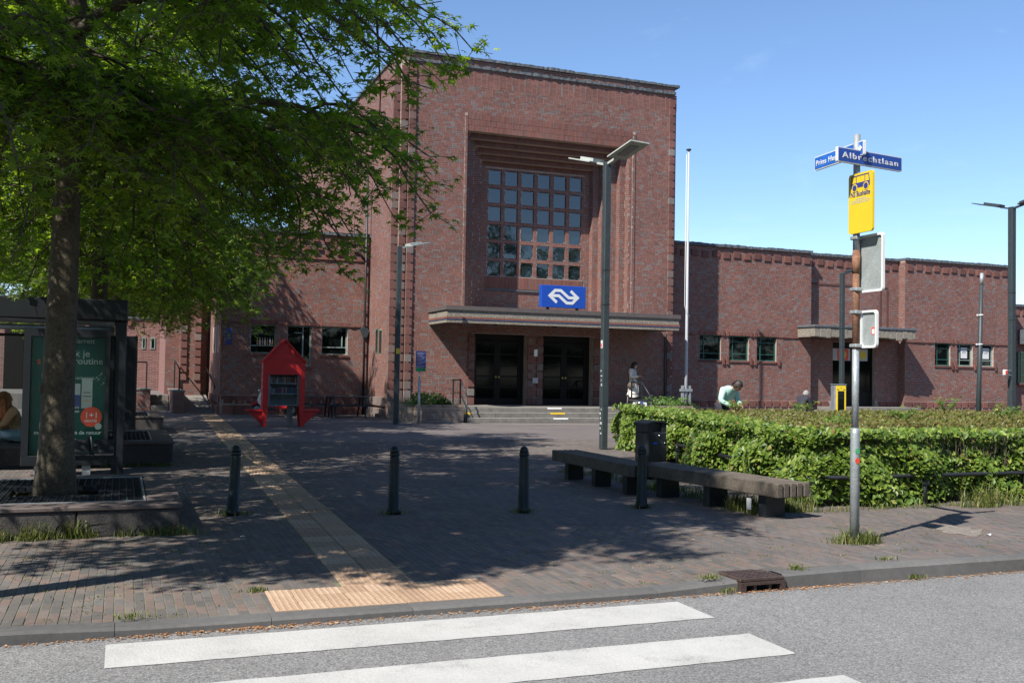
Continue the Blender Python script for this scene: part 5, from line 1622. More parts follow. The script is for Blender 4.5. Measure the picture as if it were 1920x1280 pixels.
# moss and low weeds lying in the joints
wp = []
for _ in range(150):
    x, y = rnd.uniform(-2.5, 1.0), rnd.uniform(7.25, 10.4); wp.append((x, y, zg(x, y), .3))
for _ in range(110):
    x, y = rnd.uniform(3.0, 9.5), rnd.uniform(7.25, 10.2); wp.append((x, y, zg(x, y), .3))
grass_tuft('weeds', wp, 2600, .045, spread=.05)
# brown blossom litter along the kerb foot
vs = []; fs = []
for _ in range(5200):
    x = rnd.uniform(-3.5, 12.5); dens = .55 + .45 * math.sin(x * 2.1) * math.sin(x * .7 + 1)
    if rnd.random() > dens: continue
    y = KY0 - abs(rnd.gauss(0, .045)) - .005; a = rnd.uniform(0, 3.14); s = rnd.uniform(.006, .016)
    dx, dy = math.cos(a) * s, math.sin(a) * s; i = len(vs); z = ROAD_Z + .004 + rnd.uniform(0, .006)
    vs += [(x - dx, y - dy, z), (x + dy * .6, y - dx * .6, z + .003), (x + dx, y + dy, z), (x - dy * .6, y + dx * .6, z + .002)]; fs.append((i, i + 1, i + 2, i + 3))
M['litter'] = tone_mat('blossom_litter', [(0, (0.16, 0.07, 0.03)), (.8, (0.30, 0.15, 0.06)), (1, (.45, .36, .25))], 'island')
link('blossom_litter', fast_mesh('blossom_litter', vs, fs, M['litter']), None, 'stuff')
vs = []; fs = []
for _ in range(420):
    x, y = rnd.uniform(-3, 9), rnd.uniform(7.3, 13); a = rnd.uniform(0, 3.14); s = rnd.uniform(.006, .016)
    dx, dy = math.cos(a) * s, math.sin(a) * s; i = len(vs); z = zg(x, y) + .006
    vs += [(x - dx, y - dy, z), (x + dy * .6, y - dx * .6, z + .004), (x + dx, y + dy, z), (x - dy * .6, y + dx * .6, z + .002)]; fs.append((i, i + 1, i + 2, i + 3))
link('fallen_bits', fast_mesh('fallen_bits', vs, fs, M['litter']), None, 'stuff')

# ================================================================== HEDGE
HA, HBk, HC = Vector((8.55, 10.95)), Vector((11.2, 21.9)), Vector((40, 10.95))
HH = 0.9
hd = (HBk - HA).normalized()
def hedge_left_x(y): return HA.x + (y - HA.y) * hd.x / hd.y
hedge = thing('clipped_hedge', 'bright green clipped hedge behind the benches and the pole', 'hedge', (10, 11, 0))
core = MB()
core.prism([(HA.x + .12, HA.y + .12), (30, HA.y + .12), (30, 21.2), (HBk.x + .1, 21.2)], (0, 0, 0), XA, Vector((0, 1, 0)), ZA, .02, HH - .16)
core.build('light_block_core', M['hedge_core'], hedge)  # solid dark body inside the hedge, added to block light behind the leaves
tw = MB()
for i in range(150):
    x = HA.x + rnd.uniform(.1, 5); tw.tube([(x, HA.y + .1, 0), (x + rnd.uniform(-.08, .08), HA.y + rnd.uniform(-.02, .12), .5), (x + rnd.uniform(-.15, .15), HA.y + rnd.uniform(0, .12), .95)], .006, 4, cap=False)
tw.build('twigs', M['bark'], hedge, kind='stuff')
LEAFO = ([(0, -.5, 0), (.30, -.1, .07), (.22, .3, .03), (0, .62, -.06), (-.22, .3, .03), (-.30, -.1, .07), (0, 0, -.0)], [(6, 0, 1), (6, 1, 2), (6, 2, 3), (6, 3, 4), (6, 4, 5), (6, 5, 0)])
def hedge_leaves(n, sampler, size, name, mat, tmpl=LEAFO):
    pos = []; nm = []
    for _ in range(n):
        p, nn = sampler(); pos.append(p); nm.append(nn)
    pos = np.array(pos); nm = np.array(nm) + nrng.normal(0, .42, (n, 3))
    fr = frames_from(nm, nrng.uniform(0, 6.28, n))
    # leaves hang: turn the blade tip downwards and outwards
    return pos, fr, size * nrng.uniform(.65, 1.3, n)
def bulge(a, z):
    return .09 * math.sin(a * 2.3 + 1.1) + .06 * math.sin(a * 5.7 + z * 4) + .05 * math.sin(z * 7 + a * 3)
def face_front():
    x = HA.x + 7.5 * rnd.random() ** 1.3; z = .03 + (HH - .0) * rnd.random() ** .85
    if z < .25 and rnd.random() < .25: z += .35
    y = HA.y - .10 + bulge(x, z) * 1.1 + rnd.random() ** 2 * .30 + .34 * max(0, z / HH - .55) ** 2 * 4
    return (x, y, z + .05 * math.sin(x * 3)), (0, -1, .75)
def face_left():
    y = HA.y + (21.6 - HA.y) * rnd.random(); z = .04 + HH * rnd.random() ** .8
    x = hedge_left_x(y) - .10 + bulge(y, z) * 1.1 + rnd.random() ** 2 * .30 + .34 * max(0, z / HH - .55) ** 2 * 4
    return (x, y, z + .05 * math.sin(y * 3)), (-1, -.1, .75)
def top_rim():
    t = rnd.random()
    if t < .62:
        y = HA.y + (21.4 - HA.y) * rnd.random(); x = hedge_left_x(y) + rnd.random() ** 1.3 * 1.5
    else:
        x = HA.x + 18 * rnd.random() ** 1.6; y = HA.y + rnd.random() ** 1.4 * 1.1
    return (x, y, HH - .05 + .09 * rnd.random() + .04 * math.sin(x * 4 + y * 3)), (-.15, -.3, 1)
def tips():
    # young shoots sticking out of the clipped faces
    t = rnd.random()
    if t < .5: (p, nn) = face_front()
    else: (p, nn) = face_left()
    return (p[0], p[1], HH + rnd.uniform(0, .13)), (-.3, -.4, .6)
P_, F_, S_ = [], [], []
for (n, fn, size) in ((12000, face_front, .082), (12500, face_left, .084), (9500, top_rim, .08), (2600, tips, .075)):
    p, f_, s_ = hedge_leaves(n, fn, size, '', None); P_.append(p); F_.append(f_); S_.append(s_)
P_ = np.concatenate(P_); F_ = np.concatenate(F_); S_ = np.concatenate(S_)
link('foliage', scatter('foliage', P_ - np.array(hedge.location), F_, S_, *LEAFO, M['hedge']), hedge, 'stuff')
BH = 1.02
bed = thing('shrub_bed', 'broad flat-topped brownish shrub bed filling the space behind the bright hedge', 'shrubs', (16, 16, BH))
bc = MB(); bc.prism([(HA.x + .9, HA.y + .9), (30, HA.y + .9), (30, 21.2), (HBk.x + .4, 21.2)], (0, 0, 0), XA, Vector((0, 1, 0)), ZA, HH - .155, BH - .22); bc.build('light_block_core', M['hedge_core'], bed)  # dark solid filler under the bed leaves, blocks light like the hedge body
def bed_top():
    for _ in range(20):
        y = 11.5 + 10.0 * rnd.random(); x = hedge_left_x(y) + .6 + (17 * rnd.random() ** 1.1)
        if x / y < 1.25: break
    h = .035 * math.sin(x * 2.2) + .03 * math.sin(y * 2.7 + x) + .03 * math.sin(x * 6.1 + y * 4.0)
    return (x, y, BH - .06 - .10 * max(0, 12.4 - y) - .016 * max(0, y - 12.4) + h + rnd.uniform(-.05, .05)), (rnd.gauss(0, .5), -.35 + rnd.gauss(0, .5), .8)
p, f_, s_ = hedge_leaves(60000, bed_top, .05, '', None)
link('foliage', scatter('foliage', p - np.array(bed.location), f_, s_, *LEAF4, M['hedge_top']), bed, 'stuff')
link('fine_foliage', scatter('fine_foliage', p[::3] + np.array([.05, .03, .015]) - np.array(bed.location), f_[::3], s_[::3] * .9, *LEAF4, M['hedge']), bed, 'stuff')
# broad-leaved seedlings poking out of the bed
sdl = 0
for (px, yy, hgt_, lab) in ((1505, 20.3, .22, 'small sapling poking from the bed below the grey-haired man'), (1575, 13.2, .2, 'leafy sprout in the bed just left of the street sign pole'),
                     (1690, 14.2, .32, 'dark leafy sprout in the bed right of the street sign pole'), (1775, 18.0, .42, 'bushy maple sapling on the bed left of the leaning grey post'),
                     (1885, 15.0, .36, 'broad-leaved sapling at the right edge of the bed under the lamp'), (1380, 21.2, .22, 'sprout in front of the man in the mint sweater')):
    x = PX(px, yy, 770)
    t = thing('sapling', lab, 'sapling', (x, yy, HH - .1), group='saplings growing through the shrub bed')
    b = MB()
    tips_ = []
    for k in range(7):
        a = k * 2.4; q = [(0, 0, 0), (.08 * math.cos(a), .08 * math.sin(a), hgt_ * .6), (.2 * math.cos(a) * (1 + .3 * (k % 3)), .16 * math.sin(a), hgt_ * (.75 + .25 * (k % 2)) + .05)]
        b.tube(q, [.008, .006, .003], 5); tips_.append(q)
    b.build('stems', M['bark'], t, world=False, kind='stuff')
    pos = []; nm = []
    for q in tips_:
        for _ in range(12):
            w = rnd.random(); v1, v2 = Vector(q[1]), Vector(q[2]); pos.append(tuple(v1.lerp(v2, w) + Vector((rnd.gauss(0, .06), rnd.gauss(0, .05), rnd.gauss(0, .03) + .05)))); nm.append((rnd.gauss(0, .4), rnd.gauss(0, .4) - .3, 1))
    pos = np.array(pos)
    link('leaves', scatter('leaves', pos, frames_from(np.array(nm), nrng.uniform(0, 6.28, len(pos))), nrng.uniform(.06, .11, len(pos)), *SL5, M['hedge']), t, 'stuff')
# low pipe rail in front of the hedge
kr = thing('knee_rail', 'low black pipe rail along the foot of the hedge', 'railing', (9.5, 10.72, 0))
b = MB()
b.tube([(40, 10.86, .40), (8.75, 10.86, .40), (8.56, 11.0, .40), (hedge_left_x(21) - .02, 21.0, .40)], .028, 8); b.build('rail', M['black'], kr)
for (x, y) in [(10.35, 10.86), (12.2, 10.86), (14.0, 10.86), (15.8, 10.86), (8.56, 11.0)] + [(hedge_left_x(y) - .02, y) for y in (12.8, 14.8, 16.8, 18.8, 20.8)]:
    b = MB(); b.tube([(x, y, 0), (x, y, .39)], .028, 8); b.box(x - .05, x + .05, y - .04, y - .02, .28, .34); b.build('post', M['black'], kr)

# ================================================================== STREET FURNITURE
# bollards
def make_bollard(loc, lab):
    r = thing('bollard', lab, 'bollard', loc, 0, 'tapered dark bollards across the plaza entrance')
    b = MB(); b.lathe([(.085, 0), (.085, .05), (.072, .06), (.056, .66), (.056, .70)], n=16); b.build('post', M['bollard'], r, world=False)
    b = MB(); b.lathe([(.060, .70), (.060, .705), (.060, .725), (.055, .735)], n=16); b.build('collar', M['bollard'], r, world=False)
    b = MB(); b.lathe([(.055, .735), (.054, .755), (.045, .785), (.026, .805), (.003, .812)], n=16); b.build('cap', M['bollard'], r, world=False)
    return r
b0 = None
for (px, py), lab, tilt in zip(bp4, ('leaning bollard left of the tactile strip', 'bollard right of the tactile strip, in front of the info post', 'bollard in the middle of the plaza mouth below the doors', 'bollard standing against the timber bench by the litter bin'), (.03, .0, -.01, .0)):
    g = G(px, py); loc = (g.x, g.y, 0)
    if b0 is None: b0 = make_bollard(loc, lab); o = b0
    else: o = copy_tree(b0); o.location = loc; o['label'] = lab
    o.rotation_euler = (0, tilt, 0)
# timber benches: five beams on edge
def timber_bench(lab, p, q, z, h, W, nb=5):
    p = Vector((*p, 0)); q = Vector((*q, 0)); d = (q - p).normalized(); s = Vector((d.y, -d.x, 0)); L = (q - p).length
    r = thing('timber_bench', lab, 'bench', tuple((p + q) / 2), 0, 'timber beam benches along the hedge')
    w = W / nb
    for i in range(nb):
        b = MB(); off = (i + .5) * w - W / 2 + 0
        e = rnd.uniform(-.01, .01)
        bb = MB(); bb.box(-(w - .024) / 2, (w - .024) / 2, -L / 2 + e, L / 2 + e, -h / 2, h / 2, .008)
        mm = Matrix((s, d, ZA)).transposed()
        b.add([tuple((p + q) / 2 + mm @ Vector(v) + s * off + ZA * (z - h / 2)) for v in bb.v], bb.f)
        b.build('beam', M['wood'], r)
    for t in (.13, .5, .86):
        c = p.lerp(q, t); b = MB(); b.obox(c + ZA * ((z - h) / 2), s, d, ZA, W * .28, .065, (z - h) / 2 - .002); b.build('support', M['black'], r)
    return r
BZ, BHh = .45, .17
na, nb_ = G(1443, 905, BZ), G(1517, 900, BZ)
fa_ = G(1192, 867, BZ)
dW = (nb_ - na).length
dirb = Vector((G(1192, 867, BZ).x - na.x, G(1192, 867, BZ).y - na.y, 0)).normalized()
sb = Vector((dirb.y, -dirb.x, 0))
ctr_n = na + sb * .27 - dirb * .12; ctr_f = na + dirb * (fa_ - na).length + sb * .27
bench_n = timber_bench('near timber bench of grey weathered beams ending beside the sign pole', (ctr_n.x, ctr_n.y), (ctr_f.x, ctr_f.y), BZ, BHh, .54)
fa2, fb2 = G(1183, 872, BZ), G(1034, 843, BZ)
d2_ = Vector((fb2.x - fa2.x, fb2.y - fa2.y, 0)).normalized(); s2_ = Vector((d2_.y, -d2_.x, 0))
p_ = fa2 + s2_ * .24 + d2_ * .02; q_ = fb2 + s2_ * .24
bench_f = timber_bench('far timber bench of dark beams by the lamp post', (p_.x, p_.y), (q_.x, q_.y), BZ, BHh, .48)
# sticker and crumpled leaf on the bench
b = MB(); c = ctr_n.lerp(ctr_f, .08)
t = thing('poster_scrap', 'small white sticker on the support under the near timber bench', 'sticker', tuple(na + dirb * .42 + sb * .05 + ZA * -.3))
b.obox(t.location, dirb, sb, ZA, .04, .004, .07); b.build('paper', M['print_grey'], t)
# litter bin
bx = PX(1220, 14.7, 830); bin_ = thing('litter_bin', 'black steel litter bin with curved hood beside the benches', 'litter bin', (bx, 14.7, 0), .12)
b = MB(); b.box(-.19, .19, -.19, .19, .06, .78, .02); b.build('body', M['black'], bin_, world=False)
b = MB(); b.box(-.19, -.10, -.17, .17, .781, .93); b.box(.10, .19, -.17, .17, .781, .93); b.build('hood_support', M['black'], bin_, world=False)
b = MB()
hp = [(-.215 + .43 * i / 8, .94 + .045 * (abs(i - 4) / 4) ** 2 * -1 + .03) for i in range(9)]
b.prism([(x, z) for x, z in hp] + [(x, z - .025) for x, z in hp[::-1]], (0, -.2, 0), XA, ZA, Vector((0, 1, 0)), 0, .4); b.build('hood', M['black'], bin_, world=False)
b = MB(); b.tube([(0, 0, 0), (0, 0, .06)], .06, 10); b.build('foot', M['black'], bin_, world=False)
for (x, z) in ((.03, .72), (.14, .60)):
    b = MB(); b.ball((x, -.195, z), .016); b.build('lock', M['chrome'], bin_, world=False)
b = MB(); b.box(-.09, .0, -.194, -.1905, .585, .615); b.build('sticker', M['sign_blue'], bin_, world=False)
b = MB(); b.box(.07, .185, -.197, -.1905, .1, .62, .004); b.build('service_door', M['black'], bin_, world=False)
# street lamps
def street_lamp(lab, loc, H, w, az, tilt, L=1.0, arms=(1, -1), hm='lamp_pale'):
    r = thing('street_lamp', lab, 'street lamp', loc, 0, 'square post lamps with flat heads')
    b = MB(); b.box(-w / 2, w / 2, -w / 2, w / 2, .0, H, .012); b.build('post', M['post_grey'], r, world=False)
    b = MB(); b.box(-w / 2 - .004, w / 2 + .004, -w / 2 - .004, w / 2 + .004, 1.0, 1.45, .004); b.build('service_hatch', M['post_grey'], r, world=False)
    for z in (.5 * H, .62 * H):
        b = MB(); b.box(-w / 2 - .003, w / 2 + .003, -w / 2 - .003, w / 2 + .003, z, z + .015); b.build('joint_ring', M['black'], r, world=False)
    for sgn in arms:
        d = Vector((math.cos(az), math.sin(az), 0)) * sgn
        dd = (d * math.cos(tilt) + ZA * math.sin(tilt)).normalized(); s = Vector((-d.y, d.x, 0)); u = dd.cross(s) * (1 if dd.cross(s).z > 0 else -1)
        top = Vector((0, 0, H - .06))
        b = MB(); b.obox(top + dd * .18, dd, s, u, .2, .05, .025); b.build('arm', M[hm], r, world=False)
        c = top + dd * (.34 + L / 2) + u * .01
        b = MB(); b.obox(c, dd, s, u, L / 2, .27, .014); b.build('lamp_head', M[hm], r, world=False)
        b = MB(); b.obox(c - dd * (L * .18) + u * .05, dd, s, u, L * .3, .16, .036); b.build('gear_box', M[hm], r, world=False)
        b = MB(); b.obox(c - u * .018, dd, s, u, L * .30, .12, .004); b.build('light_window', M['lamp_glass'], r, world=False)
    return r
lc = G(1131, 842)
LH = PZ(1137, 304, lc.y)
lampc = street_lamp('tall street lamp with big flat twin heads by the far bench', (lc.x, lc.y, 0), LH, .15, R(-78), R(15), .86)
# stickers and graffiti on the lamp post
b = MB()
for i in range(14):
    z = .35 + i * .11; b.box(-.0765, -.0755 - .0, -.03 + rnd.uniform(-.03, .03), .03 + rnd.uniform(-.03, .03), z, z + rnd.uniform(.02, .07))
b.build('torn_stickers', M['print_grey'], lampc, world=False, kind='stuff')
b = MB(); b.box(-.0785, -.076, -.05, .04, 2.32, 2.50); b.build('round_sticker', M['print_white'], lampc, world=False)
b = MB(); b.box(-.08, -.0787, -.02, .03, 2.34, 2.43); b.build('sticker_print', M['print_red'], lampc, world=False)
g1 = G(742, 795)
l1 = street_lamp('slim street lamp before the hall corner, its head among the leaves', (g1.x, g1.y, 0), PZ(748, 462, g1.y), .15, R(20), R(14), .75, (1,))
b = MB(); b.box(-.06, .06, -.0785, -.076, PZ(742, 663, g1.y), PZ(742, 653, g1.y)); b.build('yellow_sticker', M['sign_yellow'], l1, world=False)
yy = 24.5; street_lamp('dark street lamp with twin heads at the right edge of the view', (PX(1897, yy, 700), yy - 4.0 + 4.0, 0), PZ(1895, 388, yy), .18, R(-78), R(14), .95, hm='post_grey')
yy = 33.0; l3 = street_lamp('slim street lamp behind the hedge in front of the side door', (PX(1578, yy, 730), yy, 0), PZ(1588, 512, yy), .16, R(10), R(14), .6, (1,), hm='post_grey')
# white box on the right lamp
# leaning grey steel post
yy = 20.6; x0 = PX(1833, yy, 770); x1 = PX(1841, yy, 515); z1 = PZ(1841, 512, yy)
t = thing('grey_post', 'slightly leaning grey steel post with pale top and two white bands', 'post', (x0, yy, 0))
b = MB(); b.tube([(x0, yy, 0), (x0 + (x1 - x0) * .4, yy, z1 * .4), (x0 + (x1 - x0) * .9, yy, z1 * .93)], [.075, .062, .05], 12); b.build('shaft', M['post_grey'], t)
b = MB(); b.tube([(x0 + (x1 - x0) * .9, yy, z1 * .93), (x1, yy, z1)], .05, 12); b.build('pale_top', M['galv'], t)
for f_ in (.58, .75):
    b = MB(); b.tube([(x0 + (x1 - x0) * f_, yy, z1 * f_), (x0 + (x1 - x0) * f_, yy, z1 * f_ + .04)], .066, 12); b.box(x0 + (x1 - x0) * f_ - .13, x0 + (x1 - x0) * f_ - .05, yy - .02, yy + .02, z1 * f_, z1 * f_ + .04); b.build('band', M['print_white'], t)
# small box sign on the right lamp
t = thing('box_sign', 'small white framed red box fixed to the right street lamp', 'sign', (PX(1884, 24.4, 698), 24.4, PZ(1884, 698, 24.4)))
b = MB(); x, z = t.location.x, t.location.z; b.box(x - .05, x + .07, 24.35, 24.45, z - .09, z + .09, .015); b.build('casing', M['print_white'], t)
b = MB(); b.box(x - .03, x + .05, 24.340, 24.349, z - .06, z + .06); b.build('face', M['print_red'], t)
b = MB(); b.box(x + .07, x + .26, 24.38, 24.42, z - .08, z - .06); b.box(x + .07, x + .26, 24.38, 24.42, z + .06, z + .08); b.build('bracket', M['galv'], t)
# flagpole
yy = 34.1; x = PX(1286, yy, 750); z1 = PZ(1289, 276, yy)
t = thing('flagpole', 'tall white flagpole held between two short posts', 'flagpole', (x, yy, 0))
b = MB(); b.tube([(x, yy, .05), (x, yy, 2.5), (x, yy, z1 - .15)], [.068, .060, .036], 14); b.build('mast', plain('pole_white', (.34, .35, .37), .45, var=.08), t)
b = MB(); b.lathe([(.03, 0), (.10, .03), (.10, .07), (.02, .1)], (x, yy, z1 - .15), 12); b.build('truck', M['print_black'], t)
for sx in (-.15, .15):
    b = MB(); b.box(x + sx - .04, x + sx + .04, yy - .06, yy + .06, 0, 1.35); b.build('support_post', M['galv'], t)
b = MB(); b.box(x - .24, x + .24, yy - .09, yy + .09, 1.12, 1.22); b.build('clamp', M['galv'], t)
b = MB(); b.tube([(x - .11, yy - .02, z1 - .3), (x - .12, yy - .02, 4.5), (x - .06, yy - .05, 4.2), (x + .07, yy - .1, 4.05)], .012, 5); b.build('halyard', M['print_white'], t)
# info post
yy = 31.75; x = PX(785, yy, 780); z0, z1 = PZ(789, 696, yy), PZ(789, 658, yy)
t = thing('info_post', 'dark blue information plate with green foot strip on a thin pale post', 'sign', (x, yy, 0))
b = MB(); b.tube([(x, yy, 0), (x, yy, 1.45)], .042, 10); b.tube([(x, yy, 1.45), (x, yy, z0)], .028, 10); b.build('post', M['galv'], t)
x = PX(788.5, yy, 680)
b = MB(); b.box(x - .17, x + .17, yy - .05, yy - .03, z0 + .12, z1, .004); b.build('plate', M['print_blue'], t)
b = MB(); b.box(x - .17, x + .17, yy - .05, yy - .03, z0, z0 + .117); b.build('green_strip', plain('print_green', (0.0, 0.17, 0.07), 0.4, bump=0), t)
b = MB()
for i in range(11): 
    z = z1 - .06 - i * .047; b.box(x - .14, x + .14 - .05 * (i % 3), yy - .0525, yy - .0503, z - .008, z + .004)
b.build('fine_print', M['print_grey'], t, kind='stuff')
# red neighbourhood bookcase shaped like a house
yy = 30.25
lib = thing('red_bookcase', 'red house-shaped street bookcase with triangular side seats', 'bookcase', (PX(531, yy, 790), yy, 0), R(-2))
kx = 1.0 / (FPX / (yy * math.cos(YAW) + PX(531, yy, 790) * math.sin(YAW))) 
hw = (PX(570.6, yy, 700) - PX(492.4, yy, 700)) / 2
eav, peak = PZ(531, 678, yy), PZ(531, 638, yy)
ot, ob_ = PZ(531, 702, yy), PZ(531, 760, yy)
ow = hw * .74; DP = .55
f = MB(); front = [(-hw, .0), (-hw + .11, .0), (-ow, ob_), (-ow, ot), (ow, ot), (ow, ob_), (hw - .11, 0), (hw, 0), (hw, eav), (0, peak), (-hw, eav)]
for poly in ([(-hw, 0), (-hw + .11, 0), (-ow, ob_), (-ow, ot), (-hw, ot)], [(hw - .11, 0), (hw, 0), (hw, ot), (ow, ot), (ow, ob_)], [(-hw, ot), (hw, ot), (hw, eav), (0, peak), (-hw, eav)]):
    f.prism(poly, (0, 0, 0), XA, ZA, Vector((0, 1, 0)), 0, .06)
f.build('front_panel', M['red'], lib, world=False)
f = MB()
for poly in ([(-hw, 0), (-hw + .11, 0), (-ow, ob_), (-ow, ot), (-hw, ot)], [(hw - .11, 0), (hw, 0), (hw, ot), (ow, ot), (ow, ob_)], [(-hw, ot), (hw, ot), (hw, eav), (0, peak), (-hw, eav)]):
    f.prism(poly, (0, DP, 0), XA, ZA, Vector((0, 1, 0)), 0, .05)
f.build('rear_panel', M['red'], lib, world=False)
for sgn in (-1, 1):
    b = MB(); a = Vector((sgn * (hw + .03), 0, eav - .02)); c = Vector((0, 0, peak + .035))
    U = (c - a).normalized(); b.obox((a + c) / 2 + Vector((0, DP / 2, 0)), U, Vector((0, 1, 0)), U.cross(Vector((0, 1, 0))), (c - a).length / 2, DP / 2 + .06, .02); b.build('roof', M['red'], lib, world=False)
    b = MB(); b.box(min(sgn * hw, sgn * (hw - .03)), max(sgn * hw, sgn * (hw - .03)), .06, DP, ob_ - .15, eav - .03); b.build('side_panel', M['red'], lib, world=False)
    b = MB(); b.box(min(sgn * hw, sgn * (hw + .46)), max(sgn * hw, sgn * (hw + .46)), .02, DP, .47, .51); b.prism([(sgn * (hw + .001), .468), (sgn * (hw + .44), .468), (sgn * (hw + .001), .06)], (0, .08, 0), XA, ZA, Vector((0, 1, 0)), 0, .05); b.build('seat', M['red'], lib, world=False)
b = MB(); b.box(-ow, -ow + .05, .07, DP - .05, ob_, ot); b.box(ow - .05, ow, .07, DP - .05, ob_, ot); b.box(-ow + .05, ow - .05, DP - .08, DP - .04, ob_, ot); b.build('cabinet', M['pale_panel'], lib, world=False)
hsh = (ot - ob_)
for z in (ob_ - .01, ob_ + hsh * .36, ob_ + hsh * .70):
    b = MB(); b.box(-ow + .002, ow - .002, .07, DP - .085, z, z + .025); b.build('shelf', M['pale_panel'], lib, world=False)
bookm = [plain('book_%d' % i, c, .6, bump=0) for i, c in enumerate(((.10, .02, .02), (.02, .04, .09), (.10, .08, .05), (.03, .06, .04), (.2, .18, .15)))]
for z in (ob_ + hsh * .36 + .027, ob_ + hsh * .70 + .027):
    x = -ow + .07
    while x < ow - .1:
        w = rnd.uniform(.022, .05); hgt_ = rnd.uniform(.15, .21)
        b = MB(); b.box(x, x + w - .003, .16, .36, z, z + hgt_); o = b.build('book', rnd.choice(bookm))
        o.parent = None; o.matrix_world = Matrix.Translation(lib.location) @ Matrix.Rotation(R(-2), 4, 'Z')
        o['label'] = 'book standing on a shelf of the red house-shaped bookcase'; o['category'] = 'book'; o['group'] = 'books in the red bookcase'; x += w
b = MB(); b.box(.14, .30, .25, .40, 0, ob_ - .012); b.build('post', M['concrete'], lib, world=False)
for k in range(5):
    b = MB(); z = eav - .16 - k * .2; b.box(-hw - .004, -hw - .0005, .2, .34, z - .06, z + .06); b.build('side_print', M['print_grey'], lib, world=False)
# picnic sets by the wall
def picnic(lab, x, y):
    r = thing('picnic_table', lab, 'picnic table', (x, y, 0), .05, 'dark picnic tables at the wing wall')
    b = MB()
    for k in range(4): b.box(-.7, .7, -.32 + .165 * k, -.32 + .165 * k + .15, .72, .76)
    b.build('tabletop', M['print_black'], r, world=False)
    for s in (-1, 1):
        b = MB(); b.box(-.7, .7, s * .62 - .13, s * .62 + .13, .42, .46); b.build('seat', M['print_black'], r, world=False)
    for sx in (-.55, .55):
        b = MB(); b.bar((sx, -.25, .72), (sx, -.55, 0), .05); b.bar((sx, .25, .72), (sx, .55, 0), .05); b.bar((sx, -.72, .40), (sx, .72, .40), .045); b.build('leg_frame', M['print_black'], r, world=False)
picnic('dark picnic table half hidden by the red bookcase', PX(588, 36.6, 750), 36.6)
picnic('dark picnic table near the drain pipe', PX(651, 36.3, 750), 36.3)
# motor scooter parked behind the bookcase
def scooter(lab, x, y, rz, mats):
    r = thing('motor_scooter', lab, 'scooter', (x, y, 0), rz)
    for wx in (-.62, .60):
        b = MB(); n = 18
        b.tube([(wx + .2 * math.cos(2 * math.pi * i / n), 0, .24 + .2 * math.sin(2 * math.pi * i / n)) for i in range(n + 1)], .05, 8, cap=False); w = b.build('wheel', M['print_black'], r, world=False)
        b = MB(); b.tube([(wx, -.04, .24), (wx, .04, .24)], .14, 14); b.build('rim', M['galv'], w, world=False)
    b = MB(); b.prism([(-.86, .46), (-.6, .56), (-.42, .52), (-.38, .42), (-.62, .47), (-.84, .40)], (0, -.07, 0), XA, ZA, Vector((0, 1, 0)), 0, .14); b.build('front_fender', mats[0], r, world=False)
    b = MB(); b.prism([(-.62, .5), (-.48, .95), (-.40, .98), (-.34, .4), (-.28, .26), (-.4, .25)], (0, -.19, 0), XA, ZA, Vector((0, 1, 0)), 0, .38); b.build('front_shield', mats[1], r, world=False)
    b = MB(); b.box(-.34, .15, -.16, .16, .24, .30, .02); b.build('footboard', M['print_black'], r, world=False)
    b = MB(); b.prism([(.05, .28), (.10, .68), (.55, .74), (.92, .66), (.86, .5), (.62, .46), (.4, .3)], (0, -.17, 0), XA, ZA, Vector((0, 1, 0)), 0, .34); b.build('rear_body', mats[0], r, world=False)
    b = MB(); b.prism([(.06, .70), (.1, .78), (.5, .80), (.88, .84), (.9, .76), (.5, .745)], (0, -.15, 0), XA, ZA, Vector((0, 1, 0)), 0, .30); b.build('saddle', M['print_black'], r, world=False)
    b = MB(); b.tube([(-.44, -.34, 1.02), (-.46, 0, 1.0), (-.44, .34, 1.02)], .022, 8); b.build('handlebar', M['print_black'], r, world=False)
    b = MB(); b.ball((-.56, 0, .93), .06, .1, .07); b.build('headlight', M['chrome'], r, world=False)
    for s in (-1, 1):
        b = MB(); b.tube([(-.44, s * .25, 1.02), (-.42, s * .32, 1.16)], .01, 6); b.ball((-.42, s * .34, 1.14), .015, .045, .03); b.build('mirror', M['print_black'], r, world=False)
    b = MB(); b.box(.88, .93, -.06, .06, .55, .62); b.build('tail_light', M['print_red'], r, world=False)
scooter('red and white motor scooter half hidden behind the red bookcase', PX(470, 37, 750) + .85, 37.0, R(4), (M['red'], M['print_white']))
scooter('pale motor scooter whose saddle shows over the hedge by the steps', PX(1196, 25.2, 765), 25.2, R(68), (plain('scooter_grey', (.16, .17, .18), .4), M['print_grey']))
# yellow check-in post
yy = 26.5; x = PX(1574, yy, 745)
zt = PZ(1574, 720, yy)
t = thing('yellow_terminal', 'yellow and blue terminal with a dark window behind the hedge', 'ticket terminal', (x, yy, 0), R(-14))
w = .20
b = MB(); b.box(-w, w, -.1, .26, 0, zt - .03, .05); b.build('casing', plain('terminal_grey', (.15, .155, .17), .5), t, world=False)
b = MB(); b.box(-w, w, -.12, .27, zt - .028, zt, .012); b.build('top_cover', M['pale_panel'], t, world=False)
b = MB(); b.box(-w + .03, w - .03, -.115, -.101, .55, zt - .05, .006); b.build('front_panel', M['sign_yellow'], t, world=False)
b = MB(); b.box(-w + .03, w - .03, -.117, -.101, .1, .545, .006); b.build('lower_panel', M['street_blue'], t, world=False)
b = MB(); b.box(-w + .09, w - .09, -.119, -.1155, .60, zt - .22); b.build('window', M['glass'], t, world=False)
b = MB(); b.prism([(-.05, .62), (.03, .62), (.03, .70), (-.05, .66)], (0, -.121, 0), XA, ZA, NY, 0, .002); b.build('window_print', M['print_white'], t, world=False)
b = MB(); b.prism([(-.02, zt - .13), (.02, zt - .13), (0, zt - .09)], (0, -.1165, 0), XA, ZA, NY, 0, .002)
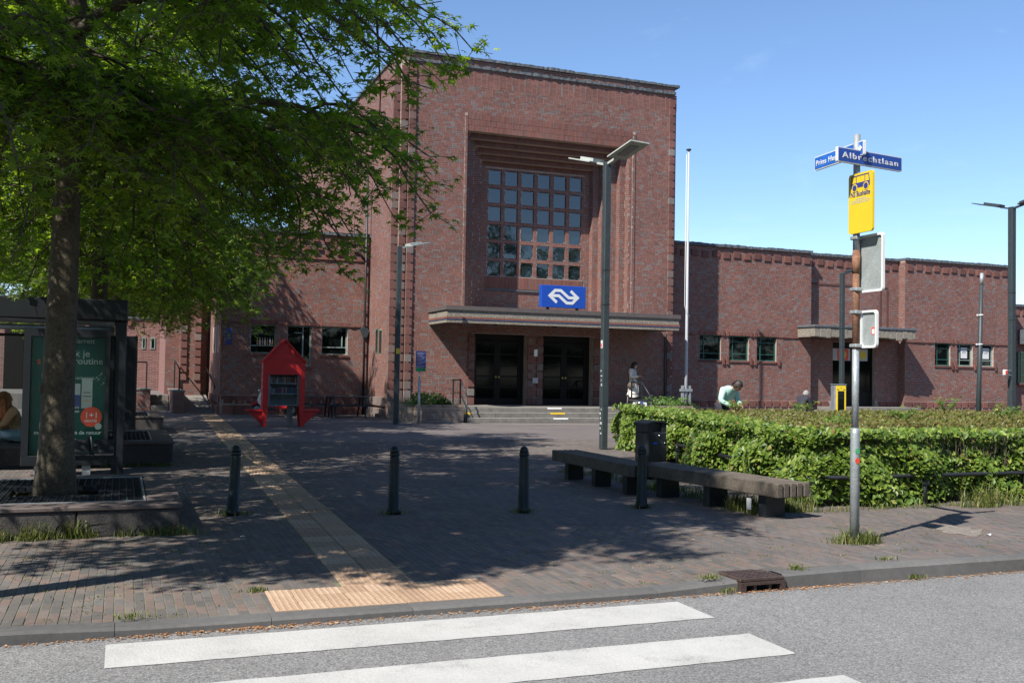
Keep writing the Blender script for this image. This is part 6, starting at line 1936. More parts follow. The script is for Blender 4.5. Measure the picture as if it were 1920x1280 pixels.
for s in (-1, 1): b.box(s * .1 - .045, s * .1 + .045, -.1175, -.1155, zt - .185, zt - .165)
b.build('front_print', M['print_black'], t, world=False)
# ------------------------------------------------------------------ sign pole
def on_plane(px, py, p0, d):
    """ray against the vertical plane through p0 along d"""
    rr = ray(px, py); nn = Vector((d.y, -d.x, 0)); t_ = (Vector(p0) - CP).dot(nn) / rr.dot(nn); return CP + rr * t_
sp = Vector((pole_xy.x, pole_xy.y, zg(pole_xy.x, pole_xy.y)))
spole = thing('sign_pole', 'rusty grey sign pole with a grass tuft at its foot', 'sign pole', tuple(sp))
ZP = lambda py, px=1615: PZ(px, py, sp.y)
b = MB(); b.tube([sp - ZA * .05, (sp.x, sp.y, ZP(812)), (sp.x, sp.y, ZP(802))], [.046, .046, .036], 14); b.build('lower_tube', M['galv'], spole)
b = MB(); b.tube([(sp.x, sp.y, ZP(802)), (sp.x, sp.y, ZP(655))], .034, 14); b.build('middle_tube', M['galv'], spole)
b = MB(); b.tube([(sp.x, sp.y, ZP(470)), (sp.x, sp.y, ZP(254))], .034, 14); b.build('upper_tube', M['galv'], spole)
b = MB(); b.tube([(sp.x, sp.y, ZP(655)), (sp.x, sp.y, ZP(470))], .0345, 14); b.tube([(sp.x, sp.y, ZP(513)), (sp.x, sp.y, ZP(475))], .040, 14); b.build('rusty_tube', M['rust'], spole)
for py, mat in ((868, M['print_red']), (850, plain('sticker_green', (.05, .3, .12), .5, bump=0))):
    b = MB(); zc_ = (ZP(py) + ZP(py - 11)) / 2; b.tube([Vector((sp.x - .008, sp.y - .0465, zc_)), Vector((sp.x - .008, sp.y - .0485, zc_))], .028, 14); b.build('sticker', mat, spole)
def rounded(w, h, r, n=4):
    pts = []
    for cx, cy, a0 in ((w / 2 - r, h / 2 - r, 0), (-w / 2 + r, h / 2 - r, 90), (-w / 2 + r, -h / 2 + r, 180), (w / 2 - r, -h / 2 + r, 270)):
        for i in range(n + 1): a = R(a0 + 90 * i / n); pts.append((cx + r * math.cos(a), cy + r * math.sin(a)))
    return pts
def plate(lab, cat, name, c, U, w, h, mat, r=.02, rim=None, t=.02, back=None):
    """plate facing W = U x Z; c is the middle of its face"""
    U = Vector(U).normalized(); W = U.cross(ZA)
    th = thing(name, lab, cat, tuple(c))
    b = MB(); b.prism(rounded(w, h, r), c, U, ZA, W, -t, 0)
    b.build('plate', rim or mat, th)
    if rim:
        b = MB(); b.prism(rounded(w - .02, h - .02, max(.004, r - .01)), c, U, ZA, W, .0006, .0025); b.build('face', mat, th)
    return th, U, W
# street names
dA = Vector((math.sin(R(82)), math.cos(R(82)), 0))
p0 = sp + Vector((dA.y, -dA.x, 0)) * .055
la, lb_ = on_plane(1571, 288, p0, dA), on_plane(1691, 308, p0, dA)
cA = Vector(((la.x + lb_.x) / 2, (la.y + lb_.y) / 2, (on_plane(1631, 285, p0, dA).z + on_plane(1631, 312, p0, dA).z) / 2))
wA = (Vector((lb_.x, lb_.y)) - Vector((la.x, la.y))).length; hA = on_plane(1571, 275, p0, dA).z - on_plane(1571, 303, p0, dA).z
s1, U, W = plate('blue street name sign reading Albrechtlaan at the top of the pole', 'street sign', 'street_name_sign', cA, dA, wA, hA, M['street_blue'], .012, M['print_white'], .03)
put_text('Albrechtlaan', hA * .56, M['print_white'], cA - U * (wA * .435) - ZA * hA * .19 + W * .004, U, ZA, s1, bold=.0012, space=1.25, width=wA * .87)
dP = Vector((math.sin(R(5.6)), math.cos(R(5.6)), 0))
p0 = sp + dP * .0 + Vector((-1, 0, 0)) * .0
far, near = on_plane(1527, 310, p0, dP), on_plane(1619, 274, p0, dP)
wP = (Vector((far.x, far.y)) - Vector((near.x, near.y))).length
hP = on_plane(1527, 297, p0, dP).z - on_plane(1527, 322, p0, dP).z
cP = (far + near) / 2; cP.z = (on_plane(1573, 280, p0, dP).z + on_plane(1573, 304, p0, dP).z) / 2
s2, U2, W2_ = plate('blue street name sign reading Prins Hendriklaan, mostly behind the other name plate', 'street sign', 'street_name_sign', cP, -dP, wP, hP, plain('street_blue_bright', (0.02, 0.11, 0.42), .4, bump=0), .012, M['print_white'], .03)
put_text('Prins Hendriklaan', hP * .56, M['print_white'], cP - U2 * (wP * .46) - ZA * hP * .2 + W2_ * .004, U2, ZA, s2, bold=.001, space=1.1, width=wP * .80)
b = MB(); ax = cP + U2 * wP * .41
b.prism([(-.06, -.012), (.02, -.012), (.02, -.035), (.065, 0), (.02, .035), (.02, .012), (-.06, .012)], ax + W2_ * .003, U2, ZA, W2_, 0, .002); b.build('arrow', M['print_white'], s2)
# yellow bus stop plate
dY = Vector((.035, 1, 0)).normalized()
p0 = sp + Vector((-.052, 0, 0))
yl, yr = on_plane(1591, 385, p0, dY), on_plane(1636, 375, p0, dY)
wY = (Vector((yl.x, yl.y)) - Vector((yr.x, yr.y))).length
zt_, zb_ = on_plane(1613, 324, p0, dY).z, on_plane(1613, 436, p0, dY).z
cY = Vector(((yl.x + yr.x) / 2, (yl.y + yr.y) / 2, (zt_ + zb_) / 2)); hY = zt_ - zb_
s3, U3, W3 = plate('yellow bus stop sign with a blue bus and the words NS Bushalte', 'bus stop sign', 'bus_stop_sign', cY, -dY, wY, hY, M['sign_yellow'], .03, None, .025)
put_text('NS Bushalte', .075, M['print_blue'], cY - U3 * wY * .41 + ZA * hY * .115 + W3 * .002, U3, ZA, s3, width=wY * .80)
bus = MB(); oB = cY + ZA * hY * .34 + W3 * .0006
bw, bh = wY * .78, hY * .19
bus.prism([(-bw / 2, -bh * .42), (bw / 2, -bh * .42), (bw / 2, 0), (-bw / 2, 0)], oB, U3, ZA, W3, 0, .002)
path_prism(bus, [(-bw / 2 + .004, 0), (-bw / 2 + .004, bh * .62), (bw / 2 - .02, bh * .62), (bw / 2 - .004, 0)], .009, oB, U3, ZA, W3, 0, .002)
for f_ in (-.22, .24): bus.prism([(bw * f_ - .003, 0), (bw * f_ + .003, 0), (bw * f_ + .003, bh * .6), (bw * f_ - .003, bh * .6)], oB, U3, ZA, W3, 0, .002)
bus.build('bus_symbol', M['print_blue'], s3)
for f_ in (-.30, .30):
    circ = lambda r: [(bw * f_ + r * math.cos(2 * math.pi * k / 16), -bh * .42 + r * math.sin(2 * math.pi * k / 16)) for k in range(16)]
    wq = MB(); wq.prism(circ(.042), oB, U3, ZA, W3, .0022, .003); wq.build('wheel_gap', M['sign_yellow'], s3)
    wq = MB(); wq.prism(circ(.031), oB, U3, ZA, W3, .0032, .004); wq.build('bus_wheel', M['print_blue'], s3)
fp = MB()
for k in range(3):
    x = -wY * .36
    while x < wY * .36:
        w = rnd.uniform(.02, .05); z = hY * (.065 - .032 * k)
        if not (k == 0 and abs(x) > wY * .25): fp.prism([(x, z), (x + w - .008, z), (x + w - .008, z + .008), (x, z + .008)], cY + W3 * .0006, U3, ZA, W3, 0, .0015)
        x += w
fp.build('fine_print', M['print_grey'], s3, kind='stuff')
# backs of two traffic plates
def back_plate(lab, pxs, pt, pb, rr):
    p0 = sp + Vector((.05, 0, 0))
    a, c = on_plane(pxs[0], (pt[0] + pb[0]) / 2, p0, dY), on_plane(pxs[1], (pt[1] + pb[1]) / 2, p0, dY)
    w = (Vector((a.x, a.y)) - Vector((c.x, c.y))).length; mx_ = (pxs[0] + pxs[1]) / 2
    zt, zb = on_plane(mx_, (pt[0] + pt[1]) / 2, p0, dY).z, on_plane(mx_, (pb[0] + pb[1]) / 2, p0, dY).z
    cc = Vector(((a.x + c.x) / 2, (a.y + c.y) / 2, (zt + zb) / 2)); h = zt - zb
    t = thing('traffic_plate', lab, 'traffic sign', tuple(cc), group='traffic plates seen from behind')
    U = -dY; W = U.cross(ZA)
    b = MB(); b.prism(rounded(w - .012, h - .012, rr), cc, U, ZA, W, -.012, -.008); b.build('plate', M['alu_back'], t)
    b = MB(); ro, ri = rounded(w, h, rr), rounded(w - .045, h - .045, rr * .8)
    for i in range(len(ro)):
        j = (i + 1) % len(ro); b.prism([ro[i], ro[j], ri[j], ri[i]], cc, U, ZA, W, -.015, .012)
    b.build('rim', M['print_white'], t)
    for z in (h * .46, -h * .44):
        b = MB(); q = Vector((sp.x, sp.y, cc.z + z)); b.box(sp.x - .042, sp.x + .045, sp.y - .05, sp.y + .05, q.z - .018, q.z + .018, .006); b.build('clamp', M['galv'], t)
    return t, cc, U, W, w, h
back_plate('larger grey-backed traffic plate below the yellow bus sign', (1605, 1657), (447, 432), (552, 543), .03)
t, cc, U, W, w, h = back_plate('smaller grey-backed plate with a little red sticker, lowest on the pole', (1613, 1645), (583, 580), (651, 653), .04)
b = MB(); b.prism(rounded(.055, .075, .01), cc + U * w * .24 + ZA * -.02, U, ZA, W, -.0075, -.006); b.build('sticker', M['print_red'], t)
b = MB(); b.prism(rounded(.035, .05, .01), cc + U * w * .24 + ZA * -.025, U, ZA, W, -.0058, -.005); b.build('sticker_paper', M['print_white'], t)
# ------------------------------------------------------------------ gully in the kerb
t = thing('kerb_gully', 'rusty iron kerb gully with a ribbed lid', 'storm drain', (4.97, 7.1, .03))
b = MB(); z = zg(5.0, 7.15) + .004
ga, gb_ = G(1392, 1088, .05).x, G(1478, 1083, .05).x
b.box(ga, gb_, 7.00, 7.34, z - .03, z, .006)
for i in range(int((gb_ - ga) / .05)):
    for j in range(5): b.box(ga + .012 + i * .05, ga + .012 + i * .05 + .034, 7.03 + j * .055, 7.03 + j * .055 + .036, z, z + .005)
b.build('lid', M['drain'], t)
b = MB(); b.box(ga, ga + .05, 6.985, 7.2, ROAD_Z - .02, z - .031); b.box(gb_ - .05, gb_, 6.985, 7.2, ROAD_Z - .02, z - .031); b.box(ga + .05, gb_ - .05, 6.985, 7.06, z - .055, z - .031)
for k in (1, 2): x = ga + (gb_ - ga) * k / 3; b.box(x - .012, x + .012, 7.0, 7.05, ROAD_Z, z - .055)
b.build('mouth_frame', M['drain'], t)
b = MB(); b.box(ga + .05, gb_ - .05, 7.08, 7.3, ROAD_Z + .001, z - .056); b.build('opening', M['dark'], t)
for (a_, c_) in ((4.0, ga - .004), (gb_ + .004, 6.0)):
    b = MB(); b.add([(a_, KY0, ROAD_Z - .05), (c_, KY0, ROAD_Z - .05), (c_, KY0, zg(c_, 7.2) - .018), (a_, KY0, zg(a_, 7.2) - .018), (a_, KY0 + .022, zg(a_, 7.2)), (c_, KY0 + .022, zg(c_, 7.2)), (c_, KY1, zg(c_, 7.2)), (a_, KY1, zg(a_, 7.2))],
        [(0, 1, 2, 3), (3, 2, 5, 4), (4, 5, 6, 7)]); b.build('kerb_stone', M['kerb'], kerb)
# pale worn patch and paper litter
vs = []
for k in range(26):
    a = 2 * math.pi * k / 26; q = rnd.uniform(.7, 1.25); g_ = G(1800 + 48 * q * math.cos(a), 1003 + 10 * q * math.sin(a) + 8 * math.cos(a)); vs.append((g_.x, g_.y))
MB().add([(x, y, zg(x, y) + .0035) for x, y in vs], [tuple(range(len(vs)))]).build('sandy_patch', plain('sand', (.165, .142, .118), .95, var=.4, scale=14), None, kind='structure')
def paper(lab, px, py, s, mat):
    g = G(px, py); z = zg(g.x, g.y); t = thing('paper_scrap', lab, 'litter', (g.x, g.y, z), rnd.uniform(0, 3))
    b = MB(); n = 5; vs = []; fs = []
    for i in range(n):
        for j in range(n): vs.append(((i - 2) * s / 4 * rnd.uniform(.7, 1.1), (j - 2) * s / 4 * rnd.uniform(.7, 1.1), .008 + rnd.random() * s * .35))
    for i in range(n - 1):
        for j in range(n - 1): fs.append((i * n + j, i * n + j + 1, (i + 1) * n + j + 1, (i + 1) * n + j))
    b.add(vs, fs); b.build('sheet', mat, t, world=False)
paper('crumpled white paper lying in front of the bench by the litter bin', 1176, 919, .11, M['print_white'])
paper('tiny white scrap on the sunny pavement right of the sign pole', 1854, 1015, .05, M['print_white'])
paper('tiny pale scrap on the pavement beside the tactile strip', 455, 1008, .05, M['print_white'])

# ================================================================== BUS SHELTER
SY = 17.1
sxr, = (PX(222, SY, 800),)
shel = thing('bus_shelter', 'dark grey bus shelter with glass panes behind the thick trunk', 'bus shelter', (-2, SY, 0))
zr1, zr0 = PZ(150, 560, SY), PZ(150, 600, SY)
b = MB(); b.box(-6.2, sxr + .10, SY - .10, SY - .02, zr0, zr1, .02); b.box(sxr + .02, sxr + .10, SY - .02, SY + 1.75, zr0, zr1 - .02, .02); b.box(-6.2, sxr + .02, SY + 1.65, SY + 1.73, zr0, zr1 - .02)
b.build('roof_fascia', M['shelter'], shel)
b = MB(); b.box(-6.2, sxr + .018, SY - .018, SY + 1.648, zr1 - .07, zr1 - .03); b.build('roof', M['shelter'], shel)
b = MB(); b.tube([(-6.2, SY + .25, zr0 + .05), (sxr - .1, SY + .25, zr0 - .02)], .055, 8); b.tube([(-6.2, SY + .1, zr0 - .13), (sxr - .1, SY + .1, zr0 - .13)], .045, 8); b.build('roof_tube', M['galv'], shel)
for (x, y, w) in ((sxr - .0, SY + .04, .085), (sxr + .03, SY + 1.6, .05), (-5.5, SY + .04, .085), (-5.5, SY + 1.6, .05), (-3.0, SY + 1.6, .05)):
    b = MB(); b.box(x - w, x + w, y - w * .8, y + w * .8, 0, zr0 - .002, .012); b.build('post', M['shelter'], shel)
gm, gnt, gb = new_mat('shelter_glass'); gb.inputs['Base Color'].default_value = (.75, .85, .82, 1); gb.inputs['Roughness'].default_value = .02; gb.inputs['Transmission Weight'].default_value = 1.0; gb.inputs['IOR'].default_value = 1.05
M['clear'] = gm
for (x0, x1) in ((-5.4, -3.06), (-2.94, sxr - .06)):
    b = MB(); b.box(x0, x1, SY + 1.595, SY + 1.605, .35, zr0 - .25); b.build('pane', M['clear'], shel)
b = MB(); b.box(-5.4, sxr, SY + 1.57, SY + 1.63, zr0 - .24, zr0 - .19); b.box(-5.4, sxr, SY + 1.57, SY + 1.63, .28, .34); b.build('pane_rail', M['shelter'], shel)
# seats
b = MB(); b.bar((-2.3, SY + 1.2, .36), (sxr - .15, SY + 1.2, .36), .06); 
for x in (-2.2, sxr - .3): b.bar((x, SY + 1.2, 0), (x, SY + 1.2, .35), .07)
b.build('seat_beam', M['black'], shel)
# advertising case
adx0, adx1 = PX(42, SY - .05, 750), PX(204, SY - .05, 750)
adz0, adz1 = PZ(150, 852, SY), PZ(150, 618, SY)
ad = thing('advert_case', 'green lit-less poster case standing in the bus shelter behind the trunk', 'poster case', ((adx0 + adx1) / 2, SY, 0))
ad['label'] = 'dark green poster case of the bus shelter, half hidden by the trunk'
b = MB(); b.box(adx0, adx1, SY - .10, SY + .10, adz0 - .16, adz0 - .0, .01); b.box(adx0, adx0 + .1, SY - .10, SY + .10, adz0 + .002, adz1); b.box(adx1 - .06, adx1, SY - .10, SY + .10, adz0 + .002, adz1); b.box(adx0 + .1, adx1 - .06, SY - .1, SY + .1, adz1 - .12, adz1)
b.box(adx0 + .1, adx1 - .06, SY + .02, SY + .1, adz0 + .002, adz1 - .12)
b.build('case_frame', M['shelter'], ad)
b = MB()
for x in (adx0 + .25, adx1 - .3): b.box(x - .06, x + .06, SY - .06, SY + .06, 0, adz0 - .16)
b.build('foot', M['galv'], ad)
b = MB(); b.box(adx0 + .102, adx1 - .062, SY - .0, SY + .018, adz0 + .004, adz1 - .122); po = b.build('poster', M['poster'], ad)
YPs = SY - .003
def ptxt(txt, px, py, size_px, mat, **k):
    o = P(px, py, YPs); s = size_px * (P(100, py, YPs) - P(99, py, YPs)).length
    ob = put_text(txt, s, mat, o, XA, ZA, None, **k)
    ob.parent = ad; ob.location = o - ad.location; return ob
ptxt('Barrett', 138, 643, 14, M['print_grey']); ptxt('ik je', 136, 668, 20, M['print_grey'], bold=.001); ptxt('s', 69, 682, 20, M['print_red'], bold=.001); ptxt('routine', 138, 682, 19, M['print_grey'], bold=.001)
ptxt('isemeren', 137, 711, 11, M['print_grey']); ptxt('els', 139, 765, 9, M['print_white'], bold=.001); ptxt('en', 140, 773, 9, M['print_white'], bold=.001)
ptxt('me', 63, 814, 11.5, M['print_white'], bold=.001); ptxt('n de natuur', 139, 814, 11, M['print_white'], bold=.001); ptxt('dbarrett.nl', 138, 826, 6, M['print_white'])
b = MB(); c0 = P(171, 781, YPs); rr_ = .155
b.prism([(rr_ * math.cos(2 * math.pi * k / 28), rr_ * math.sin(2 * math.pi * k / 28)) for k in range(28)], c0, XA, ZA, NY, .001, .004); b.build('red_disc', M['print_red'], ad)
c1_ = P(184, 799, YPs); b = MB(); b.prism([(.05 * math.cos(2 * math.pi * k / 20), .05 * math.sin(2 * math.pi * k / 20)) for k in range(20)], c1_, XA, ZA, NY, .005, .007); b.build('grey_disc', M['print_grey'], ad)
o = ptxt('1+1', 158, 783, 17, M['print_white'], bold=.001); o.location.y -= .006; o = ptxt('GRATIS', 158, 791, 7.2, M['print_white'], bold=.001); o.location.y -= .006
def pbox(x0, x1, y0, y1, mat, name, d=.002):
    a, c = P(x0, y1, YPs), P(x1, y0, YPs); b = MB(); b.box(a.x, c.x, YPs - d, YPs - .0005, a.z, c.z); return b.build(name, mat, ad)
pbox(152, 174, 709, 765, M['print_grey'], 'product_box'); pbox(131, 151, 719, 740, M['print_grey'], 'product_top'); pbox(131, 151, 740, 762, M['print_blue'], 'product_label')
pbox(156, 170, 735, 736.4, M['print_black'], 'box_line', .003); pbox(155, 171, 742, 743.4, M['print_black'], 'box_line', .003); pbox(155, 171, 750, 752, M['brass'], 'box_line', .003); pbox(139, 155, 836, 837, M['print_white'], 'rule_line', .003)
b = MB()
for k in range(5):
    q = P(181 + 8.5 * (k % 3) + 4 * (k // 3), 708 - 7 * (k % 2) + 10 * (k // 3), YPs); 
    b.prism([(-.05, -.045), (.005, .0), (-.015, .005), (.05, .05), (.0, .01), (.02, .0)], q, XA, ZA, NY, .0005, .003)
b.build('bolt_marks', M['print_grey'], ad)
b = MB(); b.box(adx0 + .1, adx1 - .06, SY - .09, SY - .084, adz0 + .004, adz1 - .122); b.build('front_glass', M['clear'], ad)
# two-seat bench in front of the poster
t = thing('shelter_seat', 'pair of dark perforated seats with a wire armrest before the poster', 'seat', (PX(172, 15.9, 860), 15.9, 0))
sc_ = t.location.x
for k in (-1, 1):
    b = MB(); b.box(sc_ + k * .16 - .14, sc_ + k * .16 + .14, 15.72, 16.05, .40, .43, .01); b.build('seat', M['tan'] if False else M['black'], t)
    b = MB(); b.prism([(15.98, .44), (16.02, .44), (16.10, .62), (16.06, .62)], (sc_ + k * .16 - .14, 0, 0), Vector((0, 1, 0)), ZA, XA, 0, .28); b.build('backrest', M['black'], t)
b = MB(); b.tube([(sc_, 16.0, .42), (sc_ - .06, 15.95, .68), (sc_ - .02, 15.75, .68), (sc_ + .02, 15.72, .42)], .012, 6); b.build('armrest', M['black'], t)
b = MB(); b.bar((sc_ - .35, 15.9, .36), (sc_ + .35, 15.9, .36), .06); b.bar((sc_ + .3, 15.9, 0), (sc_ + .3, 15.9, .35), .08); b.build('seat_frame', M['black'], t)
# second dark stele beyond
yy = 24.8; x0, x1 = PX(243, yy, 700), PX(257, yy, 700)
t = thing('dark_stele', 'narrow dark upright panel with a red edge behind the bus shelter', 'panel', ((x0 + x1) / 2, yy, 0))
b = MB(); b.box(x0 - .5, x1 - .03, yy, yy + .12, 0, PZ(250, 630, yy), .01); b.build('panel', M['shelter'], t)
b = MB(); b.box(x1 - .029, x1, yy + .01, yy + .11, 0, PZ(250, 630, yy)); b.build('red_edge', M['drain'], t)

# ================================================================== PEOPLE
def skin_mesh(joints, edges, root=0, sub=1):
    me = bpy.data.meshes.new('body_source')
    me.from_pydata([j[0] for j in joints], edges, [])
    o = bpy.data.objects.new('body_source', me); COL.objects.link(o)
    md = o.modifiers.new('skin', 'SKIN'); md.use_smooth_shade = True
    for i, j in enumerate(joints):
        sv = me.skin_vertices[0].data[i]; r = j[1]; sv.radius = (r, r) if not isinstance(r, tuple) else r
        sv.use_root = (i == root)
    sb_ = o.modifiers.new('sub', 'SUBSURF'); sb_.levels = sub; sb_.render_levels = sub
    dg = bpy.context.evaluated_depsgraph_get(); dg.update()
    out = bpy.data.meshes.new_from_object(o.evaluated_get(dg))
    bpy.data.objects.remove(o); bpy.data.meshes.remove(me)
    return [tuple(v.co) for v in out.vertices], [tuple(p.vertices) for p in out.polygons]
def head_shape(c, face, size=.115):
    """egg head with brow, nose, chin, ears; face = unit direction"""
    f = Vector(face).normalized(); s = f.cross(ZA).normalized(); u = s.cross(f)
    b = MB(); n, m = 16, 12; vs = []; fs = []
    for j in range(m + 1):
        th = math.pi * j / m
        for k in range(n):
            a = 2 * math.pi * k / n
            lx = math.sin(th) * math.cos(a); ly = math.sin(th) * math.sin(a); lz = math.cos(th)
            wdt = .80 if lz > -.2 else .80 * (1 + (lz + .2) * .38)
            p = f * lx * .95 + s * ly * wdt + u * lz * 1.12
            if lx > .75 and -.35 < lz < .15 and abs(ly) < .25: p += f * .16 * (1 - abs(ly) * 4)   # nose
            if lx > .55 and .12 < lz < .35 and .15 < abs(ly) < .6: p -= f * .07                     # eye sockets
            if lz < -.6 and lx > 0: p += f * .12
            vs.append(Vector(c) + p * size)
    for j in range(m):
        for k in range(n): fs.append((j * n + k, (j + 1) * n + k, (j + 1) * n + (k + 1) % n, j * n + (k + 1) % n))
    b.add(vs, fs, True)
    for sg in (-1, 1): b.ball(tuple(Vector(c) + s * sg * size * .82 - u * .05 * size), .018, .018, .03, 6, 5)
    return b
def hand_shape(b, w, d, up, sgn):
    """palm and five fingers from wrist w along d, curling along -up"""
    w = Vector(w); d = Vector(d).normalized(); up = Vector(up); up = (up - d * up.dot(d)).normalized(); s = d.cross(up)
    b.tube([w, w + d * .04, w + d * .085], [.022, .034, .03], 8)
    for i, (o, L) in enumerate(((-.027, .062), (-.009, .074), (.009, .070), (.026, .055))):
        a = w + d * .08 + s * o; b.tube([a, a + d * L * .5 - up * .006, a + d * L * .85 - up * .028, a + d * L * .9 - up * .05], [.0095, .009, .008, .007], 6)
    a = w + d * .03 + s * -.03 * sgn; b.tube([a, a + d * .03 - s * .022 * sgn - up * .01, a + d * .062 - s * .016 * sgn - up * .02], [.012, .011, .008], 6)
def person(lab, loc, rz, J, face, garments, hair, shoes=None, head=.115):
    """J: joints of the figure in its own frame (faces -Y)"""
    r = thing('person', lab, 'person', loc, rz)
    names = ['pelvis', 'spine', 'chest', 'neck', 'skull', 'shl', 'ell', 'wrl', 'shr', 'elr', 'wrr', 'hil', 'knl', 'anl', 'tol', 'hir', 'knr', 'anr', 'tor']
    rad = dict(pelvis=.11, spine=.105, chest=.12, neck=.052, skull=.06, shl=.058, ell=.038, wrl=.026, shr=.058, elr=.038, wrr=.026, hil=.085, knl=.055, anl=.036, tol=.03, hir=.085, knr=.055, anr=.036, tor=.03)
    E_ = [('pelvis', 'spine'), ('spine', 'chest'), ('chest', 'neck'), ('neck', 'skull'), ('chest', 'shl'), ('shl', 'ell'), ('ell', 'wrl'), ('chest', 'shr'), ('shr', 'elr'), ('elr', 'wrr'),
          ('pelvis', 'hil'), ('hil', 'knl'), ('knl', 'anl'), ('anl', 'tol'), ('pelvis', 'hir'), ('hir', 'knr'), ('knr', 'anr'), ('anr', 'tor')]
    ix = {n_: i for i, n_ in enumerate(names)}
    v, f = skin_mesh([(J[n_], rad[n_]) for n_ in names], [(ix[a], ix[c]) for a, c in E_])
    b = MB(); b.add(v, f, True)
    hc = Vector(J['skull']) + Vector(face).normalized() * .03 + ZA * .045
    hd_ = head_shape(hc, face, head); b.add(hd_.v, hd_.f, True)
    for e, w, sg in (('ell', 'wrl', -1), ('elr', 'wrr', 1)):
        d = (Vector(J[w]) - Vector(J[e])); hand_shape(b, Vector(J[w]), d, (0, 0, 1) if abs(d.normalized().z) < .8 else (0, -1, 0), sg)
    b.build('body', M['skin'], r, world=False)
    fdir = Vector(face).normalized(); sdir = fdir.cross(ZA).normalized(); udir = sdir.cross(fdir)
    b = MB()
    for sg in (-1, 1): b.ball(tuple(hc + fdir * head * .88 + sdir * sg * head * .33 + udir * head * .18), .013, .013, .010, 6, 5)
    b.build('eyes', M['hair_dark'], r, world=False)
    b = MB(); b.obox(hc + fdir * head * .93 - udir * head * .52, sdir, fdir, udir, .024, .006, .006); b.build('mouth', M['print_red'], r, world=False)
    for (gname, mat, parts, grow, scale) in garments:
        use = [n_ for n_ in names if n_ in parts]; im = {n_: i for i, n_ in enumerate(use)}
        v, f = skin_mesh([(J[n_], rad[n_] + grow * (1.0 if n_ not in ('wrl', 'wrr') else .7)) for n_ in use], [(im[a], im[c]) for a, c in E_ if a in im and c in im])
        b = MB(); b.add(v, f, True); b.build(gname, mat, r, world=False)
    # hair: shell round the back and top of the head
    hb = MB(); kind, mat = hair
    n_, m_ = 14, 8; vs = []; fs = []
    for j in range(m_ + 1):
        th = math.pi * .62 * j / m_
        for k in range(n_):
            a = 2 * math.pi * k / n_
            lx, ly, lz = math.sin(th) * math.cos(a), math.sin(th) * math.sin(a), math.cos(th)
            back = .0
            if lx > .25: lz = max(lz, .38 + .2 * (1 - abs(ly)))
            vs.append(hc + (fdir * (lx * .98 - .07) + sdir * ly * .92 + udir * (lz * 1.20 + .02)) * head * rnd.uniform(1.03, 1.13))
    for j in range(m_):
        for k in range(n_): fs.append((j * n_ + k, (j + 1) * n_ + k, (j + 1) * n_ + (k + 1) % n_, j * n_ + (k + 1) % n_))
    hb.add(vs, fs, True)
    if kind == 'long':
        for _ in range(90):
            a = rnd.uniform(-2.6, 2.6); rr = head * rnd.uniform(.75, 1.15)
            base = hc - fdir * math.cos(a) * rr * .9 + sdir * math.sin(a) * rr + udir * rnd.uniform(0, .08)
            pts = []; L = rnd.uniform(.30, .46); ph = rnd.uniform(0, 6)
            for q in range(8):
                w = q / 7; pts.append(base + ZA * -L * w + sdir * .02 * math.sin(w * 16 + ph) - fdir * (.03 * w) + fdir * .016 * math.cos(w * 16 + ph) + sdir * math.sin(a) * .05 * w)
            hb.tube(pts, [.012, .016, .017, .016, .016, .015, .012, .004], 5)
    if kind == 'bob':
        for _ in range(46):
            a = rnd.uniform(-2.2, 2.2); rr = head * rnd.uniform(.8, 1.0)
            base = hc - fdir * math.cos(a) * rr * .9 + sdir * math.sin(a) * rr + udir * .02
            hb.tube([base, base - udir * .08, base - udir * rnd.uniform(.12, .17) + fdir * .01], [.012, .014, .004], 5)
    hb.build('hair', mat, r, world=False)
    for a_, t_ in (('anl', 'tol'), ('anr', 'tor')):
        b = MB(); a0, t0 = Vector(J[a_]), Vector(J[t_]); d = (t0 - a0); d.z = 0; d.normalize()
        hl = a0 - d * .06; b.tube([hl - ZA * .04, a0 - ZA * .045, t0 - d * .03 + ZA * .0, t0 + d * .06], [.035, .046, .046, .024], 8)
        b.build('shoe', shoes or M['print_black'], r, world=False)
    return r
TOP = ('pelvis', 'spine', 'chest', 'neck', 'shl', 'ell', 'wrl', 'shr', 'elr', 'wrr')
LEGS = ('pelvis', 'hil', 'knl', 'anl', 'hir', 'knr', 'anr')
TORSO = ('pelvis', 'spine', 'chest', 'shl', 'ell', 'wrl', 'shr', 'elr', 'wrr')
# woman in a long pale coat, standing, looking down at her hands
J = dict(pelvis=(0, 0, .88), spine=(0, .01, 1.06), chest=(0, .01, 1.24), neck=(0, -.01, 1.39), skull=(0, -.035, 1.45),
         shl=(.17, .01, 1.32), ell=(.23, -.02, 1.07), wrl=(.09, -.23, 1.09), shr=(-.17, .01, 1.32), elr=(-.23, -.02, 1.07), wrr=(-.07, -.24, 1.10),
         hil=(.085, 0, .84), knl=(.09, -.02, .46), anl=(.09, .02, .085), tol=(.10, -.10, .035), hir=(-.085, 0, .84), knr=(-.09, -.01, .46), anr=(-.09, .03, .085), tor=(-.10, -.09, .035))
yy = 34.4; xw = PX(1186, yy, 740)
w1_ = person('woman in a long pale coat looking down beside the entrance stairs', (xw, yy, PLZ), R(42), J, (0, -.8, -.45),
            [('coat', M['coat'], TORSO, .03, 1), ('trousers', M['hair_dark'], LEGS, .012, 1)], ('bob', M['hair_dark']))
b = MB(); n = 18; vs = []; fs = []
for j in range(6):
    w = j / 5; z = .98 - .62 * w; rx = .17 + .08 * w; ry = .145 + .075 * w
    for k in range(n):
        a = 2 * math.pi * k / n; rip = 1 + .06 * math.sin(a * 5 + j * .4) * w; vs.append((rx * rip * math.cos(a), ry * rip * math.sin(a), z + .02 * math.sin(a * 3) * w))
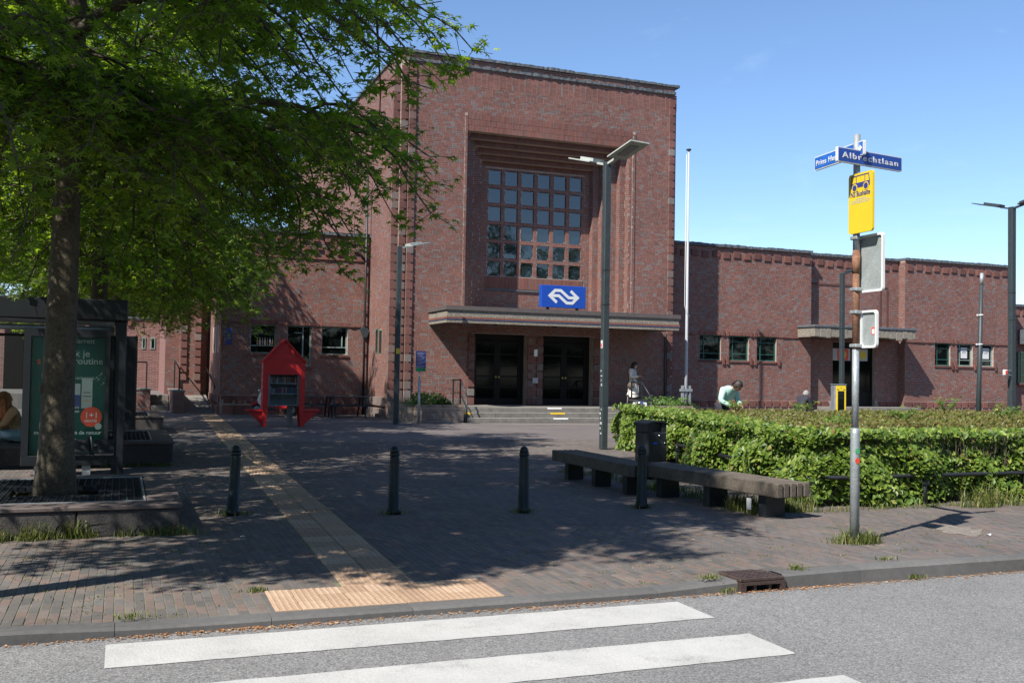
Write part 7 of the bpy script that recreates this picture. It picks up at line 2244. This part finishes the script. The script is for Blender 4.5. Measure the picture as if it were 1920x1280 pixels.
for j in range(5):
    for k in range(n): fs.append((j * n + k, j * n + (k + 1) % n, (j + 1) * n + (k + 1) % n, (j + 1) * n + k))
b.add(vs, fs, True); b.build('coat_skirt', M['coat'], w1_, world=False)
b = MB(); b.prism([(-.05, 1.34), (0, 1.14), (.05, 1.34)], (0, -.152, 0), XA, ZA, NY, 0, .008); b.build('dark_top', M['print_black'], w1_, world=False)
b = MB(); b.tube([(0, -.19, .98), (.01, -.225, .6), (.0, -.232, .42)], .007, 5); b.build('coat_edge', M['soffit'], w1_, world=False)
b = MB(); b.tube([(-.2, .06, .95), (-.24, .08, .5), (-.27, .1, .12)], [.012, .012, .015], 6); b.build('loose_belt', M['coat'], w1_, world=False)
t = thing('handbag', 'dark brown shoulder bag hanging at the hip of the coat woman', 'handbag', (xw, yy, PLZ), R(42))
b = MB(); b.ball((-.30, -.03, .84), .07, .16, .13, 12, 8); b.build('bag', M['wood'], t, world=False)
b = MB(); b.tube([(-.27, -.12, .93), (-.235, -.03, 1.22), (-.17, .03, 1.385), (-.20, .09, 1.2), (-.28, .07, .93)], .010, 6); b.build('strap', M['hair_dark'], t, world=False)
t = thing('phone', 'small phone held in the hands of the coat woman', 'phone', (xw, yy, PLZ), R(42))
b = MB(); b.obox((.01, -.31, 1.10), (1, 0, 0), (0, .8, .6), (0, -.6, .8), .035, .07, .006); b.build('case', M['print_black'], t, world=False)
w1_.scale = (1.06, 1.06, 1.07)
# man in a mint sweater, standing bent over behind the hedge
J = dict(pelvis=(0, .10, .90), spine=(0, .05, 1.07), chest=(0, -.07, 1.24), neck=(.01, -.20, 1.35), skull=(.02, -.27, 1.375),
         shl=(.21, -.08, 1.30), ell=(.30, -.10, 1.02), wrl=(.13, -.30, .93), shr=(-.21, -.08, 1.30), elr=(-.31, -.06, 1.02), wrr=(-.16, -.28, .90),
         hil=(.1, .10, .86), knl=(.11, .04, .46), anl=(.11, .10, .085), tol=(.12, -.03, .035), hir=(-.1, .10, .86), knr=(-.11, .04, .46), anr=(-.11, .10, .085), tor=(-.12, -.03, .035))
yy = 22.3; x = PX(1362, yy, 750)
m1 = None
m1 = person('man in a mint green sweater bending his head down behind the hedge', (x, yy, 0.02), R(20), J, (.05, -.62, -.78),
            [('sweater', M['mint'], TOP, .035, 1), ('trousers', M['navy'], LEGS, .015, 1)], ('short', M['hair_dark']))
m1.scale = (1.12, 1.12, 1.05)
# grey-haired man in a dark jacket seated beyond the hedge, facing right
J = dict(pelvis=(0, 0, .56), spine=(0, -.06, .74), chest=(0, -.17, .92), neck=(0, -.25, 1.05), skull=(0, -.30, 1.09),
         shl=(.19, -.18, .98), ell=(.23, -.30, .73), wrl=(.08, -.50, .66), shr=(-.19, -.18, .98), elr=(-.23, -.30, .73), wrr=(-.08, -.50, .66),
         hil=(.1, -.03, .54), knl=(.13, -.45, .52), anl=(.13, -.44, .085), tol=(.13, -.56, .035), hir=(-.1, -.03, .54), knr=(-.13, -.45, .52), anr=(-.13, -.44, .085), tor=(-.13, -.56, .035))
yy = 29.5; x = PX(1501, yy, 755)
m2 = person('grey-haired man in a dark jacket seated with his back turned', (x, yy, .02), R(108), J, (0, -.85, -.35),
            [('jacket', M['navy'], TOP, .04, 1), ('trousers', M['navy'], LEGS, .015, 1)], ('short', M['hair_grey']))
t = thing('stone_seat', 'low stone seat under the grey-haired man', 'seat', (x, yy, 0), R(108))
b = MB(); b.box(-.7, .7, -.2, .35, .36, .43, .015); b.build('seat_slab', M['concrete'], t, world=False)
b = MB(); b.box(-.6, -.4, -.12, .28, 0, .359); b.box(.4, .6, -.12, .28, 0, .359); b.build('foot', M['concrete'], t, world=False)
# auburn-haired woman seated at the left edge, facing left with a phone
J = dict(pelvis=(0, 0, .52), spine=(0, -.05, .70), chest=(0, -.12, .88), neck=(0, -.18, 1.02), skull=(0, -.22, 1.07),
         shl=(.16, -.13, .94), ell=(.20, -.26, .70), wrl=(.07, -.47, .74), shr=(-.16, -.13, .94), elr=(-.20, -.24, .69), wrr=(-.06, -.46, .73),
         hil=(.09, -.03, .50), knl=(.10, -.45, .56), anl=(.09, -.36, .085), tol=(.09, -.48, .035), hir=(-.09, -.03, .50), knr=(-.10, -.43, .54), anr=(-.10, -.52, .085), tor=(-.10, -.64, .035))
yy = 18.9; x = PX(36, yy, 820)
w2_ = person('woman with long curly auburn hair seated at the left edge', (x, yy, 0), R(-78), J, (0, -.86, -.4),
             [('jacket', M['tan'], TORSO, .026, 1), ('jeans', M['denim'], LEGS, .016, 1)], ('long', M['hair_red']), M['pink'])
t = thing('phone', 'dark phone held by the seated auburn-haired woman', 'phone', (x, yy, 0), R(-78))
b = MB(); b.obox((0, -.56, .80), (1, 0, 0), (0, .5, .87), (0, -.87, .5), .036, .075, .006); b.build('case', M['print_black'], t, world=False)
t = thing('shoulder_bag', 'tan canvas bag resting by the knees of the seated woman', 'bag', (x, yy, 0), R(-78))
b = MB(); b.ball((-.27, -.2, .62), .10, .19, .17, 12, 9); b.build('bag', M['tan'], t, world=False)
b = MB(); b.tube([(-.27, -.33, .72), (-.24, -.25, .92), (-.26, -.08, .74)], .012, 6); b.build('strap', M['tan'], t, world=False)
t = thing('block_bench', 'dark block bench under the auburn-haired woman', 'bench', (x + .12, yy, 0))
b = MB(); b.box(x - .14, x + .42, yy - .6, yy + .6, .03, .42, .015); b.build('seat_block', M['concrete_dark'], t)
b = MB(); b.box(x - .10, x + .38, yy - .55, yy + .55, 0, .029); b.build('plinth', M['black'], t)
